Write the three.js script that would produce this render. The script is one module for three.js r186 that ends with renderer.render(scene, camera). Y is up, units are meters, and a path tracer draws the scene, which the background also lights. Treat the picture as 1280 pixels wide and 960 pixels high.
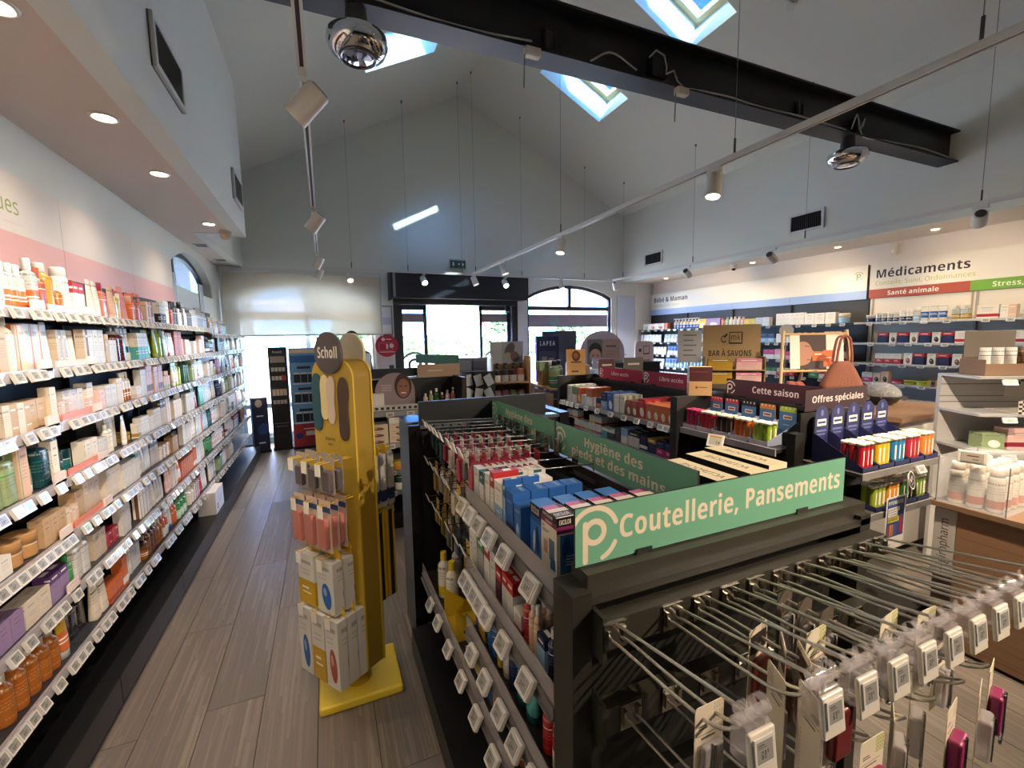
import * as THREE from 'three';
import { RoundedBoxGeometry } from 'three/addons/geometries/RoundedBoxGeometry.js';
import { mergeGeometries, mergeVertices } from 'three/addons/utils/BufferGeometryUtils.js';
import { Sky } from 'three/addons/objects/Sky.js';
import { MarchingCubes } from 'three/addons/objects/MarchingCubes.js';
import { RectAreaLightUniformsLib } from 'three/addons/lights/RectAreaLightUniformsLib.js';

// ---------- camera, sky, sun, exposure ----------
const scene = new THREE.Scene();
const camera = new THREE.PerspectiveCamera(82.33, 1280 / 960, 0.05, 300);
camera.position.set(0, 1.6, 0);
camera.matrixAutoUpdate = true;
{
  const X = new THREE.Vector3(0.91985843, -0.01619492, 0.39191605), Y = new THREE.Vector3(0.05587665, 0.99436788, -0.0900573), Z = new THREE.Vector3(-0.38825026, 0.10473893, 0.9155826);
  camera.quaternion.setFromRotationMatrix(new THREE.Matrix4().makeBasis(X, Y, Z));
}
const renderer = new THREE.WebGLRenderer({ antialias: true });
renderer.toneMapping = THREE.LinearToneMapping;
renderer.toneMappingExposure = 2.8;
renderer.shadowMap.enabled = true;
RectAreaLightUniformsLib.init();
const SUN = new THREE.Vector3(-0.6, 1.72, 2.03).normalize();
const sky = new Sky(); sky.name = 'sky'; sky.scale.setScalar(1000);
{ const u = sky.material.uniforms; u.turbidity.value = 5; u.rayleigh.value = 0.45; u.mieCoefficient.value = 0.004; u.mieDirectionalG.value = 0.8; u.sunPosition.value.copy(SUN); }
scene.add(sky);
scene.backgroundIntensity = 5.2; scene.environmentIntensity = 5.2;
const sun = new THREE.DirectionalLight(0xfff2e0, 12); sun.name = 'sun_light';
sun.position.copy(SUN).multiplyScalar(30).add(new THREE.Vector3(2.4, 1, -5)); sun.target.position.set(2.4, 1, -5);
sun.castShadow = true; Object.assign(sun.shadow.camera, { left: -20, right: 20, top: 20, bottom: -20, near: 1, far: 80 });
scene.add(sun, sun.target);
const LAMP = { spot: 3.2, warm: 10, down: 0.8 };

// ---------- helpers ----------
let seed = 12345;
const rnd = () => { seed = (seed + 0x6d2b79f5) | 0; let t = Math.imul(seed ^ (seed >>> 15), 1 | seed); t = (t + Math.imul(t ^ (t >>> 7), 61 | t)) ^ t; return ((t ^ (t >>> 14)) >>> 0) / 4294967296; };
const rr = (a, b) => a + (b - a) * rnd(), pick = (a) => a[Math.floor(rnd() * a.length)];
const used = new Map();
function nm(name) { const n = used.get(name) || 0; used.set(name, n + 1); return n ? name + '_' + String(n).padStart(3, '0') : name; }
const mcache = new Map();
function M(color, rough = 0.6, extra) {
  const k = color + '|' + rough + '|' + (extra ? JSON.stringify(extra) : '');
  if (!mcache.has(k)) mcache.set(k, new THREE.MeshStandardMaterial({ color: new THREE.Color(color), roughness: rough, ...extra }));
  return mcache.get(k);
}
const shade = (o) => { o.castShadow = true; o.receiveShadow = true; return o; };
function mesh(name, geo, mat, parent, pos, rot, scl) {
  const m = shade(new THREE.Mesh(geo, mat));
  const top = !parent || parent === scene;
  m.name = top ? nm(name) : name;
  if (pos) m.position.set(...pos);
  if (rot) m.rotation.set(...rot);
  if (scl) m.scale.set(...scl);
  (parent || scene).add(m);
  return m;
}
const labels = new Set();
function tag(o, label, category, group) {
  if (labels.has(label)) { console.log('DUP LABEL', label); }
  labels.add(label);
  const n = label.split(/\s+/).length; if (n < 4 || n > 16) console.log('LABEL WORDS', n, label);
  o.userData.label = label; o.userData.category = category; if (group) o.userData.group = group;
  return o;
}
function thing(name, label, category, pos = [0, 0, 0], ry = 0, group) {
  const g = new THREE.Group(); g.name = nm(name); g.position.set(...pos); g.rotation.y = ry; scene.add(g);
  if (label) tag(g, label, category, group);
  return g;
}
function struct(name, geo, mat, pos, rot) { const m = mesh(name, geo, mat, scene, pos, rot); m.userData.kind = 'structure'; return m; }
const gcache = new Map();
function G(key, f) { if (!gcache.has(key)) gcache.set(key, f()); return gcache.get(key); }
const BOX = (w, h, d) => G('b' + [w, h, d], () => new THREE.BoxGeometry(w, h, d));
const RBX = (w, h, d, r = 0.004, s = 1) => G('r' + [w, h, d, r, s], () => new RoundedBoxGeometry(w, h, d, s, r));
const CYL = (r1, r2, h, s = 16) => G('c' + [r1, r2, h, s], () => new THREE.CylinderGeometry(r1, r2, h, s));
// box between two corners
function bx(x0, x1, y0, y1, z0, z1) { const g = new THREE.BoxGeometry(Math.abs(x1 - x0), Math.abs(y1 - y0), Math.abs(z1 - z0)); g.translate((x0 + x1) / 2, (y0 + y1) / 2, (z0 + z1) / 2); return g; }
const merge = (l) => mergeGeometries(l.map((g) => (g.index ? g.toNonIndexed() : g)));
function tube(pts, r, n = 24, s = 6) { return new THREE.TubeGeometry(new THREE.CatmullRomCurve3(pts.map((p) => new THREE.Vector3(...p)), false, 'centripetal'), n, r, s); }
function rod(a, b, r, s = 6) {
  const A = new THREE.Vector3(...a), B = new THREE.Vector3(...b), d = B.clone().sub(A), g = new THREE.CylinderGeometry(r, r, d.length(), s);
  g.applyQuaternion(new THREE.Quaternion().setFromUnitVectors(new THREE.Vector3(0, 1, 0), d.clone().normalize())); g.translate(...A.add(B).multiplyScalar(0.5).toArray());
  return g;
}
// loft of superellipse rings [y, half width x, half depth z, roundness 2..8], u = .5 faces +z
function loft(rings, seg = 16) {
  const pos = [], uv = [], idx = [], y0 = rings[0][0], y1 = rings[rings.length - 1][0];
  rings.forEach(([y, hx, hz, e = 2]) => {
    for (let i = 0; i <= seg; i++) {
      const a = Math.PI + (i / seg) * 2 * Math.PI, s = Math.sin(a), c = Math.cos(a), p = 2 / e;
      pos.push(Math.sign(s) * Math.abs(s) ** p * hx, y, Math.sign(c) * Math.abs(c) ** p * hz); uv.push(i / seg, (y - y0) / (y1 - y0 || 1));
    }
  });
  const n = seg + 1;
  for (let r = 0; r < rings.length - 1; r++) for (let i = 0; i < seg; i++) { const a = r * n + i, b = a + 1, c = a + n, d = c + 1; idx.push(a, b, c, b, d, c); }
  for (const [r, flip] of [[0, 1], [rings.length - 1, 0]]) {
    const o = pos.length / 3; pos.push(0, rings[r][0], 0); uv.push(0.5, r ? 1 : 0);
    for (let i = 0; i < seg; i++) { const a = r * n + i; flip ? idx.push(o, a + 1, a) : idx.push(o, a, a + 1); }
  }
  const g = new THREE.BufferGeometry();
  g.setAttribute('position', new THREE.Float32BufferAttribute(pos, 3)); g.setAttribute('uv', new THREE.Float32BufferAttribute(uv, 2)); g.setIndex(idx); g.computeVertexNormals();
  return g;
}
function canvas(w, h, draw) { const c = document.createElement('canvas'); c.width = w; c.height = h; draw(c.getContext('2d'), w, h); const t = new THREE.CanvasTexture(c); t.colorSpace = THREE.SRGBColorSpace; t.magFilter = THREE.LinearFilter; t.anisotropy = 8; return t; }
const printed = (tex, rough = 0.55) => new THREE.MeshStandardMaterial({ map: tex, roughness: rough });
// flat board, printed on its +z face
function board(name, w, h, d, tex, side, parent, pos, rot, both) {
  const s = M(side, 0.6), f = printed(tex);
  return mesh(name, new THREE.BoxGeometry(w, h, d), [s, s, s, s, f, both ? f : s], parent, pos, rot);
}
// text drawn between x0 and x1 on one baseline
function fitText(c, s, x0, x1, y, px, weight = 'bold ') { c.font = `${weight}${px}px sans-serif`; c.textAlign = 'left'; const k = (x1 - x0) / c.measureText(s).width; c.save(); c.translate(x0, y); c.scale(k, 1); c.fillText(s, 0, 0); c.restore(); }
const ordw = ['first', 'second', 'third', 'fourth', 'fifth', 'sixth', 'seventh', 'eighth', 'ninth', 'tenth', 'eleventh', 'twelfth', '13th', '14th', '15th', '16th', '17th', '18th', '19th', '20th'];
const numw = ['zero', 'one', 'two', 'three', 'four', 'five', 'six', 'seven', 'eight', 'nine', 'ten', 'eleven', 'twelve', '13', '14', '15', '16', '17', '18', '19', '20'];
const BLACK = '#191b1d', GREYMETAL = '#8f9094';
// ---------- room shell ----------
const HZ = -7.8, WT = 0.16, CEIL = 2.72, XL = -1.385, XSL = -0.71, XSB = -1.07, XR = 5.88, XRR = 6.66, RX = 2.405, RY = 5.81, BACK = 3.2;
const noiseTex = (w, h, base, amp, seed0) => canvas(w, h, (g) => {
  const im = g.createImageData(w, h); seed = seed0;
  for (let i = 0; i < w * h; i++) { const n = (rnd() - 0.5) * amp; for (let c = 0; c < 3; c++) im.data[i * 4 + c] = base[c] + n; im.data[i * 4 + 3] = 255; }
  g.putImageData(im, 0, 0);
});
const plaster = M('#d9dcd4', 0.85), plasterWarm = M('#dcd3c8', 0.85), white = M('#e8e8e6', 0.6);
// floor: slab with individual vinyl planks
const floor = new THREE.Group(); floor.name = nm('floor'); floor.userData.kind = 'structure'; scene.add(floor);
mesh('slab', bx(-1.6, 7, -0.2, -0.004, HZ - 0.2, BACK + 0.2), M('#2d2926', 0.9), floor);
{
  const woods = [0, 1, 2, 3].map((k) => canvas(256, 1024, (g, w, h) => {
    seed = 77 + k; const b = [[116, 108, 101], [110, 103, 96], [120, 112, 104], [113, 105, 98]][k];
    g.fillStyle = `rgb(${b})`; g.fillRect(0, 0, w, h);
    for (let i = 0; i < 900; i++) { const x = rnd() * w, y = rnd() * h, l = 60 + rnd() * 420, v = (rnd() - 0.5) * 34; g.strokeStyle = `rgba(${b[0] + v + 8 | 0},${b[1] + v + 4 | 0},${b[2] + v | 0},${0.06 + rnd() * 0.16})`; g.lineWidth = 1 + rnd() * 7; g.beginPath(); g.moveTo(x, y); g.bezierCurveTo(x + rr(-5, 5), y + l / 3, x + rr(-7, 7), y + l * 0.6, x + rr(-8, 8), y + l); g.stroke(); }
    for (let i = 0; i < 46; i++) { const x = rnd() * w, y = rnd() * h, l = 80 + rnd() * 500; g.strokeStyle = `rgba(160,148,134,${0.12 + rnd() * 0.2})`; g.lineWidth = 3 + rnd() * 16; g.beginPath(); g.moveTo(x, y); g.bezierCurveTo(x + rr(-6, 6), y + l / 3, x + rr(-8, 8), y + l * 0.6, x + rr(-10, 10), y + l); g.stroke(); }
  }));
  const mats = woods.flatMap((t) => [0.36, 0.46].map((r) => new THREE.MeshStandardMaterial({ map: t, roughness: r })));
  const PW = 0.225, PL = 1.35, geo = new THREE.BoxGeometry(PW - 0.003, 0.006, PL - 0.003);
  seed = 5;
  for (let i = 0, x = -0.9; x < 6.6; x += PW, i++) {
    const off = (i * 0.517) % 1 * PL;
    for (let z = 0.6 - off; z > HZ - 0.2; z -= PL) {
      const m = mesh('plank', geo, mats[Math.floor(rnd() * mats.length)], floor, [x, -0.003, z - PL / 2]); m.rotation.y = rnd() < 0.5 ? Math.PI : 0;
    }
  }
}
function wallShape(pts, holes) { const s = new THREE.Shape(pts.map((p) => new THREE.Vector2(...p))); for (const h of holes) s.holes.push(new THREE.Path(h.map((p) => new THREE.Vector2(...p)))); return s; }
const arch = (x0, x1, y0, ys, yt) => { const p = [[x0, y0], [x1, y0]]; for (let i = 0; i <= 14; i++) { const t = i / 14, x = x1 + (x0 - x1) * t; p.push([x, ys + (yt - ys) * Math.sin(Math.PI * t) ** 0.8]); } return p; };
// far gable wall with two arched shop windows and the entrance
const W1 = arch(-1.22, 0.8, 0.1, 2.28, 2.52), W2 = arch(3.66, 5.62, 0.1, 2.4, 2.63), DOOR = [[1.12, 0], [3.46, 0], [3.46, 2.5], [1.12, 2.5]];
{
  const out = [[XL - 0.2, 0], [XRR + 0.2, 0], [XRR + 0.2, 3.6], [RX, RY + 0.15], [XL - 0.2, 3.95]];
  const g = new THREE.ExtrudeGeometry(wallShape(out, [W1, W2, DOOR]), { depth: WT, bevelEnabled: false });
  struct('wall_far', g, plaster, [0, 0, HZ - WT]);
}
struct('wall_back', bx(XL - 0.2, XRR + 0.2, 0, 6, BACK, BACK + 0.15), M('#cfc8bf', 0.9));
// cosmetics-side wall with its arched light
{
  const sh = wallShape([[HZ - 0.16, 0], [BACK, 0], [BACK, CEIL + 0.1], [HZ - 0.16, CEIL + 0.1]], [arch(-7.25, -5.45, 2.2, 2.38, 2.63)]);
  const g = new THREE.ExtrudeGeometry(sh, { depth: 0.16, bevelEnabled: false }); g.rotateY(-Math.PI / 2);
  struct('wall_left', g, plaster, [XL, 0, 0]);
}
struct('wall_right', bx(XRR, XRR + 0.15, 0, CEIL + 0.1, HZ - 0.1, BACK), plasterWarm);
struct('ceiling_low_left', merge([bx(XL - 0.1, XSL - 0.04, CEIL, CEIL + 0.12, -5.54, BACK), bx(XL - 0.1, XSB - 0.04, CEIL, CEIL + 0.12, HZ, -5.54)]), M('#d8cabd', 0.8));
struct('wall_upper_left', merge([bx(XSL - 0.12, XSL, CEIL - 0.004, 4.4, -5.58, BACK), bx(XSB - 0.1, XSB, CEIL - 0.004, 4.2, HZ, -5.5), bx(XSB - 0.02, XSL - 0.02, CEIL - 0.004, 4.3, -5.58, -5.48)]), plaster);
struct('ceiling_low_right', bx(XR + 0.04, XRR + 0.05, CEIL, CEIL + 0.12, HZ, BACK), plasterWarm);
struct('wall_upper_right', bx(XR, XR + 0.12, CEIL - 0.004, 4.3, HZ, BACK), plaster);
struct('wall_return_right', bx(6.2, XRR, 0, CEIL, HZ, HZ + 0.06), plaster);
// sloped roof with deep skylight wells
const SKY_Z = [[-6.13, -5.41], [-4.33, -3.62]], RT = 0.43;
{
  const L = Math.hypot(1, 0.5), len = 4.3;   // shape in (along slope from ridge, z)
  const uIn = (dx) => dx * L;
  for (const side of [-1, 1]) {
    const holes = SKY_Z.map(([a, b]) => { const u0 = uIn(side > 0 ? 0.72 : 0.845), u1 = uIn(1.745); return [[u0, a], [u1, a], [u1, b], [u0, b]]; });
    const s = wallShape([[side > 0 ? -0.215 : -0.215, HZ - 0.2], [len, HZ - 0.2], [len, BACK + 0.2], [-0.215, BACK + 0.2]], holes);
    const g = new THREE.ExtrudeGeometry(s, { depth: RT, bevelEnabled: false });
    // axes: shape x -> down the slope, shape y -> world z, extrude -> outward normal
    const ux = new THREE.Vector3(side / L, -0.5 / L, 0), n = new THREE.Vector3((side * 0.5) / L, 1 / L, 0), z = new THREE.Vector3(0, 0, 1);
    const m = new THREE.Matrix4().makeBasis(ux, z, n); m.setPosition(RX, RY, 0);
    g.applyMatrix4(m);
    if (m.determinant() < 0) { const ix = g.index; if (ix) { for (let i = 0; i < ix.count; i += 3) { const t = ix.getX(i); ix.setX(i, ix.getX(i + 1)); ix.setX(i + 1, t); } } else { const p = g.attributes.position; for (const k of ['position', 'normal', 'uv']) { const A = g.attributes[k], sz = A.itemSize; for (let i = 0; i < A.count; i += 3) for (let c = 0; c < sz; c++) { const t = A.array[i * sz + c]; A.array[i * sz + c] = A.array[(i + 1) * sz + c]; A.array[(i + 1) * sz + c] = t; } } } g.computeVertexNormals(); }
    struct(side < 0 ? 'ceiling_slope_left' : 'ceiling_slope_right', g, M('#cfd1c9', 0.9));
    // skylight sashes
    SKY_Z.forEach(([a, b], k) => {
      const w = new THREE.Group(); w.name = nm('window_skylight'); w.userData.kind = 'structure'; scene.add(w);
      const u0 = uIn(side > 0 ? 0.72 : 0.845), u1 = uIn(1.745), f = 0.07, T0 = RT - 0.06, T1 = RT + 0.05;
      const add = (nme, p0, p1, q0, q1, t0, t1, mat) => { const q = bx(p0, p1, q0, q1, t0, t1); q.applyMatrix4(m); if (m.determinant() < 0) { const ix = q.index; for (let i = 0; i < ix.count; i += 3) { const t = ix.getX(i); ix.setX(i, ix.getX(i + 1)); ix.setX(i + 1, t); } q.computeVertexNormals(); } mesh(nme, q, mat, w); };
      const wood = M('#d8b98a', 0.5);
      add('frame', u0, u1, a, a + f, T0, T1, wood); add('frame', u0, u1, b - f, b, T0, T1, wood); add('frame', u0, u0 + f, a + f, b - f, T0, T1, wood); add('frame', u1 - f, u1, a + f, b - f, T0, T1, wood);
      add('pane', u0 + f, u1 - f, a + f, b - f, T1 - 0.04, T1 - 0.034, G2('roof glass', () => new THREE.MeshPhysicalMaterial({ color: new THREE.Color('#b3c4c9'), roughness: 0, transmission: 1, thickness: 0, ior: 1.45 })));
    });
  }
}
function glassPane() { return G2('pane', () => new THREE.MeshPhysicalMaterial({ color: 0xffffff, roughness: 0.0, transmission: 1, thickness: 0, ior: 1.45 })); }
function G2(k, f) { if (!mcache.has(k)) mcache.set(k, f()); return mcache.get(k); }
// shop windows
function windowUnit(name, arc, x0, x1, frameMat, bars, panes) {
  const w = new THREE.Group(); w.name = name; w.userData.kind = 'structure'; scene.add(w);
  const out = new THREE.Shape(arc.map((p) => new THREE.Vector2(...p)));
  const cx = (x0 + x1) / 2, cy = 1.3, inn = arc.map(([x, y]) => [cx + (x - cx) * (1 - 0.1 / (x1 - x0)), cy + (y - cy) * 0.955]);
  out.holes.push(new THREE.Path(inn.map((p) => new THREE.Vector2(...p))));
  mesh('frame', new THREE.ExtrudeGeometry(out, { depth: 0.07, bevelEnabled: false }), frameMat, w, [0, 0, HZ - 0.12]);
  for (const b of bars) mesh('mullion', bx(...b, HZ - 0.115, HZ - 0.055), frameMat, w);
  const gs = new THREE.ShapeGeometry(new THREE.Shape(inn.map((p) => new THREE.Vector2(...p))));
  mesh('pane', gs, glassPane(), w, [0, 0, HZ - 0.085]);
  return w;
}
const frameDark = M('#2b3036', 0.45), frameWhite = M('#c9cac6', 0.5);
windowUnit('window_1', W1, -1.22, 0.8, frameWhite, [[-0.27, -0.2, 0.12, 2.4], [-1.18, 0.76, 1.94, 2.06], [-1.18, 0.76, 0.55, 0.62], [0.42, 0.47, 0.12, 1.94]]);
const win2 = windowUnit('window_2', W2, 3.66, 5.62, frameDark, [[4.6, 4.67, 2.2, 2.6], [3.7, 5.58, 2.13, 2.21]]);
mesh('film_band', bx(3.72, 5.56, 1.8, 2.05, HZ - 0.08, HZ - 0.076), M('#9b8f98', 0.6), win2);
{ // round mark on the film band
  mesh('film_disc', new THREE.CylinderGeometry(0.115, 0.115, 0.006, 32).rotateX(Math.PI / 2), M('#8fa09c', 0.6), win2, [4.28, 1.93, HZ - 0.066]);
}
// arched light high in the cosmetics wall
{
  const w = new THREE.Group(); w.name = 'window_3'; w.userData.kind = 'structure'; scene.add(w);
  const a = arch(-7.25, -5.45, 2.2, 2.38, 2.63), s = new THREE.Shape(a.map((p) => new THREE.Vector2(...p)));
  const inn = a.map(([x, y]) => [-6.35 + (x + 6.35) * 0.94, 2.36 + (y - 2.36) * 0.8]); s.holes.push(new THREE.Path(inn.map((p) => new THREE.Vector2(...p))));
  const rot = (g) => { g.rotateY(-Math.PI / 2); return g; };
  mesh('frame', rot(new THREE.ExtrudeGeometry(s, { depth: 0.05, bevelEnabled: false })), frameDark, w, [XL - 0.09, 0, 0]);
  mesh('pane', rot(new THREE.ShapeGeometry(new THREE.Shape(inn.map((p) => new THREE.Vector2(...p))))), glassPane(), w, [XL - 0.11, 0, 0]);
  mesh('mullion', bx(XL - 0.13, XL - 0.09, 2.2, 2.58, -6.0, -5.94), frameDark, w);
}
// entrance: posts, transom, two glazed leaves with the shop's round mark
const logoP = (g, cx, cy, r, col, lw = 0.16) => {   // a lower-case p inside an open ring
  g.strokeStyle = col; g.lineWidth = r * lw; g.lineCap = 'round';
  g.beginPath(); g.arc(cx, cy, r, -2.6, -0.35); g.stroke(); g.beginPath(); g.arc(cx, cy, r, 0.45, 1.2); g.stroke();
  g.lineWidth = r * 0.22; g.beginPath(); g.arc(cx + r * 0.02, cy - r * 0.1, r * 0.4, 0, 7); g.stroke();
  g.beginPath(); g.moveTo(cx - r * 0.38, cy - r * 0.45); g.lineTo(cx - r * 0.38, cy + r * 0.95); g.stroke();
};
{
  const d = new THREE.Group(); d.name = 'door_1'; d.userData.kind = 'structure'; scene.add(d);
  const F = frameDark, z0 = HZ - 0.13, z1 = HZ - 0.03;
  mesh('frame', merge([bx(1.12, 1.24, 0, 2.5, z0, z1), bx(3.34, 3.46, 0, 2.5, z0, z1), bx(1.24, 3.34, 2.2, 2.5, z0, z1)]), F, d);
  for (const [a, b] of [[1.24, 1.72], [2.72, 3.34]]) {
    mesh('leaf_frame', merge([bx(a, a + 0.05, 0.02, 2.2, z0 - 0.06, z0), bx(b - 0.06, b, 0.02, 2.2, z0 - 0.06, z0), bx(a, b, 0.02, 0.14, z0 - 0.06, z0), bx(a, b, 2.12, 2.2, z0 - 0.06, z0)]), F, d);
    mesh('pane', bx(a + 0.05, b - 0.06, 0.14, 2.12, z0 - 0.035, z0 - 0.029), glassPane(), d);
    mesh('film_band', bx(a + 0.05, b - 0.06, 1.9, 2.06, z0 - 0.028, z0 - 0.024), M('#a39ca2', 0.6), d);
    const cx = (a + b) / 2, cy = 1.12, R = 0.24, dark = M('#6f767c', 0.6), zz = z0 - 0.02;
    const arcG = (r, t, s, l) => new THREE.TorusGeometry(r, t, 6, 28, l).rotateZ(s).scale(1, 1, 0.2);
    mesh('round_mark', merge([arcG(R, 0.018, 0.4, 2.4).translate(cx, cy, zz), arcG(R, 0.018, 4.0, 0.8).translate(cx, cy, zz), arcG(0.1, 0.026, 0, 6.283).translate(cx, cy + 0.02, zz), bx(cx + 0.08, cx + 0.13, cy - 0.22, cy + 0.13, zz - 0.003, zz + 0.003)]), dark, d);
  }
}
// ---------- steel beam, lights and fittings overhead ----------
{
  const b = thing('steel_beam', 'black painted steel beam crossing the hall under the skylights', 'beam'), z = -2.53, m = M('#1a1e24', 0.45), y0 = 3.26, y1 = 3.56;
  mesh('web', bx(XSL + 0.002, XR - 0.002, y0 + 0.01, y1 - 0.01, z - 0.006, z + 0.006), m, b);
  mesh('flange', bx(XSL + 0.002, XR - 0.002, y0, y0 + 0.014, z - 0.08, z + 0.08), m, b);
  mesh('flange', bx(XSL + 0.002, XR - 0.002, y1 - 0.014, y1, z - 0.08, z + 0.08), m, b);
  for (const x of [1.35, 3.6]) { const k = mesh('bracket', merge([bx(-0.04, 0.04, -0.05, 0.05, 0, 0.004), bx(-0.04, -0.034, -0.05, 0.05, 0, 0.035), bx(0.034, 0.04, -0.05, 0.05, 0, 0.02)]), M('#3a3d42', 0.5), b, [x, 3.38, z + 0.008]); }
  mesh('box', bx(2.08, 2.2, 3.3, 3.44, z + 0.006, z + 0.07), M('#121417', 0.5), b);
  mesh('box', bx(4.28, 4.36, 3.3, 3.42, z + 0.006, z + 0.06), M('#121417', 0.5), b);
  const cab = (pts) => mesh('cable', tube(pts, 0.006, 30, 5), M('#b9b9b4', 0.6), b);
  const zz = z + 0.075, yf = y0 + 0.02;
  cab([[0.3, 3.3, zz], [0.6, 3.28, zz], [0.9, yf, zz], [1.2, 3.3, zz]]);
  cab([[1.6, yf, zz], [1.75, 3.36, zz], [1.95, yf + 0.02, zz]]);
  cab([[2.05, 3.4, zz], [2.12, 3.46, zz], [2.2, 3.4, zz], [2.17, 3.32, zz], [2.27, 3.36, zz], [2.3, 3.28, zz], [2.5, yf, zz], [2.75, 3.29, zz], [3.1, yf, zz], [3.5, 3.29, zz], [4.1, yf, zz]]);
  cab([[4.18, 3.3, zz], [4.25, 3.43, zz], [4.3, 3.3, zz], [4.36, 3.42, zz], [4.3, 3.28, zz], [4.7, yf, zz], [5.2, 3.3, zz], [5.8, yf, zz]]);
  tag(thingClip('beam_clip', [1.2, 3.235, z + 0.08]), 'small cream plastic clip with a hanging rod under the beam middle', 'clip');
  tag(thingClip('beam_clip', [2.32, 3.235, z + 0.08]), 'small cream plastic clip with a hanging rod nearer the coiled cable', 'clip');
}
function thingClip(n, pos) { const g = thing(n, null, null, pos); mesh('body', RBX(0.1, 0.05, 0.05, 0.01), M('#d8cfc2', 0.5), g); mesh('rod', rod([-0.05, -0.02, 0], [-0.055, -0.2, 0], 0.004), M('#6d6a66', 0.4), g); return g; }
const chrome = () => M('#d9dbe0', 0.06, { metalness: 1 });
for (const [x, lab] of [[0.24, 'chrome dome fitting under the beam beside the window-side track'], [4.22, 'chrome dome fitting under the beam near its wall end']]) {
  const g = thing('dome_fitting', lab, 'ceiling fitting', [x, 3.02, -2.5]);
  const pr = [[0, 0], [0.06, 0.002], [0.1, 0.012], [0.135, 0.035], [0.15, 0.07], [0.148, 0.1], [0.1, 0.13], [0.04, 0.14], [0, 0.14]].map((p) => new THREE.Vector2(...p));
  mesh('dome', new THREE.LatheGeometry(pr, 32), chrome(), g);
  mesh('ring', new THREE.TorusGeometry(0.085, 0.008, 8, 32).rotateX(Math.PI / 2), M('#6f7278', 0.2, { metalness: 1 }), g, [0, 0.006, 0]);
  mesh('mount', CYL(0.05, 0.06, 0.1), M('#3b3d40', 0.4), g, [0, 0.185, 0]);
}
// louvred wall grilles
function grille(name, lab, x, y0, y1, z0, z1, nx) {
  const g = thing(name, lab, 'vent', [x, (y0 + y1) / 2, (z0 + z1) / 2], nx > 0 ? Math.PI / 2 : -Math.PI / 2), w = Math.abs(z1 - z0), h = y1 - y0, f = 0.03;
  mesh('backing', BOX(w, h, 0.006), M('#17181a', 0.8), g, [0, 0, 0.004]);
  mesh('frame', merge([bx(-w / 2, w / 2, h / 2 - f, h / 2, 0, 0.025), bx(-w / 2, w / 2, -h / 2, -h / 2 + f, 0, 0.025), bx(-w / 2, -w / 2 + f, -h / 2 + f, h / 2 - f, 0, 0.025), bx(w / 2 - f, w / 2, -h / 2 + f, h / 2 - f, 0, 0.025)]), M('#cfd0cd', 0.5), g);
  for (let x = -w / 2 + f + 0.012; x < w / 2 - f; x += 0.026) mesh('louvre', BOX(0.004, h - 2 * f, 0.018), M('#5c6063', 0.5), g, [x, 0, 0.014], [0, 0.5, 0]);
}
grille('wall_grille', 'dark louvred grille on the upper wall over the cosmetics shelves, nearer one', XSL, 2.97, 3.23, -3.34, -2.83, 1);
grille('wall_grille', 'dark louvred grille on the upper wall near the gable corner over cosmetics', XSL, 2.94, 3.22, -5.4, -4.94, 1);
grille('wall_grille', 'dark louvred grille above the middle of the baby-care sign', XR, 2.92, 3.17, -4.16, -3.7, -1);
grille('wall_grille', 'dark louvred grille in the upper wall beside the far window corner', XR, 2.94, 3.18, -7.08, -6.59, -1);
// track rails with suspension wires
const roofY = (x) => RY - 0.5 * Math.abs(x - RX);
function track(lab, a, b, wires) {
  const g = thing('track_rail', lab, 'light track');
  const alongZ = Math.abs(a[2] - b[2]) > Math.abs(a[0] - b[0]), w = 0.034, h = 0.034, y = a[1];
  const A = Math.min(alongZ ? a[2] : a[0], alongZ ? b[2] : b[0]), B = Math.max(alongZ ? a[2] : a[0], alongZ ? b[2] : b[0]);
  const seg = (o0, o1, y0, y1) => (alongZ ? bx(a[0] + o0, a[0] + o1, y + y0, y + y1, A, B) : bx(A, B, y + y0, y + y1, a[2] + o0, a[2] + o1));
  mesh('profile', merge([seg(-w / 2, w / 2, 0.01, h), seg(-w / 2, -0.007, 0, 0.01), seg(0.007, w / 2, 0, 0.01)]), M('#d2d0cc', 0.4), g);
  mesh('slot', seg(-0.007, 0.007, 0.004, 0.0095), M('#2b1c18', 0.7), g);
  for (const s of wires) {
    const x = alongZ ? a[0] : s, z = alongZ ? s : a[2], top = roofY(x) - 0.002;
    mesh('suspension_wire', rod([x, y + h + 0.05, z], [x, top, z], 0.0022, 5), M('#7b7c7c', 0.4), g);
    mesh('gripper', rod([x, y + h, z], [x, y + h + 0.09, z], 0.007, 8), M('#55585a', 0.3, { metalness: 0.6 }), g);
    mesh('anchor', rod([x, top - 0.03, z], [x, top, z], 0.012, 8), M('#5a5b5b', 0.5), g);
  }
}
const TY = 2.66;
track('white light track along the cosmetics aisle ending at the far windows', [-0.02, TY, 2.6], [-0.02, TY, -7.2], [-6.9, -4.75, -2.3, 0.5]);
track('long white light track running diagonally across the view over the gondolas', [2.37, TY, 2.6], [2.37, TY, -7.2], [-7.05, -4.2, -2.05, -0.95, 1.2]);
track('white light track beside the bulkhead over the medicine shelves', [5.22, TY, 2.6], [5.22, TY, -7.2], [-6.9, -5.2, -3.5, -2.0, 1]);
track('white cross track spanning the hall in front of the gable wall', [-0.02, TY, -7.25], [5.22, TY, -7.25], [0.45, 1.3, 2.2, 3.3, 4.6]);
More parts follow.
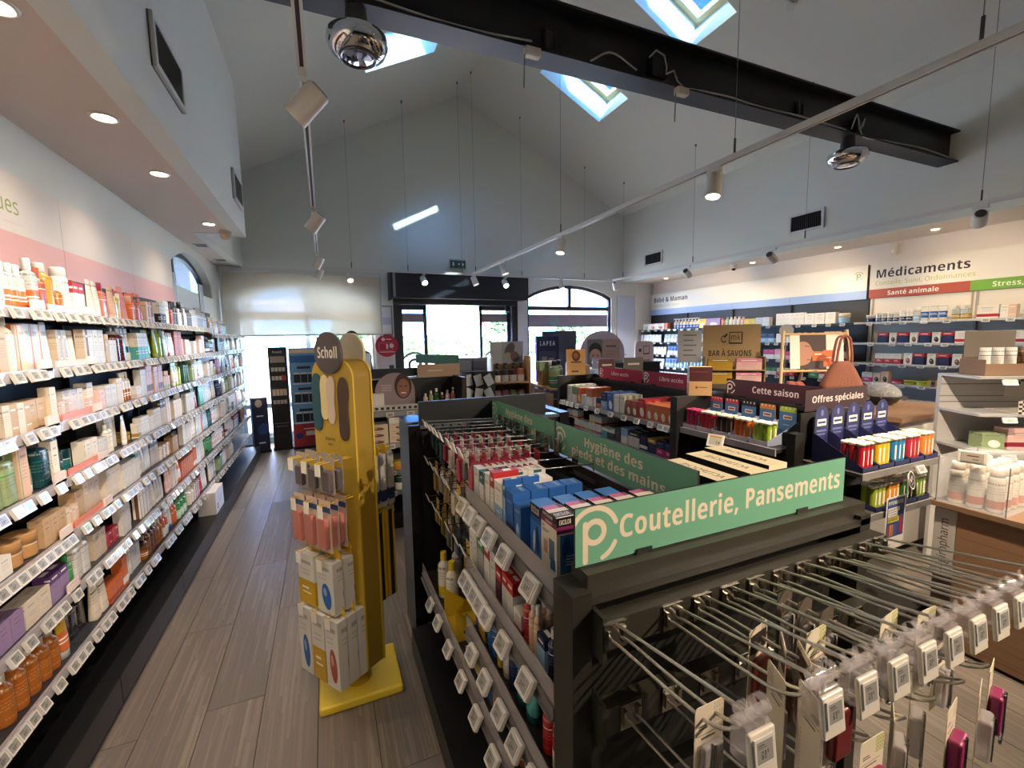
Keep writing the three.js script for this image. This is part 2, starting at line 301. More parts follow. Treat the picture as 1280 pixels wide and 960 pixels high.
// spot heads
const spotGeo = {
  can: new THREE.LatheGeometry([[0, 0.15], [0.04, 0.15], [0.048, 0.142], [0.05, 0.02], [0.05, 0], [0.043, 0], [0.042, 0.02], [0, 0.02]].map((p) => new THREE.Vector2(...p)), 24),
  lens: new THREE.CylinderGeometry(0.042, 0.042, 0.004, 24), grill: new THREE.CylinderGeometry(0.036, 0.036, 0.004, 20),
};
const spots = [];
function spot(lab, x, z, aim, o = {}) {
  const g = thing('track_spotlight', lab, 'spotlight', [x, TY, z], 0, o.group);
  mesh('adapter', bx(-0.014, 0.014, -0.03, 0.004, -0.05, 0.05), M('#d2d0cc', 0.4), g);
  mesh('stem', rod([0, -0.03, 0], [0, -0.075, 0], 0.01, 10), M('#d2d0cc', 0.4), g);
  const d = new THREE.Vector3(...aim).sub(new THREE.Vector3(x, TY - 0.1, z)).normalize();
  const q = new THREE.Quaternion().setFromUnitVectors(new THREE.Vector3(0, -1, 0), d);
  const can = mesh('housing', spotGeo.can, M('#d8d4cd', 0.4), g, [0, -0.14, 0]); can.quaternion.copy(q); can.translateY(-0.06); can.position.y += 0.02;
  const e = o.i ?? LAMP.spot, warm = o.c || '#fff0dc';
  mesh('lamp_lens', spotGeo.lens, M('#fff4e2', 0.5, { emissive: new THREE.Color(warm), emissiveIntensity: o.glow ?? 6 }), can, [0, 0.012, 0]);
  mesh('back_grille', spotGeo.grill, M('#4a4744', 0.6), can, [0, 0.151, 0]);
  if (e > 0) {
    const L = new THREE.SpotLight(new THREE.Color(warm), e, 0, o.angle ?? 0.55, 0.7, 2); L.name = 'spot_lamp'; L.castShadow = true; L.shadow.radius = 1.5;
    const p = can.position.clone().add(d.clone().multiplyScalar(0.01)).add(g.position); L.position.copy(p); L.target.position.copy(p.clone().add(d)); scene.add(L, L.target);
  }
}
spot('large white track spotlight nearest the cosmetics shelves, tipped towards them', -0.02, -2.05, [-1.35, 1.2, -2.6], { i: LAMP.spot * 0.8 });
spot('second white spotlight down the cosmetics aisle track', -0.02, -4.0, [-1.3, 0.9, -4.5], { i: 3.5 });
spot('third white spotlight down the cosmetics aisle track', -0.02, -6.0, [-1.1, 0.6, -6.3], { i: 1.5 });
spot('white spotlight hanging before the roller blind cassette', -0.02, -7.0, [-1.0, 0.6, -7.0], { i: 0, glow: 1 });
spot('white spotlight aimed back from the blind end of the cross track', 0.42, -7.25, [0.5, 0.5, -5.0], { i: 0, glow: 1 });
spot('white spotlight under the near part of the diagonal track', 2.37, -2.2, [1.9, 0.3, -2.0], { i: LAMP.spot * 0.8 });
spot('white spotlight at the middle of the diagonal track', 2.37, -4.2, [1.9, 0.6, -3.9]);
spot('white spotlight tilted over the entrance end of the diagonal track', 2.37, -5.8, [3.0, 0.4, -5.4]);
spot('white spotlight where the diagonal track meets the cross track', 2.37, -7.1, [3.2, 0.2, -6.5], { i: 0, glow: 1 });
spot('lit white spotlight before the entrance shutter box, blind side', 1.55, -7.25, [1.9, 0.2, -4.8], { i: 3, glow: 25 });
spot('lit white spotlight before the entrance shutter box, window side', 2.98, -7.25, [2.9, 0.2, -4.6], { i: 3, glow: 25 });
spot('white spotlight before the top of the arched shop window', 4.1, -7.25, [4.4, 0.3, -6.5], { i: 2 });
spot('white spotlight in the corner where the cross track turns', 5.2, -7.1, [5.9, 1.0, -7.4], { i: 2 });
spot('white spotlight lighting the start of the baby-care sign', 5.22, -5.3, [6.6, 1.9, -5.9], { c: '#ffe2b8', i: LAMP.spot * 0.55, angle: 0.75 });
spot('white spotlight lighting the middle of the baby-care sign', 5.22, -3.9, [6.6, 1.9, -4.2], { c: '#ffe2b8', i: LAMP.spot * 0.55, angle: 0.75 });
spot('white spotlight with a dark grilled back above the medicine sign', 5.22, -2.0, [6.6, 1.9, -2.6], { c: '#ffe2b8', i: LAMP.spot * 0.55, angle: 0.75 });
for (const [x, z, a, l] of [[2.37, -0.6, [2.9, 0.7, -1.5], 'white spotlight of the diagonal track just over the cutlery hooks'], [2.37, 0.7, [0.7, 1.0, -0.7], 'white spotlight of the diagonal track behind the viewpoint'], [-0.02, 0.4, [-1.2, 0.8, -1.4], 'white spotlight of the aisle track behind the viewpoint'], [-0.02, -0.9, [-1.3, 0.9, -2.0], 'white spotlight of the aisle track above the viewpoint'], [5.22, -0.4, [4.0, 0.9, -1.7], 'white spotlight of the bulkhead track over the sales counter'], [5.22, 1.2, [3.2, 0.7, -0.9], 'white spotlight of the bulkhead track behind the sales counter']])
  spot(l, x, z, a, { c: '#ffe6c8', i: LAMP.warm * (l.includes('aisle') ? 0.25 : 1), angle: 0.75 });  // spots out of view, placed to light the foreground, near shelves and counters
// recessed lamps in the low ceilings
function downlight(lab, x, z, i, tilt = 0) {
  const g = thing('recessed_downlight', lab, 'ceiling light', [x, CEIL, z]);
  mesh('trim_ring', new THREE.TorusGeometry(0.052, 0.009, 8, 28).rotateX(Math.PI / 2), M('#e2ddd4', 0.3), g, [0, -0.002, 0]);
  mesh('lamp_face', CYL(0.046, 0.046, 0.006, 24), M('#fff7ea', 0.5, { emissive: new THREE.Color('#fff0d8'), emissiveIntensity: 14 }), g, [0, -0.002, 0]);
  const L = new THREE.SpotLight(0xffe6cc, i, 0, 1.05, 0.8, 2); L.name = 'downlight_lamp'; L.castShadow = true; L.shadow.radius = 2; L.position.set(x, CEIL - 0.02, z); L.target.position.set(x - tilt, 0, z); scene.add(L, L.target);
}
[[-0.935, -2.1, 'round recessed lamp nearest the picture corner in the low beige ceiling'], [-0.94, -2.9, 'brightest round recessed lamp in the low beige ceiling'], [-0.94, -3.7, 'middle round recessed lamp in the low beige ceiling'], [-0.94, -5.06, 'last round recessed lamp before the beige ceiling ends'], [-0.935, -1.2, 'round recessed lamp over the near end of the cosmetics shelves']].forEach(([x, z, l]) => downlight(l, x, z, LAMP.down, 0.25));
for (const [z, l] of [[-6.18, 'square recessed lamp beside the arched wall light'], [-7.2, 'square recessed lamp close to the roller blind cassette']]) {
  const g = thing('square_downlight', l, 'ceiling light', [-1.24, CEIL, z]);
  mesh('trim', merge([bx(-0.07, 0.07, -0.012, 0, -0.07, -0.055), bx(-0.07, 0.07, -0.012, 0, 0.055, 0.07), bx(-0.07, -0.055, -0.012, 0, -0.055, 0.055), bx(0.055, 0.07, -0.012, 0, -0.055, 0.055)]), M('#c7c5c0', 0.4), g);
  mesh('recess', bx(-0.055, 0.055, -0.006, -0.002, -0.055, 0.055), M('#6b6a67', 0.6), g);
}
for (const [z, l] of [[-6.9, 'small recessed lamp over the start of the baby-care shelves'], [-5.0, 'small recessed lamp over the toothbrush shelves'], [-3.75, 'small recessed lamp over the middle of the baby-care sign'], [-2.75, 'small recessed lamp over the medicine sign start'], [-1.5, 'small recessed lamp over the counter end of the medicine shelves']])
  { const g = thing('recessed_downlight', l, 'ceiling light', [6.25, CEIL, z]); mesh('trim_ring', new THREE.TorusGeometry(0.04, 0.01, 8, 24).rotateX(Math.PI / 2), M('#cbbfae', 0.4), g); mesh('lamp_face', CYL(0.034, 0.034, 0.02, 20), M('#fff0da', 0.5, { emissive: new THREE.Color('#ffe4bd'), emissiveIntensity: 2 }), g, [0, -0.008, 0]);
    const L = new THREE.SpotLight(0xffdeb6, LAMP.down, 0, 1.0, 0.8, 2); L.name = 'downlight_lamp'; L.castShadow = true; L.shadow.radius = 2; L.position.set(6.25, CEIL - 0.03, z); L.target.position.set(6.2, 0, z); scene.add(L, L.target); }
// little things on ceilings
{ const g = thing('dome_camera', 'pinkish dome camera at the end of the low beige ceiling', 'security camera', [-0.86, CEIL, -5.35]); mesh('base', CYL(0.06, 0.06, 0.03, 20), M('#d8c3b6', 0.5), g, [0, -0.015, 0]); mesh('dome', new THREE.SphereGeometry(0.05, 20, 12), M('#c9b0a2', 0.3), g, [0, -0.04, 0]); }
{ const g = thing('dome_camera', 'small white dome camera with a dark eye over the baby-care sign', 'security camera', [6.2, CEIL, -5.3]); mesh('base', CYL(0.06, 0.05, 0.06, 20), M('#e6e2da', 0.5), g, [0, -0.03, 0]); mesh('lens', new THREE.SphereGeometry(0.034, 16, 10), M('#111', 0.2), g, [0, -0.06, 0]); }
{ const g = thing('motion_sensor', 'cream motion sensor on the wall above the medicine sign', 'sensor', [XRR, 2.62, -3.3], -Math.PI / 2); mesh('body', RBX(0.07, 0.13, 0.05, 0.012), M('#d8cdbb', 0.5), g, [0, 0, 0.03]); mesh('eye', new THREE.SphereGeometry(0.022, 12, 8), M('#efe9dc', 0.4), g, [0, -0.02, 0.052]); }
for (const [x, z, l] of [[1.55, -5.0, 'faint round detector on the ceiling slope near the far ridge'], [4.4, -3.2, 'faint round detector on the opposite ceiling slope']]) { const g = thing('smoke_detector', l, 'smoke detector', [x, roofY(x), z]); g.rotation.z = Math.atan(x < RX ? 0.5 : -0.5); mesh('base', CYL(0.05, 0.055, 0.02, 24), M('#d5d4d0', 0.6), g, [0, -0.01, 0]); mesh('cap', CYL(0.03, 0.045, 0.02, 24), M('#c9c8c4', 0.6), g, [0, -0.03, 0]); }
// emergency exit sign, shutter box, roller blind, wall notices
{
  const g = thing('exit_sign', 'dark green emergency exit sign over the entrance', 'exit sign', [2.28, 2.92, HZ]);
  const t = canvas(256, 128, (c, w, h) => { c.fillStyle = '#2f4f4b'; c.fillRect(0, 0, w, h); c.fillStyle = '#dfe8e4'; c.fillRect(28, 30, 30, 68); c.fillRect(118, 56, 44, 14); c.fillRect(134, 40, 14, 46); c.beginPath(); c.moveTo(196, 30); c.lineTo(236, 64); c.lineTo(196, 98); c.fill(); });
  board('face', 0.27, 0.12, 0.02, t, '#3a4a49', g, [0, 0, 0.05]); mesh('housing', bx(-0.14, 0.14, -0.07, 0.085, 0.001, 0.042), M('#9aa3a3', 0.5), g);
}
{
  const g = thing('shutter_box', 'black roller shutter box over the shop entrance', 'shutter box', [0, 0, 0]);
  mesh('case', bx(1.06, 3.52, 2.29, 2.7, HZ + 0.002, HZ + 0.3), M('#1d222b', 0.4), g);
  mesh('end_plate', bx(1.045, 1.06, 2.26, 2.72, HZ + 0.002, HZ + 0.31), M('#24282f', 0.5), g); mesh('end_plate', bx(3.52, 3.535, 2.29, 2.72, HZ + 0.002, HZ + 0.31), M('#24282f', 0.5), g);
  mesh('seam_strip', bx(1.09, 1.13, 2.3, 2.69, HZ + 0.3, HZ + 0.304), M('#8d949b', 0.4), g);
  mesh('bottom_bar', bx(1.12, 3.4, 2.2, 2.29, HZ + 0.04, HZ + 0.1), M('#2a2f36', 0.5), g);
  mesh('door_sensor', bx(3.18, 3.26, 2.06, 2.2, HZ + 0.01, HZ + 0.06), M('#15181c', 0.4), g); mesh('sensor_label', bx(3.185, 3.255, 2.075, 2.1, HZ + 0.06, HZ + 0.062), M('#c9ccce', 0.5), g);
}
{
  const g = thing('roller_blind', 'cream translucent roller blind half lowered over the arched window', 'blind', [0, 0, 0]);
  mesh('cassette', bx(-1.36, 0.93, 2.63, 2.7, HZ + 0.05, HZ + 0.15), M('#cfcfcb', 0.4), g);
  const fab = new THREE.MeshPhysicalMaterial({ color: new THREE.Color('#e2dccd'), roughness: 0.95, transmission: 0.25, thickness: 0, transparent: true, opacity: 0.88, side: THREE.DoubleSide });
  mesh('fabric', bx(-1.33, 0.9, 1.7, 2.64, HZ + 0.09, HZ + 0.0915), fab, g);
  mesh('bottom_bar', bx(-1.33, 0.9, 1.68, 1.705, HZ + 0.083, HZ + 0.1), M('#b9b4aa', 0.5), g);
  mesh('guide_rail', bx(-1.36, -1.33, 1.66, 2.64, HZ + 0.07, HZ + 0.11), M('#e2e2de', 0.5), g); mesh('guide_rail', bx(0.9, 0.92, 1.66, 2.64, HZ + 0.07, HZ + 0.11), M('#b9bbbb', 0.5), g);
}
{
  const g = thing('opening_hours_holder', 'grey wall holder with pale notices beside the entrance', 'notice holder', [1.0, 1.93, HZ]);
  mesh('frame', merge([bx(-0.12, 0.1, -0.26, -0.23, 0.002, 0.03), bx(-0.12, 0.1, 0.22, 0.25, 0.002, 0.03), bx(0.08, 0.1, -0.23, 0.22, 0.002, 0.03)]), M('#8a9294', 0.5), g);
  mesh('sheet', bx(-0.11, 0.075, 0.06, 0.21, 0.002, 0.012), M('#ccd0dc', 0.6), g); mesh('sheet', bx(-0.11, 0.075, -0.08, 0.05, 0.002, 0.012), M('#aeb0c8', 0.6), g); mesh('sheet', bx(-0.11, 0.075, -0.22, -0.09, 0.002, 0.012), M('#d2d3d6', 0.6), g);
}
// ---------- printed packs: one sheet of label designs, shared by every product ----------
const ATL = 2048, CELL = 128, cells = new Map();
const pages = [0, 1, 2].map(() => { const c = document.createElement('canvas'); c.width = c.height = ATL; const g = c.getContext('2d'); g.fillStyle = '#ddd'; g.fillRect(0, 0, ATL, ATL); return [c, g]; });
const PAL = {
  white: '#e9e6e0', cream: '#dccfbe', peach: '#dcb89f', salmon: '#d07a66', red: '#b5262c', crimson: '#8f1f36', burgundy: '#4d1a26', pink: '#d98aa0', magenta: '#b8336b', rose: '#e3bdb8', lilac: '#9a83ae', purple: '#5f3a78',
  navy: '#1d2750', blue: '#2a62ac', skyblue: '#8fb7d6', teal: '#1f5f63', darkteal: '#123a44', turquoise: '#5fb3b0', green: '#3f8a4e', darkgreen: '#1f4a33', lime: '#b4c23a', mint: '#a8d0b8', sage: '#8fa377', yellow: '#e3c22e', gold: '#a9893a', mustard: '#c19a2b', orange: '#cc6a38', amber: '#9c5a1e', brown: '#6b4630', tan: '#bda07e', kraft: '#a98660', wood: '#b58a5c', black: '#1a1a1c', charcoal: '#3a3a3d', grey: '#a7a6a3', silver: '#c4c5c7', palegrey: '#d2d0cb', beige: '#c6b5a0', clear: '#b9bdb8', ivory: '#e7e1d5', rust: '#a04a36', paleblue: '#c3d3e2',
};
function cell(bg, ac, style) {
  const key = bg + ac + style;
  if (cells.has(key)) return cells.get(key);
  const n = cells.size; if (n >= 768) throw new Error('label sheets are full');
  cells.set(key, n);
  const x = (n % 16) * CELL, y = (Math.floor(n / 16) % 16) * CELL, g = pages[n >> 8][1], keep = seed; seed = 900 + n * 7;
  const B = PAL[bg], A = PAL[ac], dark = ['#55524e', '#6d4a40', '#3b4660'][n % 3], light = ['navy', 'teal', 'darkteal', 'black', 'burgundy', 'crimson', 'red', 'purple', 'blue', 'darkgreen', 'green', 'charcoal', 'brown', 'magenta', 'rust', 'amber'].includes(bg), ink = light ? '#e8e2d4' : dark;
  g.save(); g.beginPath(); g.rect(x, y, CELL, CELL); g.clip(); g.translate(x, y);
  g.fillStyle = B; g.fillRect(0, 0, 128, 128);
  const bars = (x0, y0, w, rows, h, s = 4) => { g.fillStyle = ink; for (let r = 0; r < rows; r++) { let xx = x0; while (xx < x0 + w) { const l = rr(3, 11); g.globalAlpha = h > 5 ? 0.5 : 0.28; g.fillRect(xx, y0 + r * (h + s) + h * 0.2, Math.min(l * 0.7, x0 + w - xx), h * 0.7); xx += l * 0.7 + 2; } } g.globalAlpha = 1; };
  // rows 0..24: top face; rows 24..128: front
  g.fillStyle = A; 
  if (style === 'band') { g.fillRect(0, 92, 128, 22); bars(30, 42, 66, 1, 7); bars(34, 56, 58, 3, 3); bars(20, 6, 80, 1, 6); }
  else if (style === 'top') { g.fillRect(0, 0, 128, 56); bars(28, 66, 70, 2, 5); bars(34, 88, 58, 3, 2.5); g.fillStyle = '#f2eee6'; g.fillRect(26, 36, 74, 7); g.fillRect(20, 8, 80, 6); }
  else if (style === 'photo') { g.beginPath(); g.ellipse(70, 92, 34, 24, 0.3, 0, 7); g.fill(); g.globalAlpha = 0.5; g.fillStyle = '#fff'; g.beginPath(); g.ellipse(60, 84, 12, 8, 0.3, 0, 7); g.fill(); g.globalAlpha = 1; bars(18, 34, 80, 1, 9); bars(18, 50, 60, 2, 3); bars(20, 6, 80, 1, 6); }
  else if (style === 'half') { g.fillRect(0, 76, 128, 52); bars(24, 36, 78, 1, 8); bars(28, 54, 64, 2, 3.5); g.fillStyle = '#f4efe6'; g.fillRect(30, 90, 50, 4); g.fillRect(30, 100, 66, 3); g.fillRect(20, 8, 70, 5); }
  else if (style === 'stripe') { g.fillRect(14, 24, 16, 104); bars(40, 38, 70, 1, 8); bars(40, 56, 62, 5, 3); bars(20, 6, 80, 1, 6); }
  else if (style === 'side') { g.fillRect(64, 0, 64, 128); bars(8, 40, 46, 1, 8); bars(8, 58, 42, 3, 3); g.fillStyle = '#f4efe6'; g.fillRect(72, 40, 40, 6); g.fillRect(72, 100, 46, 4); }
  else { g.fillRect(38, 60, 52, 2.5); bars(36, 40, 58, 1, 7); bars(34, 68, 62, 3, 3); bars(46, 104, 38, 1, 3); bars(28, 8, 66, 1, 5); }
  g.restore(); seed = keep;
  return n;
}
const sheets = pages.map(([c]) => { const t = new THREE.CanvasTexture(c); t.colorSpace = THREE.SRGBColorSpace; t.magFilter = THREE.LinearFilter; return [new THREE.MeshStandardMaterial({ map: t, roughness: 0.42 }), new THREE.MeshPhysicalMaterial({ map: t, roughness: 0.2, clearcoat: 0.4 })]; });
function toCell(g, n, u0 = 0, u1 = 1, v0 = 0, v1 = 1) {
  const uv = g.attributes.uv, cx = (n % 16) / 16, cy = 1 - (Math.floor(n / 16) % 16) / 16 - 1 / 16, e = 0.03;
  for (let i = 0; i < uv.count; i++) { const u = e + (1 - 2 * e) * (u0 + (u1 - u0) * uv.getX(i)), v = e + (1 - 2 * e) * (v0 + (v1 - v0) * uv.getY(i)); uv.setXY(i, cx + u / 16, cy + v / 16); }
  return g;
}
const FRONT = 104 / 128;
// unit shapes: width 1, depth 1, height 1, base at y 0, front +z
const SHAPE = {
  carton(n) {
    const g = new THREE.BoxGeometry(1, 1, 1); g.translate(0, 0.5, 0);
    const uv = g.attributes.uv, cx = (n % 16) / 16, cy = 1 - (Math.floor(n / 16) % 16) / 16 - 1 / 16;
    const R = [[0.02, 0.3, 0.04, FRONT], [0.02, 0.3, 0.04, FRONT], [0.05, 0.95, 0.83, 0.97], [0.02, 0.1, 0.7, 0.8], [0.03, 0.97, 0.02, FRONT], [0.03, 0.97, 0.02, FRONT]];
    for (let i = 0; i < 24; i++) { const [a, b, c, d] = R[i >> 2]; uv.setXY(i, cx + (a + (b - a) * uv.getX(i)) / 16, cy + (c + (d - c) * uv.getY(i)) / 16); }
    return g;
  },
  bottle: (n) => toCell(loft([[0, 0.4, 0.4], [0.02, 0.49, 0.49], [0.1, 0.5, 0.5], [0.64, 0.5, 0.5], [0.72, 0.46, 0.46], [0.78, 0.3, 0.3], [0.8, 0.22, 0.22], [0.84, 0.22, 0.22]], 14), n, 0, 1, 0, FRONT),
  square_bottle: (n) => toCell(loft([[0, 0.44, 0.44, 6], [0.02, 0.5, 0.5, 6], [0.68, 0.5, 0.5, 6], [0.73, 0.42, 0.42, 5], [0.76, 0.24, 0.24, 2], [0.8, 0.22, 0.22, 2]], 20), n, 0, 1, 0, FRONT),
  oval_bottle: (n) => toCell(loft([[0, 0.42, 0.4], [0.03, 0.48, 0.46], [0.35, 0.5, 0.48], [0.66, 0.44, 0.44], [0.76, 0.34, 0.34], [0.82, 0.24, 0.3]], 16), n, 0, 1, 0, FRONT),
  pump: (n) => toCell(loft([[0, 0.45, 0.45], [0.02, 0.5, 0.5], [0.6, 0.5, 0.5], [0.67, 0.42, 0.42], [0.7, 0.24, 0.24], [0.74, 0.22, 0.22]], 14), n, 0, 1, 0, FRONT),
  spray: (n) => toCell(loft([[0, 0.46, 0.46], [0.015, 0.5, 0.5], [0.74, 0.5, 0.5], [0.8, 0.44, 0.44], [0.82, 0.4, 0.4]], 14), n, 0, 1, 0, FRONT),
  tube: (n) => toCell(loft([[0.16, 0.44, 0.44], [0.18, 0.46, 0.46], [0.45, 0.48, 0.4], [0.75, 0.5, 0.22], [0.93, 0.5, 0.05], [1, 0.5, 0.04]], 14), n, 0, 1, 0, FRONT),
  jar: (n) => toCell(loft([[0, 0.44, 0.44], [0.05, 0.5, 0.5], [0.55, 0.5, 0.5], [0.62, 0.45, 0.45]], 18), n, 0, 1, 0.1, 0.6),
  pouch: (n) => toCell(loft([[0, 0.46, 0.4, 4], [0.05, 0.5, 0.42, 4], [0.5, 0.48, 0.3, 3], [0.85, 0.46, 0.1, 4], [0.9, 0.46, 0.03, 6], [1, 0.46, 0.03, 6]], 16), n, 0, 1, 0, FRONT),
};
const CAP = {
  bottle: ['cap', () => loft([[0.82, 0.26, 0.26], [0.985, 0.25, 0.25], [1, 0.23, 0.23]], 14)],
  square_bottle: ['cap', () => loft([[0.77, 0.3, 0.3], [0.98, 0.3, 0.3], [1, 0.27, 0.27]], 14)],
  oval_bottle: ['cap', () => loft([[0.81, 0.3, 0.34], [0.98, 0.28, 0.32], [1, 0.25, 0.28]], 14)],
  pump: ['pump_head', () => merge([loft([[0.72, 0.26, 0.26], [0.8, 0.26, 0.26]], 12), loft([[0.8, 0.09, 0.09], [0.92, 0.09, 0.09]], 8), bx(-0.16, 0.16, 0.91, 1, -0.18, 0.55)])],
  spray: ['cap', () => loft([[0.81, 0.43, 0.43], [0.97, 0.42, 0.42], [1, 0.36, 0.36]], 14)],
  tube: ['cap', () => loft([[0, 0.4, 0.4], [0.16, 0.43, 0.43]], 14)],
  jar: ['lid', () => loft([[0.58, 0.51, 0.51], [0.96, 0.51, 0.51], [1, 0.46, 0.46]], 18)],
};
const NOUN = { carton: 'carton', bottle: 'bottle', square_bottle: 'square bottle', oval_bottle: 'oval bottle', pump: 'pump bottle', spray: 'spray can', tube: 'tube', jar: 'jar', pouch: 'refill pouch' };
const OBJ = { carton: 'carton', bottle: 'bottle', square_bottle: 'square_bottle', oval_bottle: 'oval_bottle', pump: 'pump_bottle', spray: 'spray_can', tube: 'cream_tube', jar: 'cream_jar', pouch: 'refill_pouch' };
const CATG = { carton: 'box', bottle: 'bottle', square_bottle: 'bottle', oval_bottle: 'bottle', pump: 'pump bottle', spray: 'spray can', tube: 'tube', jar: 'jar', pouch: 'pouch' };
const CNAME = { redbrown: 'red-brown', skyblue: 'sky-blue', darkteal: 'dark teal', darkgreen: 'dark green', palegrey: 'pale grey', paleblue: 'pale blue', clear: 'clear', kraft: 'kraft-brown', wood: 'wood-brown' };
const cn = (c) => CNAME[c] || c;
const CLEAR = { clear: ['#cfd6d2', 0.55], amber: null };
function product(kind, bg, ac, style, w, h, d, pos, ry, far, name) {
  const n = cell(bg, ac, style), geo = G(kind + n, () => SHAPE[kind](n));
  const gloss = kind === 'carton' || kind === 'pouch' ? sheets[n >> 8][0] : sheets[n >> 8][1], nme = name || OBJ[kind];
  if (kind === 'carton' || kind === 'pouch') { const m = mesh(nme, geo, gloss, scene, pos, [0, ry, 0], [w, h, d]); return m; }
  if (far) { const m = mesh(nme, G(kind + n + 'f', () => { const c = toCell(CAP[kind][1]().toNonIndexed(), n, 0.4, 0.6, 0.9, 0.95); return merge([SHAPE[kind](n), c]); }), gloss, scene, pos, [0, ry, 0], [w, h, d]); return m; }
  const g = new THREE.Group(); g.name = nm(nme); g.position.set(...pos); g.rotation.y = ry; g.scale.set(w, h, d); scene.add(g);
  mesh('body', geo, gloss, g);
  const [cnm, f] = CAP[kind]; mesh(cnm, G('cap' + kind, f), M(PAL[kind === 'tube' || kind === 'jar' || kind === 'spray' || kind === 'bottle' || kind === 'pump' || kind === 'square_bottle' || kind === 'oval_bottle' ? (product.cap || ac) : ac], 0.3), g);
  return g;
}
// a row of products along a shelf. items: lines "kind bg accent style w h n [cap] [rows]" in cm
const usedDesc = new Set();
function fill({ items, x, y, z, dir, ry, shelf, end = 'near end', farAt = 1e9, back = 0, name, depth, lim = 1e9, pre }) {
  const list = items.trim().split(/[\n;]+/).map((s) => s.trim()).filter(Boolean).map((s) => s.split(/\s+/));
  let s = 0;
  const STY = { plain: (a, b) => (a === b ? '' : `with ${cn(a)} print`), band: (a) => `with ${cn(a)} band`, stripe: (a) => `with ${cn(a)} stripe`, half: (a) => `with ${cn(a)} lower half`, top: (a) => `with ${cn(a)} top`, photo: (a) => `with ${cn(a)} picture`, side: (a) => `with ${cn(a)} side` };
  const runs = list.filter((i) => i[0] !== 'gap'), short = shelf.replace(/^the /, '');
  const desc = (it) => it && `${cn(it[1])} ${NOUN[it[0]]}`, full = (it) => `${desc(it)}s ${STY[it[3]](it[2], it[1])}`.trim();
  const hood = (it, k) => [full(it), `${full(it)} after ${desc(runs[k - 1])}`, `${desc(it)}s between ${desc(runs[k - 1])} and ${desc(runs[k + 1])}`, `${full(it)} after ${desc(runs[k - 1])} before ${desc(runs[k + 1])}`];
  const tally = new Map(); runs.forEach((it, k) => new Set(hood(it, k)).forEach((h) => tally.set(h, (tally.get(h) || 0) + 1)));
  list.forEach((it) => {
    if (it[0] === 'gap') { s += +it[1] / 100; return; }
    if (s + it[4] / 100 > lim) return;
    it[6] = Math.min(+it[6] || 1, Math.floor((lim - s) / (it[4] / 100) + 1e-6));
    const [kind, bg, ac, style] = it, w = +it[4] / 100, h = +it[5] / 100, n = +it[6] || 1; product.cap = it[7] && it[7] !== '-' ? it[7] : null;
    const k = runs.indexOf(it), rows = +it[8] || 1, many = n * rows > 1, hs = hood(it, k).map((t, j) => [t, tally.get(t), j]).filter(([t, c, j]) => c === 1 && !/undefined|null/.test(t));
    let who = null; for (const [t] of hs) { const room = (many ? 3 : 0) + (rows > 1 ? 1 : 0); if (t.split(/\s+/).length + room + short.split(/\s+/).length <= 16 && !usedDesc.has(t + short)) { who = t; break; } }
    if (!who) { let q = runs.slice(0, k).filter((o) => full(o) === full(it)).length; who = `${full(it)}, ${ordw[q]} batch`.replace(/ with (\S+|\S+ \S+) print/, ''); }
    usedDesc.add(who + short);
    const one = who.replace(`${desc(it)}s`, desc(it)), group = many ? `${who} on ${shelf}` : null;
    for (let i = 0; i < n; i++) for (let r = 0; r < rows; r++) {
      const dd = +it[9] > 0 ? +it[9] / 100 : depth ? Math.min(depth, w) : kind === 'carton' ? Math.min(0.07, Math.max(0.03, w * 0.8)) : kind === 'tube' || kind === 'oval_bottle' || kind === 'pouch' ? w * 0.62 : w;
      const off = back + (+it[10] || 0) / 100 + dd / 2 + r * (dd + 0.003), c = s + w * (i + 0.5);
      const fx = Math.sin(ry), fz = Math.cos(ry);
      const p = [x + dir[0] * c - fx * off, y, z + dir[1] * c - fz * off];
      const o = product(kind, bg, ac, style, w * 0.955, h, dd, p, ry + (kind === 'carton' ? 0 : rr(-0.06, 0.06)), s > farAt, name || (pre && kind === 'carton' ? pre + '_carton' : null));
      const rw = rows > 1 ? ` ${['front', 'second-row', 'third-row', 'fourth-row', 'fifth-row'][r]}` : '';
      let t = n > 1 ? `${ordw[i]}${rw} of ${numw[n]} ${who}, ${short}` : rows > 1 ? `${rw.trim()} one of the ${who}, ${short}` : `${one}, ${short}`;
      t = t.replace(',,', ','); if (labels.has(t)) console.log('DUP', t);
      tag(o, t, CATG[kind], group);
    }
    s += n * w + 0.004;
  });
  return s;
}
// electronic price label: white body, grey screen
const screenTex = canvas(128, 96, (g, w, h) => { g.fillStyle = '#dedbd7'; g.fillRect(0, 0, w, h); g.fillStyle = '#9b9a96'; g.fillRect(12, 10, 104, 70); g.fillStyle = '#6a6a68'; g.fillRect(22, 20, 40, 5); g.fillRect(22, 29, 54, 3); g.fillRect(40, 42, 14, 26); g.fillRect(60, 42, 12, 26); g.fillRect(78, 42, 9, 12); g.fillStyle = '#9b9a96'; g.fillRect(44, 47, 6, 7); g.fillRect(64, 58, 5, 6); });
const TAGM = (() => { const s = M('#d6d3d2', 0.3), f = new THREE.MeshPhysicalMaterial({ map: screenTex, roughness: 0.25, clearcoat: 0.5 }); return [s, s, s, s, f, s]; })();
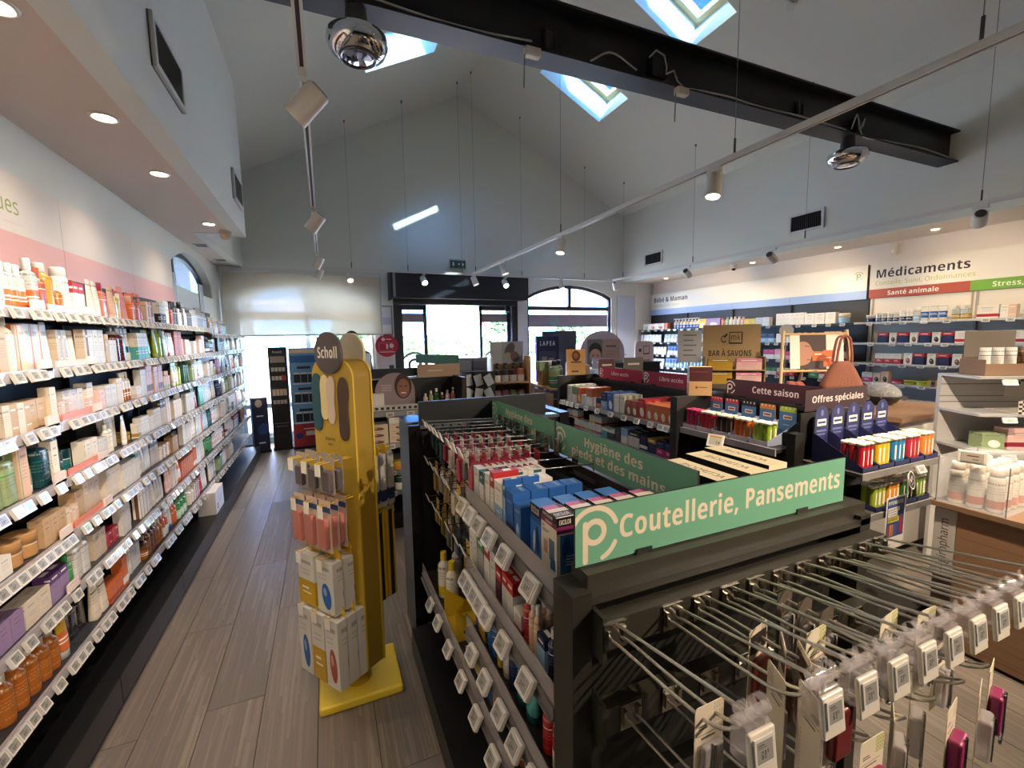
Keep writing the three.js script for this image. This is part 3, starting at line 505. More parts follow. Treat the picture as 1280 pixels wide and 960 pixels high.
// ---------- cosmetics wall: six bays, seven shelves ----------
const SY = [1.733, 1.505, 1.285, 1.055, 0.83, 0.6, 0.345], SX = -1.0, BAY0 = -1.4, BAYL = 0.925, NB = 6;
const RAIL = new THREE.MeshPhysicalMaterial({ color: new THREE.Color('#a09ca3'), roughness: 0.22, clearcoat: 0.5 });
const SNAME = ['top', 'second', 'third', 'fourth', 'fifth', 'sixth', 'lowest'];
const stripMat = M('#e0846f', 0.4), stripPale = M('#e9c4bd', 0.45);
seed = 31;
for (let b = 0; b < NB; b++) {
  const z0 = BAY0 - b * BAYL, z1 = z0 - BAYL, g = thing('wall_shelving', `${['nearest', 'second', 'third', 'fourth', 'fifth', 'farthest'][b]} bay of dark cosmetics shelving along the wall, counted from the viewer`, 'shelving', [0, 0, 0], 0, 'cosmetics shelving bays');
  mesh('back_panel', bx(XL + 0.004, XL + 0.02, 0.15, 1.98, z1 + 0.002, z0 - 0.002), M('#2a2c2e', 0.6), g);
  mesh('base', bx(XL + 0.004, -0.915, 0.0, 0.145, z1 + 0.001, z0 - 0.001), M('#141516', 0.35), g);
  mesh('base_front', bx(-0.915, -0.905, 0.02, 0.147, z1 + 0.003, z0 - 0.003), M('#1d2022', 0.3), g);
  mesh('upright', bx(XL + 0.02, XL + 0.05, 0.15, 1.98, z0 - 0.02, z0), M('#202224', 0.5), g);
  SY.forEach((y, k) => {
    const far = b >= 4, yy = y - (far && k === 0 ? 0.05 : 0);
    const s = mesh('shelf', bx(XL + 0.02, SX - 0.008, yy - 0.022, yy, z1 + 0.002, z0 - 0.002), M('#33353a', 0.4), g);
    mesh('price_rail', bx(-0.006, 0.004, -0.034, 0.006, -BAYL / 2 + 0.002, BAYL / 2 - 0.002), RAIL, s, [SX, yy, (z0 + z1) / 2]);
    if (b === 0 && k < 6 || (b === 1 && k < 5)) {
      const a = b === 0 ? -2.32 - 0.0 * k : z0 - 0.01, c = b === 0 ? z1 + 0.01 : z0 - 0.34;
      mesh('header_strip', bx(-0.004, 0, 0, 0.028, c, a - 0.02), b === 0 || k > 1 ? stripMat : stripPale, s, [SX - 0.003, yy + 0.004, 0]);
      mesh('strip_card', bx(-0.004, 0.004, 0, 0.045, -0.04, 0.04), M('#e6d5d0', 0.5), s, [SX, yy - 0.004, z1 + (b === 0 ? 0.05 : 0.6)]);
    }
    for (let z = z0 - 0.05 - rnd() * 0.03; z > z1 + 0.03;) {
      const t = mesh('price_tag', BOX(0.05, 0.04, 0.012), TAGM, s, [SX + 0.014, yy - 0.018, z]); t.rotation.set(0, Math.PI / 2, 0, 'YXZ'); t.rotation.x = -0.35 + rr(-0.06, 0.06); if (b > 2) t.scale.setScalar(0.9);
      z -= k === 4 && b === 0 ? 0.053 : rnd() < 0.35 ? 0.055 : rr(0.06, 0.12);
    }
  });
}
const CS = SNAME.map((s) => `the ${s} cosmetics shelf`);
const COSM = [`
bottle cream peach plain 7 16 2 white;oval_bottle cream peach plain 8.5 17 2 grey;tube ivory peach plain 6 15 1 ivory;bottle clear orange half 4.6 15 3 white;square_bottle clear orange half 4.6 20 1 palegrey;square_bottle rust white plain 4.6 15.5 1 rust;bottle gold gold plain 8 18 1 clear;pump amber cream plain 4.4 12 1 white;spray palegrey grey plain 6.4 18.5 1 palegrey;carton white red top 5 13 2;square_bottle palegrey burgundy stripe 5.4 15 1 crimson;tube ivory brown stripe 6 16 2 white;square_bottle salmon white plain 5.4 16 1 crimson;square_bottle peach crimson plain 5 16 1 crimson;tube peach lime stripe 7 15.5 1 peach;square_bottle yellow gold plain 5 15 1 red;carton white yellow band 3 13 1;pouch salmon red plain 9 17 1;square_bottle orange white plain 6 13 1 peach;pump salmon white plain 6.5 15 2 salmon;tube salmon rose plain 5 13 1 salmon;carton beige rust side 5 12 2;carton brown beige band 6 13 1;tube white brown plain 5 12 1 white;carton palegrey black half 6 13 2;carton white black plain 4 15 3;square_bottle rust beige plain 5 14 1 charcoal;square_bottle black white plain 6 16 2 black;bottle white grey plain 4.5 12 2 white;square_bottle black grey plain 5 17 1 black;bottle white grey plain 4 13 2;square_bottle charcoal silver plain 4.5 14 3 black;bottle silver grey plain 4.5 14 4 silver;bottle grey white plain 4.5 15 4 silver;bottle silver black plain 5 13 3 black;bottle amber gold plain 5 14 1 black;bottle ivory gold plain 5 15 2 black;bottle mustard black plain 5 15 2 black;tube white grey plain 5 13 5 white;bottle silver grey plain 5 13 4 silver;bottle gold black plain 5 14 3 black
`, `
carton cream peach plain 6 11 2;bottle cream grey plain 7 17 1 palegrey;carton tan orange stripe 6.5 12 2;bottle ivory peach plain 6.5 18 1 palegrey;carton cream orange stripe 5.6 14 1;carton palegrey orange stripe 5.6 14.5 3;tube ivory grey plain 5 15.5 1 ivory;carton beige grey side 4 13 2;tube ivory white plain 4.6 13 2 ivory;carton beige brown side 4.2 13.5 1;carton palegrey grey plain 5.6 13.5 3;carton tan cream plain 3.6 12 1;carton palegrey beige plain 4.2 9.5 2;pump burgundy crimson plain 6.5 17 2 palegrey;tube ivory darkgreen band 5 15 3 ivory;carton ivory turquoise half 5.4 13 3;tube lime ivory plain 6.5 15 1 lime;pouch sage white plain 7 15 1;tube lime yellow plain 6 16 1 lime;bottle lime lime plain 7 17 1 beige;square_bottle sage white plain 5.6 16 1 sage;tube ivory white plain 5 15 1 white;tube palegrey crimson stripe 4.6 14 1 crimson;tube white grey plain 4.5 14 2 white;carton rust salmon plain 9 15 2;carton rose white plain 4.2 10 4;carton palegrey rose plain 3.6 9 6;carton white rose stripe 3.4 10 5;carton rose peach plain 5 13 2;bottle black white band 5 12 4 black;bottle white black plain 4.5 9 4 white;square_bottle palegrey grey plain 5 15 3 palegrey;carton burgundy charcoal plain 5 14 2;bottle silver black plain 5 13 5 black;tube white pink plain 4.6 12 6 white;bottle palegrey grey plain 5 13 4 silver;tube rose pink plain 4.5 12 5 rose;carton white charcoal top 5 12 4;bottle peach gold plain 5 13 4 white
`, `
jar peach black plain 6 4 2 black;jar beige black plain 6.4 4.4 2 black;carton cream tan side 8 9 2;carton tan cream plain 6 9 2;carton cream beige plain 4.5 12 1;carton beige rose side 5.6 7 2;carton palegrey rose plain 6 9.5 3;carton ivory rose half 6 11 1;carton rose white plain 6 8 1;carton palegrey white plain 6.6 9 2;carton cream grey plain 3.6 11 2;bottle palegrey amber half 3.8 13 3 palegrey;carton navy silver plain 5.4 7 1;carton white rose band 8 6 1;carton palegrey beige plain 4.4 13 2;carton rose brown band 4.2 14 7;carton peach brown band 4.2 9.5 5;tube ivory sage plain 5.5 14 1 ivory;tube lime white half 5.6 14 1 lime;pump lime ivory plain 6 18 2 beige;bottle darkgreen lime stripe 5 16 3 beige;tube white grey plain 4.5 13 2 white;square_bottle sage white plain 6 16 1 sage;carton white grey plain 4 14 2;tube palegrey rose plain 4.2 13 5 palegrey;tube rose pink plain 4.5 12 3 rose;carton white rose plain 3.6 11 6;carton yellow crimson top 8 9 1;carton crimson pink plain 6 12 2;carton pink white band 5 12 2;tube paleblue white plain 4.5 14 8 paleblue;tube palegrey blue plain 4.5 13 6 white;tube orange rust plain 5 13 3 orange;carton palegrey charcoal top 5 12 5;bottle sage lime plain 5 13 4 lime;bottle peach brown plain 5 13 4 white
`, `
bottle palegrey grey plain 6.5 16 2 sage;square_bottle sage green plain 8 17 2 darkgreen;carton peach sage stripe 6 15 1;tube sage white plain 5.6 14.5 1 white;square_bottle darkteal teal plain 8 17 1 charcoal;carton ivory teal plain 4.8 13.5 1;tube darkteal silver stripe 7 17 1 teal;jar teal white plain 6.5 8 2 darkteal;carton ivory grey plain 6 9 2;carton palegrey beige plain 5 8 2;bottle ivory grey plain 3.6 12 2 white;carton palegrey grey plain 4 14 3;tube ivory white plain 4.5 13 1 white;jar gold ivory plain 6.4 4.2 2 gold;carton ivory gold plain 4.6 9 4;carton cream gold plain 4.2 10.5 5;carton beige charcoal top 5 14 2;carton peach white side 4.6 14 2;carton cream peach plain 6 11 4;bottle ivory grey plain 4 13 3 white;carton palegrey grey plain 3.6 12 6;tube crimson white plain 4.6 12 2 crimson;tube lime sage plain 5 14 2 lime;tube turquoise white plain 5 15 3 turquoise;tube paleblue teal plain 5 15 4 paleblue;tube ivory red stripe 5 15 2 ivory;tube white grey plain 4.4 13 5 white;bottle navy white plain 5 13 3 white;tube white rose plain 4.4 13 6 white;bottle sage grey plain 5 13 4 white;bottle palegrey grey plain 5 14 5 silver;carton charcoal grey plain 5 13 4;carton palegrey white plain 4 13 8;tube mint teal plain 5 13 4 mint;carton white green band 5 12 4
`, `
carton cream peach plain 7 7 2;carton white beige plain 7 6 2;jar wood cream plain 9 8 2 wood;carton tan brown plain 5.4 9 3;carton cream peach side 4.6 8 2;carton tan tan plain 7 11 1;carton beige cream plain 5 13 3;bottle palegrey grey plain 3.6 14 2 silver;carton cream beige plain 5.4 12 3;carton palegrey beige plain 5.6 11 3;carton palegrey teal top 4.4 15 1;tube palegrey grey plain 5 14 3 palegrey;carton ivory grey plain 4.5 13 2;carton beige charcoal top 7 14 2;carton cream kraft side 7 8 3;carton kraft cream plain 6 9 2;carton charcoal white plain 6 10 2;carton palegrey beige side 4.4 12 5;tube white grey plain 5 15 3 white;carton white rose plain 4 13 4;carton salmon orange plain 4.4 12 1;tube paleblue white plain 5 14 4 paleblue;bottle teal darkgreen plain 5 14 3 darkgreen;tube white rose stripe 4.4 13 8 white;carton ivory rose plain 4 12 6;tube palegrey crimson plain 4.5 13 4 white;carton white grey plain 4.2 13 8;carton rose crimson plain 5 13 4;tube white pink plain 4.6 13 6 white;bottle ivory brown plain 5 13 5 ivory;carton peach rust plain 5 12 4;carton white rust plain 5 13 6
`, `
carton palegrey lilac side 8 9 2;carton lilac purple plain 7 8 2;carton cream white plain 8 8 2;carton lilac purple top 6.4 9.5 2;bottle green mint plain 4.6 11 1 green;square_bottle palegrey grey plain 6.6 15 2 palegrey;oval_bottle grey palegrey plain 6 16 1 palegrey;carton beige cream plain 6 10 2;carton red crimson side 7.4 6.5 2;carton palegrey rose plain 5 13 2;bottle palegrey amber plain 4.4 13 3 white;carton ivory brown stripe 4.6 13 3;pouch cream white plain 6 14 2;tube palegrey white plain 4.6 14 3 white;carton rust white plain 6 7 1;tube rose salmon plain 4.6 13 2 rose;carton cream orange stripe 6 12 2;tube orange white half 5 13 2 orange;carton orange ivory band 5 12 8;carton white palegrey plain 6 14 2;tube ivory beige plain 5 14 3 ivory;bottle green mint plain 6.5 15 4 green;tube white rose plain 4.4 13 10 white;tube white crimson band 4.4 13 6 white;bottle palegrey grey plain 5 13 6 silver;carton palegrey crimson top 5 12 6;carton charcoal rust plain 5 12 5;carton orange rust plain 5 12 4;carton rust brown plain 5 12 5;tube white grey plain 4.6 13 6 white;carton brown rust plain 5 11 6
`, `
carton ivory grey plain 8 8 2;pouch palegrey grey plain 8 11 1;bottle amber orange plain 7 15 3 palegrey;bottle amber brown plain 6 14 2 grey;tube mustard orange half 7 16 1 grey;square_bottle black navy plain 6.4 15 3 black;pouch cream black plain 7 17 2;carton orange rust band 7.4 7.5 2;carton orange white band 6 13 1;bottle palegrey grey plain 4 15 3 palegrey;carton ivory palegrey plain 6 11 2;bottle brown amber plain 5 14 4 beige;bottle amber brown plain 5 12 2 ivory;bottle orange white half 5.4 13 2 white;tube palegrey blue plain 5 15 2 blue;bottle orange ivory plain 5 13 2 palegrey;bottle green mint half 7.4 13 3 darkgreen;tube green darkgreen plain 6 15 1 green;bottle ivory grey plain 6.5 11 2 ivory;carton palegrey crimson side 5 12 3;tube red white plain 5 12 2 red;tube white grey plain 5 14 3 white;bottle red crimson plain 5 13 2 white;tube ivory red plain 5 14 3 ivory;carton palegrey grey plain 5 13 4;carton sage ivory plain 5 9 3;tube white palegrey plain 5 12 4 white;carton beige brown plain 5 10 4;bottle palegrey grey plain 5 12 4 white
`];
COSM.forEach((items, k) => {
  seed = 400 + k;
  const z = k === 6 ? -1.62 : k > 3 ? -1.7 : -1.78;
  const parts = items.trim().split(';'); let acc = 0; const lim = 6.9 + z - 0.06, keep = [];
  const more = [];
  for (const p of parts) { const q = p.trim().split(/\s+/); let n = +q[6]; while (n > 3 && q[0] !== 'gap') { const c = 1 + Math.floor(rnd() * 3), v = [...q]; v[6] = c; v[5] = (+q[5] * rr(0.78, 1.12)).toFixed(1); if (q[0] === 'carton') v[4] = (+q[4] * rr(0.8, 1.2)).toFixed(1); v[3] = pick(['plain', 'band', 'stripe', 'half', 'plain', q[3]]); if (rnd() < 0.4) v[2] = pick(['grey', 'rose', 'silver', 'charcoal', 'sage', 'crimson', 'beige', 'paleblue']); more.push(v.join(' ')); n -= c; } q[6] = n; more.push(q.join(' ')); }
  for (const p of more) { const q = p.trim().split(/\s+/); let n = +q[6]; const w = +q[4] / 100; while (n > 0 && acc + n * w + 0.004 > lim - 0) n--; if (n < 1) break; q[6] = n; q[7] = q[7] || '-'; q[8] = 1; q[9] = ''; q[5] = Math.min(20.2 - (k === 0 ? 0 : 0), +q[5] * (k === 0 ? 1.12 : q[0] === 'jar' || +q[5] < 9 ? 1.15 : 1.22)).toFixed(1); q[9] = 0; q[10] = rnd() < 0.35 ? rr(0.5, 4).toFixed(1) : 0; keep.push(q.join(' ')); acc += n * w + 0.004; }
  const farShelf = k === 0;
  const cut = -(BAY0 - 4 * BAYL) + z;   // where the farther, lower top shelf begins
  if (!farShelf) fill({ items: keep.join(';'), x: SX - 0.02, y: SY[k] + 0.0005, z, dir: [0, -1], ry: Math.PI / 2, shelf: CS[k], farAt: 2.3, pre: 'cosmetics' });
  else {
    const a = [], c = []; let t = 0; for (const q of keep) { const v = q.split(/\s+/), L = +v[6] * +v[4] / 100 + 0.004; (t + L < cut ? a : c).push(q); t += L; }
    fill({ items: a.join(';'), x: SX - 0.02, y: SY[0] + 0.0005, z, dir: [0, -1], ry: Math.PI / 2, shelf: CS[0], farAt: 2.3, pre: 'cosmetics' });
    fill({ items: c.join(';'), x: SX - 0.02, y: SY[0] - 0.0495, z: BAY0 - 4 * BAYL - 0.02, dir: [0, -1], ry: Math.PI / 2, shelf: 'the farther top cosmetics shelf', farAt: -1 });
  }
});
// signboard over the shelves and plain glossy panels beyond it
{
  const g = thing('cosmetics_signboard', 'long white signboard with green lettering and pink lower band over the cosmetics shelves', 'sign');
  for (let i = 0; i < 4; i++) {
    const z0 = -1.4 - i * 1.025, z1 = z0 - 1.022;
    const p = mesh('white_panel', bx(XL + 0.001, XL + 0.014, 2.15, 2.44, z1, z0), M('#ddd5ca', 0.45), g); mesh('pink_panel', bx(XL + 0.001, XL + 0.015, 1.93, 2.149, z1, z0), M('#e0aea6', 0.5), g);
  }
  const t = canvas(1024, 160, (c, w, h) => { c.fillStyle = '#ddd5ca'; c.fillRect(0, 0, w, h); c.fillStyle = '#8fa05a'; c.font = '118px sans-serif'; c.textAlign = 'right'; c.fillText('spécifiques', w - 12, 112); });
  board('lettering', 0.98, 0.153, 0.002, t, '#ddd5ca', g, [XL + 0.0155, 2.275, -2.58], [0, Math.PI / 2, 0]);
}
for (let i = 0; i < 2; i++) mesh('panel', bx(XL + 0.001, XL + 0.012, 1.99, 2.32, -6.52 - i * 1.1 + 0.9, -5.52 - i * 1.02), M('#c3ccd2', 0.18), thing('wall_panel', i ? 'plain glossy panel under the arched light nearer the far corner' : 'plain glossy panel under the arched light beside the signboard', 'panel'));
{ // white box on the base
  const g = thing('white_display_box', 'white box with a small red emblem standing on the cosmetics base', 'box', [-0.985, 0.147, -4.45], Math.PI / 2);
  const t = canvas(256, 256, (c) => { c.fillStyle = '#e9e6e6'; c.fillRect(0, 0, 256, 256); c.fillStyle = '#9c2a45'; c.fillRect(40, 150, 40, 60); c.fillStyle = '#e9e6e6'; c.fillRect(52, 164, 16, 30); c.fillStyle = '#a9a3ab'; for (let i = 0; i < 4; i++) c.fillRect(100, 90 + i * 22, 120 - i * 14, 5); });
  board('carton', 0.3, 0.19, 0.13, t, '#dcd8d8', g, [0, 0.095, 0]);
}
// ---------- yellow foot-care stand ----------
// a hanging pack: card with a euro hole, bubble or box part; origin at the hole, hangs down, faces +z
function hangPack(name, lab, cat, pos, ry, o, group) {
  const g = thing(name, lab, cat, pos, ry, group), { w, h, d = 0.02, card = '#e9e6dd', head = card, box } = o;
  if (box !== undefined) {
    mesh('box', G('hb' + [w, h, d, o.cell], () => { const q = SHAPE.carton(o.cell); q.scale(w, h, d); return q; }), sheets[o.cell >> 8][0], g, [0, -h - 0.018, -d / 2]);
    mesh('hang_tab', G('ht' + w, () => { const s = new THREE.Shape(); s.absarc(0, 0, w * 0.42, 0, Math.PI); s.lineTo(-w * 0.42, -0.02); s.lineTo(w * 0.42, -0.02); s.lineTo(w * 0.42, 0); const hole = new THREE.Path(); hole.absarc(0, 0.002, 0.006, 0, 7); s.holes.push(hole); return new THREE.ExtrudeGeometry(s, { depth: 0.0012, bevelEnabled: false, curveSegments: 10 }); }), M(head, 0.5), g, [0, 0, -d - 0.0014]);
  } else {
    mesh('card', G('hc' + [w, h], () => { const s = new THREE.Shape(), r = 0.006; s.moveTo(-w / 2, -h + r); s.lineTo(-w / 2, 0.018 - r); s.quadraticCurveTo(-w / 2, 0.018, -w / 2 + r, 0.018); s.lineTo(w / 2 - r, 0.018); s.quadraticCurveTo(w / 2, 0.018, w / 2, 0.018 - r); s.lineTo(w / 2, -h + r); s.quadraticCurveTo(w / 2, -h, w / 2 - r, -h); s.lineTo(-w / 2 + r, -h); s.quadraticCurveTo(-w / 2, -h, -w / 2, -h + r); const hole = new THREE.Path(); hole.absellipse(0, 0, w * 0.2, 0.005, 0, 7); s.holes.push(hole); const q = new THREE.ExtrudeGeometry(s, { depth: 0.0012, bevelEnabled: false, curveSegments: 6 }); const uv = q.attributes.uv; for (let i = 0; i < uv.count; i++) uv.setXY(i, uv.getX(i) / w + 0.5, (uv.getY(i) + h) / (h + 0.018)); return q; }), o.tex || M(card, 0.5), g);
    if (head !== card) mesh('header', G('hh' + w, () => new THREE.BoxGeometry(w, 0.022, 0.0016)), M(head, 0.45), g, [0, -0.02, 0.0016]);
    mesh('contents', G('hbl' + [w, h, d], () => new RoundedBoxGeometry(w * 0.72, h * 0.62, d, 2, Math.min(d * 0.4, 0.006))), o.bm || M(o.fill || '#8a8078', 0.35), g, [0, -h * 0.58, d / 2 + 0.0012]);
    if (o.tool) mesh('tool', o.tool(), M('#b9bbbe', 0.2, { metalness: 1 }), g, [0, -h * 0.55, d + 0.002]);
  }
  return g;
}
{
  const TH = -55 * Math.PI / 180, YEL = '#bd9f36', P = [0.06, 0, -2.03], g = thing('footcare_stand', 'yellow foot-care display stand with grey round logo and sample insoles', 'display stand', P, TH);
  const base = mesh('base', RBX(0.352, 0.042, 0.31, 0.012, 2), M('#e6c83a', 0.45), g, [0, 0.021, 0]); base.position.set(0, 0.021, 0); base.rotation.y = -TH;
  { const c = Math.cos(-TH), s = Math.sin(-TH); const dx = 0.07 - P[0], dz = -2.055 - P[2]; base.position.set(dx * c + dz * s, 0.021, -dx * s + dz * c); }
  const W = 0.27, D = 0.1, yb = 0.16;
  const prof = (w, r, top) => { const s = new THREE.Shape(); s.moveTo(-w / 2, yb); s.lineTo(w / 2, yb); s.lineTo(w / 2, top - r); s.absarc(w / 2 - r, top - r, r, 0, Math.PI / 2); s.lineTo(-w / 2 + r, top); s.absarc(-w / 2 + r, top - r, r, Math.PI / 2, Math.PI); s.lineTo(-w / 2, yb); return s; };
  mesh('column', new THREE.ExtrudeGeometry(prof(W - 0.012, 0.07, 1.515), { depth: D - 0.016, bevelEnabled: false, curveSegments: 10 }), M('#8d7222', 0.5), g, [0, 0, -D / 2 + 0.008]);  // sides darker than the face panels: their shade is put into the colour
  mesh('foot_post', CYL(0.05, 0.06, 0.12, 20), M('#c7a126', 0.5), g, [0, 0.1, 0]);
  for (const z of [D / 2 - 0.008, -D / 2]) mesh('face_panel', new THREE.ExtrudeGeometry(prof(W, 0.075, 1.52), { depth: 0.008, bevelEnabled: false, curveSegments: 10 }), M(YEL, 0.45), g, [0, 0, z]);
  const disc = canvas(512, 512, (c) => { c.fillStyle = '#4c474b'; c.fillRect(0, 0, 512, 512); c.fillStyle = '#efe9e0'; c.save(); c.translate(60, 315); c.scale(1, 1.25); fitText(c, 'Scholl', 0, 392, 0, 150); c.restore(); });
  const dg = new THREE.CylinderGeometry(0.088, 0.088, 0.012, 40); dg.rotateX(Math.PI / 2); dg.rotateZ(0);
  { const uv = dg.attributes.uv, p = dg.attributes.position, n = dg.attributes.normal; for (let i = 0; i < uv.count; i++) if (Math.abs(n.getZ(i)) > 0.5) uv.setXY(i, 0.5 + p.getX(i) / 0.176 * Math.sign(n.getZ(i)), 0.5 + p.getY(i) / 0.176); else uv.setXY(i, 0.01, 0.01); }
  mesh('logo_disc', dg, printed(disc, 0.4), g, [0, 1.548, D / 2 + 0.007]);
  mesh('logo_disc', dg.clone(), M('#c9c3ae', 0.6), g, [0.0, 1.545, -D / 2 - 0.007], [0, Math.PI, 0]);
  // sample insoles
  const ins = (w, h) => { const s = new THREE.Shape(); s.moveTo(0, -h / 2); s.bezierCurveTo(w * 0.5, -h / 2, w * 0.46, -h * 0.3, w * 0.36, -h * 0.1); s.bezierCurveTo(w * 0.3, h * 0.1, w * 0.56, h * 0.2, w * 0.5, h * 0.34); s.bezierCurveTo(w * 0.45, h / 2, w * 0.1, h / 2, 0, h / 2); s.bezierCurveTo(-w * 0.4, h / 2, -w * 0.52, h * 0.3, -w * 0.48, h * 0.15); s.bezierCurveTo(-w * 0.42, -h * 0.1, -w * 0.5, -h * 0.3, -w * 0.44, -h * 0.38); s.bezierCurveTo(-w * 0.36, -h / 2, -w * 0.1, -h / 2, 0, -h / 2); return new THREE.ExtrudeGeometry(s, { depth: 0.003, bevelEnabled: true, bevelSize: 0.0015, bevelThickness: 0.001, bevelSegments: 2, curveSegments: 8 }); };
  [['#1f5361', -0.1, 1.335, 0.066, 0.25, 0], ['#e2d49a', -0.038, 1.36, 0.04, 0.19, 0.25], ['#d2bfae', 0.006, 1.35, 0.04, 0.2, 0.25], ['#4a382f', 0.075, 1.315, 0.066, 0.265, 0]].forEach(([c, x, y, w, h, ry]) => mesh('sample_insole', ins(w, h), M(c, 0.6), g, [x, y, D / 2 + 0.003 + (ry ? 0.006 : 0)], [0, ry, 0]));
  const words = canvas(256, 128, (c) => { c.fillStyle = '#bd9f36'; c.fillRect(0, 0, 256, 128); c.fillStyle = '#3a2f22'; c.font = 'bold 40px sans-serif'; c.fillText('ESSAYEZ', 30, 50); c.font = 'bold 32px sans-serif'; c.fillText('MOI !', 70, 100); });
  board('lettering', 0.11, 0.055, 0.001, words, YEL, g, [-0.02, 1.165, D / 2 + 0.0006]);
  // hooks
  const hookG = (L) => merge([rod([-0.012, 0, 0], [-0.012, 0.006, L], 0.0022), rod([0.012, 0, 0], [0.012, 0.006, L], 0.0022), rod([-0.012, 0.006, L], [0.012, 0.006, L], 0.0022)]);
  const row = (y, xs, L, back) => xs.forEach((x) => { const h = mesh('hook', G('sh' + L, () => hookG(L)), M('#d8b54a', 0.35, { metalness: 0.5 }), g, [x, y, back ? -D / 2 : D / 2]); if (back) h.rotation.y = Math.PI; mesh('price_plate', bx(-0.016, 0.016, -0.045, 0.005, L, L + 0.002), M('#e8e4da', 0.35), h); });
  row(1.115, [-0.09, 0, 0.09], 0.15); row(0.945, [-0.09, 0, 0.09], 0.15); row(0.715, [-0.08, 0.06], 0.15); row(0.475, [-0.09, 0, 0.09], 0.15);
  row(1.1, [-0.07, 0.05], 0.15, true); row(0.83, [-0.07, 0.05], 0.15, true);
  const toW = (x, y, z) => { const c = Math.cos(TH), s = Math.sin(TH); return [P[0] + x * c + z * s, y, P[2] - x * s + z * c]; };
  const zf = D / 2;
  seed = 61;
  // front packs
  [[-0.09, 2], [0, 2], [0.09, 2]].forEach(([x, n], i) => { for (let k = 0; k < n; k++) hangPack('insole_pack', `${['far', 'middle', 'near'][i]} ${k ? 'rear' : 'front'} slim grey insole pack on the stand's upper hooks`, 'insole pack', toW(x, 1.118, zf + 0.1 - k * 0.04), TH, { w: 0.07, h: 0.135, d: 0.02, card: '#a39d99', head: '#c2a43a', fill: '#5b5358' }, 'slim grey packs on the upper stand hooks'); });
  for (let i = 0; i < 3; i++) for (let k = 0; k < 3; k++) hangPack('heel_pack', `${['far', 'middle', 'near'][i]}, ${ordw[k]} from the front, of pink heel packs with blue tops`, 'heel pack', toW(-0.085 + i * 0.085, 0.948, zf + 0.125 - k * 0.036), TH, { w: 0.074, h: 0.2, d: 0.022, card: '#c9b3a6', head: '#2f4f7c', fill: '#b9746a' }, 'pink heel packs with blue tops on the stand');
  const c3 = cell('palegrey', 'mustard', 'half'), c4 = cell('palegrey', 'blue', 'photo'), c5 = cell('mustard', 'black', 'stripe'), c6 = cell('palegrey', 'rust', 'photo'), c7 = cell('grey', 'navy', 'band');
  for (let i = 0; i < 2; i++) for (let k = 0; k < 2; k++) hangPack('insole_box', `${i ? 'near' : 'far'} ${k ? 'rear' : 'front'} white insole box of the pair with yellow bottoms, under the pink packs`, 'insole box', toW(-0.075 + i * 0.13, 0.718, zf + 0.125 - k * 0.055), TH, { w: 0.11, h: 0.225, d: 0.045, box: 1, cell: i ? c4 : c3, head: '#e0b62c' }, 'white insole boxes under the pink packs');
  for (let i = 0; i < 3; i++) for (let k = 0; k < (i === 2 ? 3 : 1); k++) hangPack('insole_box', `${['far', 'middle', 'near'][i]} insole box ${k ? ['', 'second', 'third'][k] + ' from the front ' : ''}on the lowest hooks just over the yellow base`, 'insole box', toW(-0.095 + i * 0.092, 0.478, zf + 0.135 - k * 0.05), TH, { w: 0.084, h: 0.3, d: 0.044, box: 1, cell: [c4, c3, c6][i], head: '#e0b62c' }, 'insole boxes on the lowest hooks');
  // packs on the back of the column
  for (let i = 0; i < 2; i++) for (let k = 0; k < 3; k++) hangPack('slim_pack', `slim grey and yellow insole pack, ${ordw[k]} from the tip on the ${i ? 'first' : 'second'} rear hook`, 'insole pack', toW(0.07 - i * 0.1, 1.103, -zf - 0.13 + k * 0.045), TH + Math.PI, { w: 0.06, h: 0.24, d: 0.034, box: 1, cell: c7, head: '#e0b62c' }, 'slim packs on the rear upper hooks');
  for (let k = 0; k < 2; k++) hangPack('yellow_box', `long narrow yellow box hanging low behind the stand, ${k ? 'inner' : 'outer'} one`, 'insole box', toW(0.05, 0.833, -zf - 0.13 + k * 0.06), TH + Math.PI, { w: 0.075, h: 0.42, d: 0.05, box: 1, cell: c5, head: '#e0b62c' }, 'yellow boxes hanging low behind the stand');
}
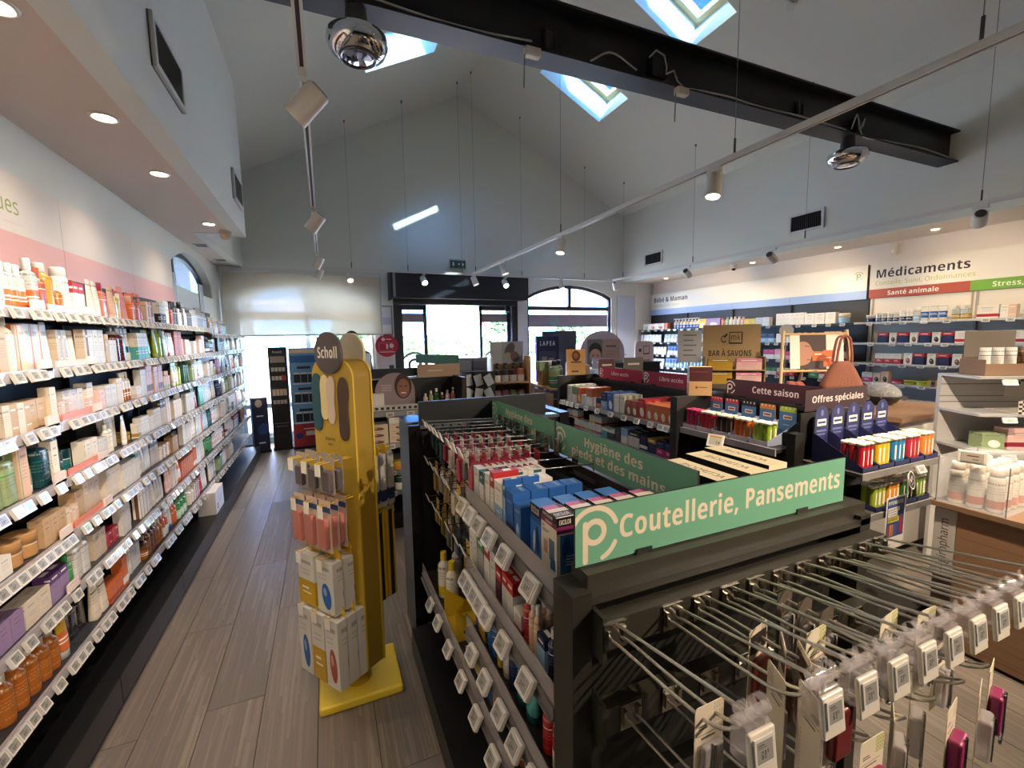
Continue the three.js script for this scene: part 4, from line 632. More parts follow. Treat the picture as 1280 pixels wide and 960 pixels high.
// ---------- centre gondola with green headers ----------
const GX = 0.84, GY = 1.15, GZ0 = -0.66, GZ1 = -2.15, BLK = '#1c1c1a';
const GREEN = '#6fae90', CREAM = '#ead9c2';
function greenSign(lab, lines, len, pos, ry, o = {}) {
  const t = canvas(1024, Math.round(1024 * 0.118 / len), (c, w, h) => {
    c.fillStyle = o.bg || GREEN; c.fillRect(0, 0, w, h); logoP(c, o.lx || h * 0.42, h * 0.5, h * (o.lr || 0.36), o.fg || CREAM, 0.2);
    c.fillStyle = o.fg || CREAM; c.font = `bold ${Math.round(h * (lines.length > 1 ? 0.36 : o.fs || 0.46))}px sans-serif`; c.textAlign = lines.length > 1 ? 'center' : 'left';
    const mw = w - h * (o.tx ? 0.1 : 0.9);
    if (o.fit) { lines.forEach((l, i) => fitText(c, l, o.fit[i][0] * w, o.fit[i][1] * w, h * o.fit[i][2], h * o.fit[i][3])); return; }
    lines.forEach((l, i) => lines.length > 1 ? c.fillText(l, h * 0.9 + (w - h * 0.9) * 0.47, h * (0.42 + 0.4 * i), mw * 0.94) : c.fillText(l, o.tx ? o.tx * w : h * 0.88, h * 0.62, mw * 0.98));
  });
  const g = thing('header_sign', lab, 'sign', pos, ry);
  board('panel', len, 0.118, 0.006, t, '#1f2624', g, [0, 0.061, 0]);
  mesh('clip', bx(-len * 0.3 - 0.02, -len * 0.3 + 0.02, -0.006, 0.01, -0.01, 0.006), M('#15161a', 0.5), g); mesh('clip', bx(len * 0.3 - 0.02, len * 0.3 + 0.02, -0.006, 0.01, -0.01, 0.006), M('#15161a', 0.5), g);
  return g;
}
let gondola1;
const clearPl = () => G2('clear plastic', () => new THREE.MeshPhysicalMaterial({ color: new THREE.Color('#cfc8cc'), roughness: 0.08, transparent: true, opacity: 0.28, clearcoat: 0.6 }));
const plastic = () => G2('plastic', () => new THREE.MeshPhysicalMaterial({ color: new THREE.Color('#b8b2b4'), roughness: 0.18, transparent: true, opacity: 0.55 }));
{
  const g = gondola1 = thing('gondola', 'dark centre gondola holding foot care and plasters under green headers', 'gondola shelf'), m = M(BLK, 0.5);
  mesh('base', bx(0.33, 1.35, 0, 0.13, GZ1, GZ0 - 0.08), M('#151514', 0.4), g);
  mesh('back_panel', bx(GX - 0.015, GX + 0.015, 0.13, GY - 0.02, GZ1, GZ0 - 0.08), M('#232322', 0.55), g);
  mesh('top_rail', merge([bx(GX - 0.03, GX + 0.03, GY - 0.03, GY - 0.004, GZ1, GZ0 - 0.08), bx(GX - 0.075, GX - 0.05, GY - 0.07, GY - 0.055, GZ1, GZ0 - 0.08), bx(GX - 0.075, GX - 0.03, GY - 0.075, GY - 0.07, GZ1, GZ0 - 0.08)]), M('#2c2d2c', 0.3), g);
  mesh('upright', bx(GX - 0.035, GX - 0.015, 0.13, GY - 0.05, -1.39, -1.36), m, g);
  // near-bay shelves and the long lower shelf, clear price rails, tags
  const tagG = RBX(0.062, 0.05, 0.016, 0.005, 2);
  const shelf = (y, z0, z1, x0, zs) => {
    const s = mesh('shelf', bx(x0, GX - 0.016, y - 0.02, y, z1, z0), M('#242423', 0.45), g);
    mesh('price_rail', merge([bx(x0 - 0.006, x0 + 0.002, y - 0.028, y + 0.002, z1, z0), bx(x0 - 0.012, x0 - 0.006, y - 0.028, y - 0.023, z1, z0)]), M('#6f6c6c', 0.25), s);
    mesh('front_riser', bx(x0 - 0.001, x0 + 0.002, y + 0.004, y + 0.05, z1, z0), plastic(), s);
    for (const z of zs) { const t = mesh('price_tag', tagG, M('#e9e5df', 0.3), s, [x0 - 0.022, y - 0.012, z]); t.rotation.set(0, -Math.PI / 2, 0, 'YXZ'); t.rotation.x = -0.5; t.rotation.z = 0.04; mesh('screen', BOX(0.054, 0.042, 0.002), TAGM, s, [x0 - 0.022 - 0.0085 * Math.cos(0.5), y - 0.012 + 0.0085 * Math.sin(0.5), z], null).rotation.set(-0.5, -Math.PI / 2, 0.0, 'YXZ'); }
  };
  shelf(1.07, -0.74, -1.36, 0.405, [-0.82, -0.97, -1.08, -1.17, -1.25, -1.33]);
  shelf(0.83, -0.74, -1.36, 0.4, [-0.84, -0.98, -1.1, -1.16, -1.21, -1.26, -1.31]);
  shelf(0.62, -0.74, -1.36, 0.395, [-0.8, -0.9, -1.0, -1.12, -1.24]);
  shelf(0.44, -0.74, -2.1, 0.39, [-0.84, -0.95, -1.05, -1.2, -1.36, -1.53, -1.7, -1.84]);
  // right-hand shelf that carries the bandage boxes
  mesh('shelf', bx(GX + 0.016, 1.33, 1.0, 1.02, GZ1, GZ0 - 0.08), M('#242423', 0.45), g);
  mesh('shelf', bx(GX + 0.016, 1.33, 0.6, 0.62, GZ1, GZ0 - 0.08), M('#242423', 0.45), g);
}
// peg hooks of the far bay
const PH = [];
{
  const g = gondola1;
  mesh('hook_panel', bx(GX - 0.034, GX - 0.016, 0.62, GY - 0.06, GZ1 + 0.03, -1.4), M('#1b1b1b', 0.6), g);
  const row = (y, zs) => zs.forEach((z) => { PH.push([y, z]); const h = mesh('hook', G('ph', () => merge([rod([0, 0, 0], [-0.37, 0.02, 0], 0.0024), rod([0, 0.035, 0], [-0.385, 0.05, 0], 0.0022), bx(-0.006, 0, -0.015, 0.05, -0.018, 0.018)])), M('#a8a9ab', 0.25, { metalness: 0.9 }), g, [GX - 0.035, y, z]); const t = mesh('price_tag', bx(-0.003, 0, -0.02, 0.02, -0.02, 0.02), M('#e6e3de', 0.35), h, [-0.387, 0.042, 0]); t.rotation.z = 0.35; });
  row(1.16, [-2.06, -1.98, -1.9, -1.83, -1.74, -1.62, -1.54, -1.46]); row(0.985, [-2.04, -1.93, -1.84, -1.72, -1.66, -1.5, -1.45]); row(0.8, [-2.04, -1.92, -1.82, -1.68, -1.55, -1.46]);
}
seed = 88;
{ // packs on those hooks
  const kinds = [['dark teal', '#143d45', '#0f2e36'], ['dark teal', '#143d45', '#0f2e36'], ['black', '#22282a', '#2b4a50'], ['crimson', '#b0304a', '#8f2338'], ['white', '#ddd5c9', '#b9b0a4'], ['crimson', '#b0304a', '#c24058'], ['white', '#e2d9cd', '#6f675f'], ['red', '#b83048', '#cc5064'], ['amber', '#b58a3c', '#8a6a34'], ['grey', '#b7aea2', '#8d857b'], ['tan', '#b59a78', '#a08560'], ['grey', '#a9a094', '#c9c0b4'], ['yellow', '#d0ae32', '#8a7430'], ['mustard', '#bd9a2c', '#6a5a2a'], ['yellow', '#d4b236', '#c0a040'], ['yellow', '#c9a52e', '#7c6a30'], ['khaki', '#8d7f3a', '#5c5a2e'], ['grey', '#9d958a', '#58534c'], ['navy', '#223654', '#3b4d6a'], ['yellow', '#d2ae2e', '#92722a'], ['maroon', '#6a3038', '#8a4048']];
  PH.forEach(([y, z], i) => { const [nmz, a, b] = kinds[i % kinds.length], n = i < 8 ? (i > 2 ? 7 : 5) : 4, r = y > 1.1 ? 'upper' : y > 0.9 ? 'middle' : 'lower';
    for (let k = 0; k < n; k++) hangPack('hook_pack', `${nmz} hanging pack, ${ordw[k]} from tip on the ${ordw[i < 8 ? i : i < 15 ? i - 8 : i - 15]} ${r} side hook counted from far`, 'blister pack', [GX - 0.035 - 0.34 + k * (i < 8 ? 0.042 : 0.034), y + 0.015 + (0.34 - k * 0.034) * 0.054 - 0.02, z], -Math.PI / 2, { w: 0.052, h: 0.11 + (i % 3) * 0.015, d: 0.014, card: a, fill: b, head: i % 4 === 1 ? '#d9d2c6' : a }, `${nmz} packs on the ${r} side hooks`); });
}
// products of the near bay
const GL = (items, y, z, shelf, back = 0.012, depth) => fill({ items, x: 0.412, y: y + 0.0005, z, dir: [0, -1], ry: -Math.PI / 2, shelf, back, depth, end: 'near end', pre: 'plaster' });
seed = 52;
{ // wart-treatment boxes, five deep, with printed lids
  const t = canvas(512, 512, (c) => {   // 0..1 quadrants: front side, lid
    c.fillStyle = '#e6dcc9'; c.fillRect(0, 0, 512, 512);
    c.fillStyle = '#17151a'; c.fillRect(0, 0, 256, 56); c.fillStyle = '#efe7d8'; c.font = 'bold 40px sans-serif'; c.fillText('EXCILOR', 26, 44); c.fillStyle = '#7c2f5c'; c.fillRect(0, 56, 256, 50); c.fillStyle = '#efe7d8'; c.font = 'bold 26px sans-serif'; c.fillText('VERRUES', 70, 92);
    c.fillStyle = '#4d4a50'; c.font = 'bold 34px sans-serif'; c.fillText('2X', 20, 150); for (let i = 0; i < 3; i++) c.fillRect(20, 164 + i * 12, 120 - i * 20, 5); c.fillStyle = '#6d7f9c'; c.fillRect(130, 220, 90, 190); c.fillStyle = '#c9a08a'; c.fillRect(40, 260, 70, 120); c.fillStyle = '#3a66a8'; c.fillRect(150, 380, 80, 110);
    // end side (blue device)
    c.fillStyle = '#17151a'; c.fillRect(256, 0, 256, 50); c.fillStyle = '#efe7d8'; c.font = 'bold 38px sans-serif'; c.fillText('EXCILOR', 286, 40); c.fillStyle = '#7c2f5c'; c.fillRect(256, 50, 256, 40); c.fillStyle = '#3f74b8'; c.fillRect(300, 100, 212, 220); c.fillStyle = '#234a86'; c.beginPath(); c.ellipse(370, 170, 40, 60, 0.4, 0, 7); c.fill(); c.fillStyle = '#dfe6ef'; for (let i = 0; i < 4; i++) c.fillRect(380, 220 + i * 16, 110 - i * 14, 6); c.fillStyle = '#c98a68'; c.fillRect(460, 260, 40, 50);
    // lid
    c.fillStyle = '#e6dcc9'; c.fillRect(256, 330, 256, 182); c.fillStyle = '#c86f9c'; c.fillRect(266, 340, 236, 50); c.fillStyle = '#6f2a52'; c.fillRect(440, 340, 62, 50); c.fillStyle = '#17151a'; c.fillRect(266, 430, 236, 60); c.fillStyle = '#efe7d8'; c.font = 'bold 44px sans-serif'; c.fillText('EXCILOR', 290, 476);
  });
  const mat = printed(t, 0.35), blueLid = canvas(256, 256, (c) => { c.fillStyle = '#3f7cc4'; c.fillRect(0, 0, 256, 256); c.fillStyle = '#17151a'; c.fillRect(0, 0, 256, 60); c.fillStyle = '#efe7d8'; c.font = 'bold 44px sans-serif'; c.fillText('EXCILOR', 28, 46); c.fillStyle = '#2a5a9c'; c.fillRect(0, 60, 256, 26); c.fillStyle = '#e8e2d6'; c.beginPath(); c.ellipse(90, 190, 26, 60, 0.2, 0, 7); c.fill(); c.fillStyle = '#1d4278'; c.beginPath(); c.ellipse(170, 170, 34, 70, -0.2, 0, 7); c.fill(); });
  const bmat = printed(blueLid, 0.35);
  const geo = (mode) => G('exc' + mode, () => { const g = new THREE.BoxGeometry(0.05, 0.135, 0.075); g.translate(0, 0.0675, 0); const uv = g.attributes.uv, R = [[0, 0.5, 0, 1], [0, 0.5, 0, 1], [0.52, 0.98, 0.02, 0.33], [0, 0.1, 0.3, 0.4], [0.5, 1, 0.36, 1], [0.5, 1, 0.36, 1]]; for (let i = 0; i < 24; i++) { const [a, b, c, d] = R[i >> 2]; uv.setXY(i, a + (b - a) * uv.getX(i), c + (d - c) * uv.getY(i)); } return g; });
  for (let k = 0; k < 5; k++) tag(mesh('wart_box', geo(0), mat, scene, [0.47 + k * 0.062, 1.0705, -0.85], [0, 0, 0]), `cream and plum wart-treatment box, ${ordw[k]} from the aisle behind the end sign`, 'box', 'cream and plum wart-treatment boxes');
  const bg2 = G('excb', () => { const g = new THREE.BoxGeometry(0.05, 0.128, 0.06); g.translate(0, 0.064, 0); return g; });
  for (let k = 0; k < 4; k++) tag(mesh('blue_box', bg2, [bmat, bmat, M('#3f7cc4', 0.35), bmat, bmat, bmat], scene, [0.472 + k * 0.062, 1.0705, -0.922]), `blue-lidded treatment box, ${ordw[k]} from the aisle beside the cream plum boxes`, 'box', 'blue-lidded treatment boxes');
}
GL('carton blue skyblue photo 4.5 11 1 - 1 9;carton blue navy band 5 13 1 - 4 5;carton skyblue blue top 1.6 15 1 - 2 5;carton ivory skyblue half 6.4 13 1 - 3 5;carton ivory red top 3 14.5 1 - 1 8;carton ivory teal stripe 5.2 12.5 1 - 3 6;carton ivory teal top 4 12 1 - 2 6;carton palegrey ivory plain 5 12 1 - 4 5', 1.07, -0.957, 'the upper plaster shelf');
{ seed = 3; for (let r = 0; r < 2; r++) for (let k = 0; k < 8; k++) hangPack('comb_pack', `${ordw[k]} from the aisle in the ${r ? 'farther' : 'nearer'} row of red-topped hanging sachets`, 'sachet', [0.45 + k * 0.021, 1.178, -1.23 - r * 0.1], -Math.PI / 2 + 0.12, { w: 0.07, h: 0.1, d: 0.01, card: '#b8324a', fill: '#cfc4b8', head: '#8f1f33' }, `red-topped sachets, ${r ? 'farther' : 'nearer'} row`); 
  const g = gondola1; for (const z of [-1.23, -1.33]) mesh('sachet_rod', rod([0.41, 1.186, z], [GX - 0.016, 1.17, z], 0.0024), M('#a8a9ab', 0.25, { metalness: 0.9 }), g); mesh('rod_plate', bx(GX - 0.024, GX - 0.0155, 1.1, 1.13, -1.36, -1.22), M('#8d8f92', 0.3, { metalness: 0.8 }), g); mesh('rod_riser', merge([bx(GX - 0.024, GX - 0.018, 1.13, 1.186, -1.234, -1.226), bx(GX - 0.024, GX - 0.018, 1.13, 1.186, -1.334, -1.326)]), M('#8d8f92', 0.3, { metalness: 0.8 }), g); }
GL('bottle navy white plain 3 12 2 palegrey;carton skyblue navy top 4 8 1;bottle peach white plain 2.6 13 2 white 2;bottle red white plain 2.6 13 1 white;carton ivory red band 5 6 1;carton palegrey red top 4 12 2 - 3;carton burgundy red top 4.4 11 1 - 3;carton palegrey charcoal plain 4.6 14 1 - 2;carton white red top 5 14 1 - 2;carton grey green top 6 13.5 1 - 2;carton palegrey navy plain 4 12 2', 0.83, -0.77, 'the second plaster shelf');
GL('spray red white half 5 13 1 white;bottle red white plain 4 13 1 white;gap 4;tube turquoise teal plain 6 15 2 teal;bottle navy blue plain 4 14 1 palegrey;tube palegrey yellow plain 5 12 1 grey;tube yellow navy stripe 3.6 14 1 yellow;bottle blue yellow plain 4 13 2 navy;carton mustard yellow plain 7 5 1 - 1 14;bottle blue navy plain 4.4 14 1 blue', 0.62, -0.77, 'the third plaster shelf');
GL('tube palegrey beige plain 6 15 2 palegrey;bottle ivory orange half 4 14 3 ivory;gap 9;carton mustard blue side 9 9 1 - 1 14;carton blue mustard plain 7 12 1 - 1 8;gap 3;carton ivory mustard top 9 2.5 1 - 1 9;carton ivory sage plain 9 1.4 1 - 1 10', 0.44, -0.77, 'the lowest plaster shelf');
{
  const pouring = (x, z, i) => { const g = product('bottle', 'ivory', 'yellow', 'band', 0.055, 0.21, 0.055, [x, 0.4405, z], -Math.PI / 2); g.children[1].material = M('#e0c42e', 0.3); tag(g, `white lotion bottle with yellow nozzle, ${['front', 'rear', 'short front'][i]} one on the low dark shelf`, 'bottle', 'yellow-nozzle lotion bottles'); };
  pouring(0.44, -1.86, 0); pouring(0.52, -1.92, 1); pouring(0.45, -1.76, 2);
  const g = thing('wedge_display', 'yellow wedge-shaped card tray beside the lotion bottles on the low shelf', 'display tray', [0.47, 0.4405, -1.62], -Math.PI / 2);
  const s = new THREE.Shape([[-0.07, 0], [0.07, 0], [0.07, 0.13], [-0.07, 0.02]].map((p) => new THREE.Vector2(...p))); const e = new THREE.ExtrudeGeometry(s, { depth: 0.004, bevelEnabled: false }); e.rotateY(-Math.PI / 2);
  mesh('side_wall', e, M('#d9b528', 0.5), g, [0.085, 0, 0]); mesh('side_wall', e.clone(), M('#d9b528', 0.5), g, [-0.081, 0, 0]); mesh('floor', bx(-0.08, 0.08, 0, 0.004, -0.068, 0.068), M('#d9b528', 0.5), g); mesh('oval_mark', new THREE.CylinderGeometry(0.024, 0.024, 0.002, 24).rotateZ(Math.PI / 2).scale(1, 0.6, 1.2), M('#2a2a30', 0.5), g, [0.0865, 0.035, 0.01]);
}
{ // pricing wobbler hanging on the second rail
  const g = thing('promo_tongue', 'white tongue-shaped shelf talker with a red printed block', 'shelf talker', [0.385, 0.8, -0.9], -Math.PI / 2 + 0.1);
  const t = canvas(256, 512, (c) => { c.fillStyle = '#e6e3e2'; c.fillRect(0, 0, 256, 512); c.fillStyle = '#b02a35'; c.fillRect(0, 130, 170, 220); c.fillRect(40, 380, 110, 30); c.fillStyle = '#f0e6e0'; c.font = 'bold 80px sans-serif'; c.fillText('2€', 30, 220); for (let i = 0; i < 4; i++) c.fillRect(30, 250 + i * 18, 110 - i * 12, 6); c.fillStyle = '#6d6a6c'; c.font = 'bold 30px sans-serif'; });
  const s = new THREE.Shape(); s.absellipse(0, 0, 0.045, 0.095, 0, 6.2832); const q = new THREE.ExtrudeGeometry(s, { depth: 0.001, bevelEnabled: false, curveSegments: 24 }); const uv = q.attributes.uv; for (let i = 0; i < uv.count; i++) uv.setXY(i, uv.getX(i) / 0.09 + 0.5, uv.getY(i) / 0.19 + 0.5);
  mesh('card', q, printed(t, 0.4), g, [0, 0.02, 0], [-0.25, 0, 0]);
}
greenSign('far green header reading "Hygiène des pieds et des mains" over the foot-care gondola', ['Hygiène des', 'pieds et des mains'], 0.7, [GX - 0.02, GY, -1.86], -Math.PI / 2, { lx: 44, fit: [[0.28, 0.72, 0.44, 0.38], [0.16, 0.85, 0.82, 0.38]] });
greenSign('near green header reading "Hygiène des pieds et des mains" beside the bandage boxes', ['Hygiène des', 'pieds et des mains'], 0.71, [GX - 0.02, GY, -1.135], -Math.PI / 2, { lx: 44, fit: [[0.28, 0.72, 0.44, 0.38], [0.16, 0.85, 0.82, 0.38]] });
// ---------- near end of the gondola: cutlery hooks ----------
{
  const g = thing('end_unit', 'dark gondola end unit with cutlery hooks facing the viewer', 'gondola end'), m = M('#26251f', 0.5), z = GZ0;
  mesh('upright', bx(0.394, 0.436, 0, 1.122, z - 0.075, z), m, g); mesh('upright', bx(1.262, 1.304, 0, 1.122, z - 0.075, z), m, g);
  for (let y = 0.3; y < 1.08; y += 0.05) mesh('slot', BOX(0.003, 0.014, 0.006), M('#6b675c', 0.4), g, [0.4375, y, z - 0.02]);
  mesh('back_panel', bx(0.436, 1.262, 0.1, 1.11, z - 0.06, z - 0.045), M('#1b1a17', 0.6), g);
  mesh('top_cap', bx(0.436, 1.304, 1.112, 1.148, z - 0.075, z - 0.015), M('#35332b', 0.4), g);
  mesh('ledge', bx(0.436, 1.304, 1.096, 1.112, z - 0.045, z + 0.0), M('#2f2d27', 0.4), g);
  for (const y of [1.06, 0.885, 0.7]) { const b = mesh('hook_bar', bx(0.446, 1.3, y - 0.035, y + 0.022, z + 0.004, z + 0.034), M('#302e27', 0.4), g); mesh('arm', bx(0.437, 0.446, y - 0.06, y + 0.03, z - 0.03, z + 0.034), M('#26251f', 0.5), b); }
  mesh('base', bx(0.394, 1.304, 0, 0.13, z - 0.02, z + 0.42), M('#1a1916', 0.4), g);
}
{
  const s = greenSign('green header reading "Coutellerie, Pansements" over the cutlery hooks', ['Coutellerie, Pansements'], 0.83, [GX - 0.0, GY, GZ0 - 0.045], 0, { lx: 54, lr: 0.46, fit: [[0.122, 0.98, 0.66, 0.56]] });
}
const steel = M('#cdc8c0', 0.28, { metalness: 0.75 });
function makeHook(name, L, tagged) {
  const g = new THREE.Group(); g.name = name;
  mesh('bracket', merge([bx(-0.024, 0.024, -0.045, 0.004, 0, 0.003), bx(-0.024, 0.024, 0.002, 0.006, -0.022, 0.003), bx(-0.02, -0.012, -0.034, -0.004, 0.003, 0.009), bx(0.012, 0.02, -0.034, -0.004, 0.003, 0.009)]), M('#a9a59c', 0.25, { metalness: 1 }), g);
  for (const s of [-1, 1]) mesh('prong', tube([[s * 0.012, -0.025, 0.003], [s * 0.012, -0.02, 0.02], [s * 0.012, -0.006, L * 0.6], [s * 0.012, 0.006, L - 0.04], [s * 0.008, 0.022, L - 0.012], [0, 0.026, L - 0.008]], 0.0027, 20, 6), steel, g);
  if (tagged) {
    mesh('label_arm', rod([0, 0.004, 0.003], [0, 0.055, L], 0.0028), steel, g);
    const h = mesh('label_holder', RBX(0.046, 0.05, 0.024, 0.004, 2), clearPl(), g, [0, 0.028, L + 0.008]);
    mesh('clip', merge([bx(-0.03, 0.03, 0, 0.005, -0.006, 0.006), new THREE.CylinderGeometry(0.011, 0.011, 0.014, 12, 1, true, 0, 5).rotateZ(Math.PI / 2).translate(-0.014, 0.012, 0), new THREE.CylinderGeometry(0.011, 0.011, 0.014, 12, 1, true, 0, 5).rotateZ(Math.PI / 2).translate(0.014, 0.012, 0)]), clearPl(), h, [0, 0.028, 0]);
    const f = mesh('price_frame', RBX(0.046, 0.058, 0.007, 0.003, 2), M('#ddd6c8', 0.25), h, [0, -0.008, 0.016]); f.rotation.x = -0.12;
    mesh('price_screen', BOX(0.034, 0.036, 0.002), TAGM, h, [0, -0.003, 0.02]).rotation.x = -0.12;
  }
  return g;
}
{
  const proto = [makeHook('display_hook', 0.27, true), makeHook('display_hook', 0.25, false)];
  const place = (p, x, y, lab, grp) => { const o = p.clone(); o.name = nm('display_hook'); scene.add(o); o.position.set(x, y, GZ0 + 0.035); tag(o, lab, 'display hook', grp); };
  [0.463, 0.598, 0.676, 0.753, 0.83, 0.907, 0.984, 1.061, 1.138, 1.215, 1.28].forEach((x, i) => place(proto[0], x, 1.072, `${ordw[i]} steel hook from the dark post on the upper cutlery bar, price label at tip`, 'upper cutlery hooks'));
  [0.5, 0.6, 0.7, 0.8, 0.9, 1.0, 1.1, 1.2].forEach((x, i) => place(proto[1], x, 0.9, `${ordw[i]} steel hook from the dark post on the second cutlery bar`, 'second-row cutlery hooks'));
}
{ // cards on the cutlery hooks
  const cardTex = (bg, patt, ink, dark) => printed(canvas(128, 256, (c) => { c.fillStyle = bg; c.fillRect(0, 0, 128, 256); c.strokeStyle = patt; c.lineWidth = 2; for (let i = 0; i < 5; i++) for (let j = 0; j < 4; j++) { c.strokeRect(84 + i * 12, 4 + j * 12, 12, 12); c.beginPath(); c.moveTo(84 + i * 12, 4 + j * 12); c.lineTo(96 + i * 12, 16 + j * 12); c.stroke(); } for (let j = 0; j < 12; j++) { c.fillStyle = patt; c.beginPath(); c.moveTo(100, 120 + j * 11); c.lineTo(108, 120 + j * 11); c.lineTo(104, 128 + j * 11); c.fill(); } c.fillStyle = ink; c.fillRect(16, 48, 34, 4); c.fillRect(16, 55, 40, 4); c.fillRect(10, 72, 100, 1.5); c.fillRect(28, 80, 64, 5); if (dark) { c.fillStyle = dark; c.fillRect(8, 20, 112, 60); c.fillStyle = bg; c.font = 'bold 16px sans-serif'; c.fillRect(40, 60, 44, 5); } }), 0.45);
  const W = cardTex('#e3d6c2', '#b9ad96', '#5d564d'), Lm = cardTex('#e6dcc4', '#a9ad4a', '#6d675d'), Dk = cardTex('#d9cbb6', '#8f8270', '#2d2622', '#2a2420');
  const tw = () => merge([rod([-0.006, -0.045, 0], [-0.001, 0.04, 0], 0.002), rod([0.006, -0.045, 0], [0.001, 0.04, 0], 0.002)]), sc = () => merge([rod([-0.012, -0.04, 0], [0.006, 0.04, 0], 0.0025), rod([0.012, -0.04, 0], [-0.006, 0.04, 0], 0.0025), new THREE.TorusGeometry(0.01, 0.0025, 6, 14).translate(-0.014, -0.048, 0), new THREE.TorusGeometry(0.01, 0.0025, 6, 14).translate(0.014, -0.048, 0)]);
  const clear = plastic();
  const card = (lab, x, y, z, ry, o) => hangPack('blister_card', lab, 'blister card', [x, y, z], ry, o);
  const yU = (z) => 1.072 - 0.012 + (z - (GZ0 + 0.035)) * 0.09;
  card('white tweezers card hanging alone on the hook beside the post', 0.463, yU(-0.41) - 0.004, -0.41, 0.02, { w: 0.054, h: 0.135, d: 0.01, tex: W, bm: clear, tool: tw });
  [[-0.36, 1.15], [-0.41, 1.1]].forEach(([z, ry], i) => card(`cream card turned edge-on, ${i ? 'rear' : 'front'} one on the second cutlery hook`, 0.598, yU(z), z, ry, { w: 0.05, h: 0.13, d: 0.01, tex: W, bm: clear, tool: tw }));
  [[-0.37, 0.02, '#6a1f1f', Dk], [-0.42, 0.9, '#5a3a2a', Dk], [-0.455, 0.75, '#5a3a2a', Dk], [-0.5, 0.2, '#7a2a22', Dk]].forEach(([z, ry, f, t], i) => card(`dark-headed tool card, ${ordw[i]} from the tip of the third cutlery hook`, 0.676, yU(z), z, ry, { w: 0.062, h: 0.13, d: 0.014, tex: t, fill: f }));
  card('cream card with lime lattice print behind the third hook label', 0.753, yU(-0.45), -0.45, 0.1, { w: 0.062, h: 0.13, d: 0.01, tex: Lm, bm: clear, tool: sc });
  [[-0.48], [-0.52], [-0.56]].forEach(([z], i) => card(`small clear blister with dark tool, ${ordw[i]} from the tip on the fifth hook`, 0.83, yU(z), z, 0.15, { w: 0.055, h: 0.12, d: 0.014, card: '#5b5148', bm: clear, tool: tw }));
  card('wide cream card with lime lattice print at the middle of the cutlery hooks', 0.907, yU(-0.42), -0.42, 0.12, { w: 0.07, h: 0.15, d: 0.012, tex: Lm, bm: clear, tool: sc });
  card('cream and lime card hanging near the seventh hook tip', 0.984, yU(-0.4) - 0.002, -0.4, 0.0, { w: 0.06, h: 0.14, d: 0.012, tex: Lm, bm: clear, tool: tw });
  [[0.7, -0.4, 0.3], [0.8, -0.38, 0], [0.8, -0.46, 0.2], [0.9, -0.4, 0.5], [1.0, -0.36, 0.2], [1.0, -0.42, 0.4], [1.1, -0.36, 0.3], [1.2, -0.38, 0.25], [1.2, -0.46, 0.1]].forEach(([x, z, ry], i) => card(`clear nail-care blister on the second cutlery bar, ${ordw[i]} counted from the post`, x, 0.9 - 0.011 + (z - (GZ0 + 0.035)) * 0.1, z, ry, { w: 0.066, h: 0.13, d: 0.02, tex: i % 3 === 2 ? Dk : i % 2 ? Lm : W, bm: i % 3 === 1 ? M('#8d2a5a', 0.4) : clear, tool: i % 2 ? sc : tw }));
}
// long bandage boxes on the far side of the gondola top
{
  const top = canvas(512, 160, (c) => { c.fillStyle = '#efe0bb'; c.fillRect(0, 0, 512, 160); c.fillStyle = '#3a3630'; c.font = '64px sans-serif'; c.fillText('ACTIPOCHE', 80, 100); });
  const end = canvas(256, 256, (c) => { c.fillStyle = '#ecdcb8'; c.fillRect(0, 0, 256, 256); c.fillStyle = '#c29a48'; c.fillRect(0, 52, 256, 8); c.fillStyle = '#3a3630'; c.font = '38px sans-serif'; c.fillText('ACTIPOCHE', 22, 140); c.fillStyle = '#a09a90'; c.fillRect(0, 190, 256, 66); });
  const side = canvas(256, 128, (c) => { c.fillStyle = '#16130f'; c.fillRect(0, 0, 256, 128); c.fillStyle = '#d8b24c'; c.fillRect(0, 34, 256, 7); c.fillStyle = '#bfb6a4'; for (let i = 0; i < 3; i++) c.fillRect(16, 70 + i * 14, 140 - i * 20, 4); });
  const bx3 = new THREE.BoxGeometry(0.082, 0.175, 0.25); { const uv = bx3.attributes.uv; for (let i = 8; i < 12; i++) { const u = uv.getX(i), v = uv.getY(i); uv.setXY(i, v, u); } }
  const mats = [printed(side), printed(side), printed(top), M('#d8c8a4', 0.6), printed(end), printed(end)];
  [[1.022, -0.967, 'nearest the green header'], [1.16, -1.0, 'in the middle of three'], [1.28, -1.03, 'farthest from the green header']].forEach(([x, z, l]) => tag(mesh('bandage_box', bx3, mats, scene, [x, 1.108, z]), `long cream and black bandage box, ${l}`, 'box', 'long cream bandage boxes'));
}
// far end of this gondola
{
  const g = thing('end_unit', 'dark far end unit of the foot-care gondola with pale reflecting edges', 'gondola end'), z = GZ1;
  mesh('post', bx(0.36, 0.42, 0, 1.17, z - 0.32, z - 0.03), M('#15161a', 0.25), g); mesh('post', bx(1.22, 1.28, 0, 1.17, z - 0.32, z - 0.03), M('#15161a', 0.25), g);
  mesh('back_panel', bx(0.42, 1.22, 0.1, 1.16, z - 0.08, z - 0.05), M('#1c1d20', 0.4), g);
  mesh('sign_back', bx(0.42, 1.14, 1.165, 1.285, z - 0.07, z - 0.055), M('#1d2228', 0.4), g);
  mesh('top_cap', bx(0.4, 1.25, 1.145, 1.164, z - 0.1, z - 0.035), M('#5a6068', 0.15), g);  // both caps: reflected window light put into a paler colour
  mesh('shelf_cap', bx(0.36, 0.46, 1.17, 1.176, z - 0.32, z - 0.1), M('#6b7076', 0.15), g);
}
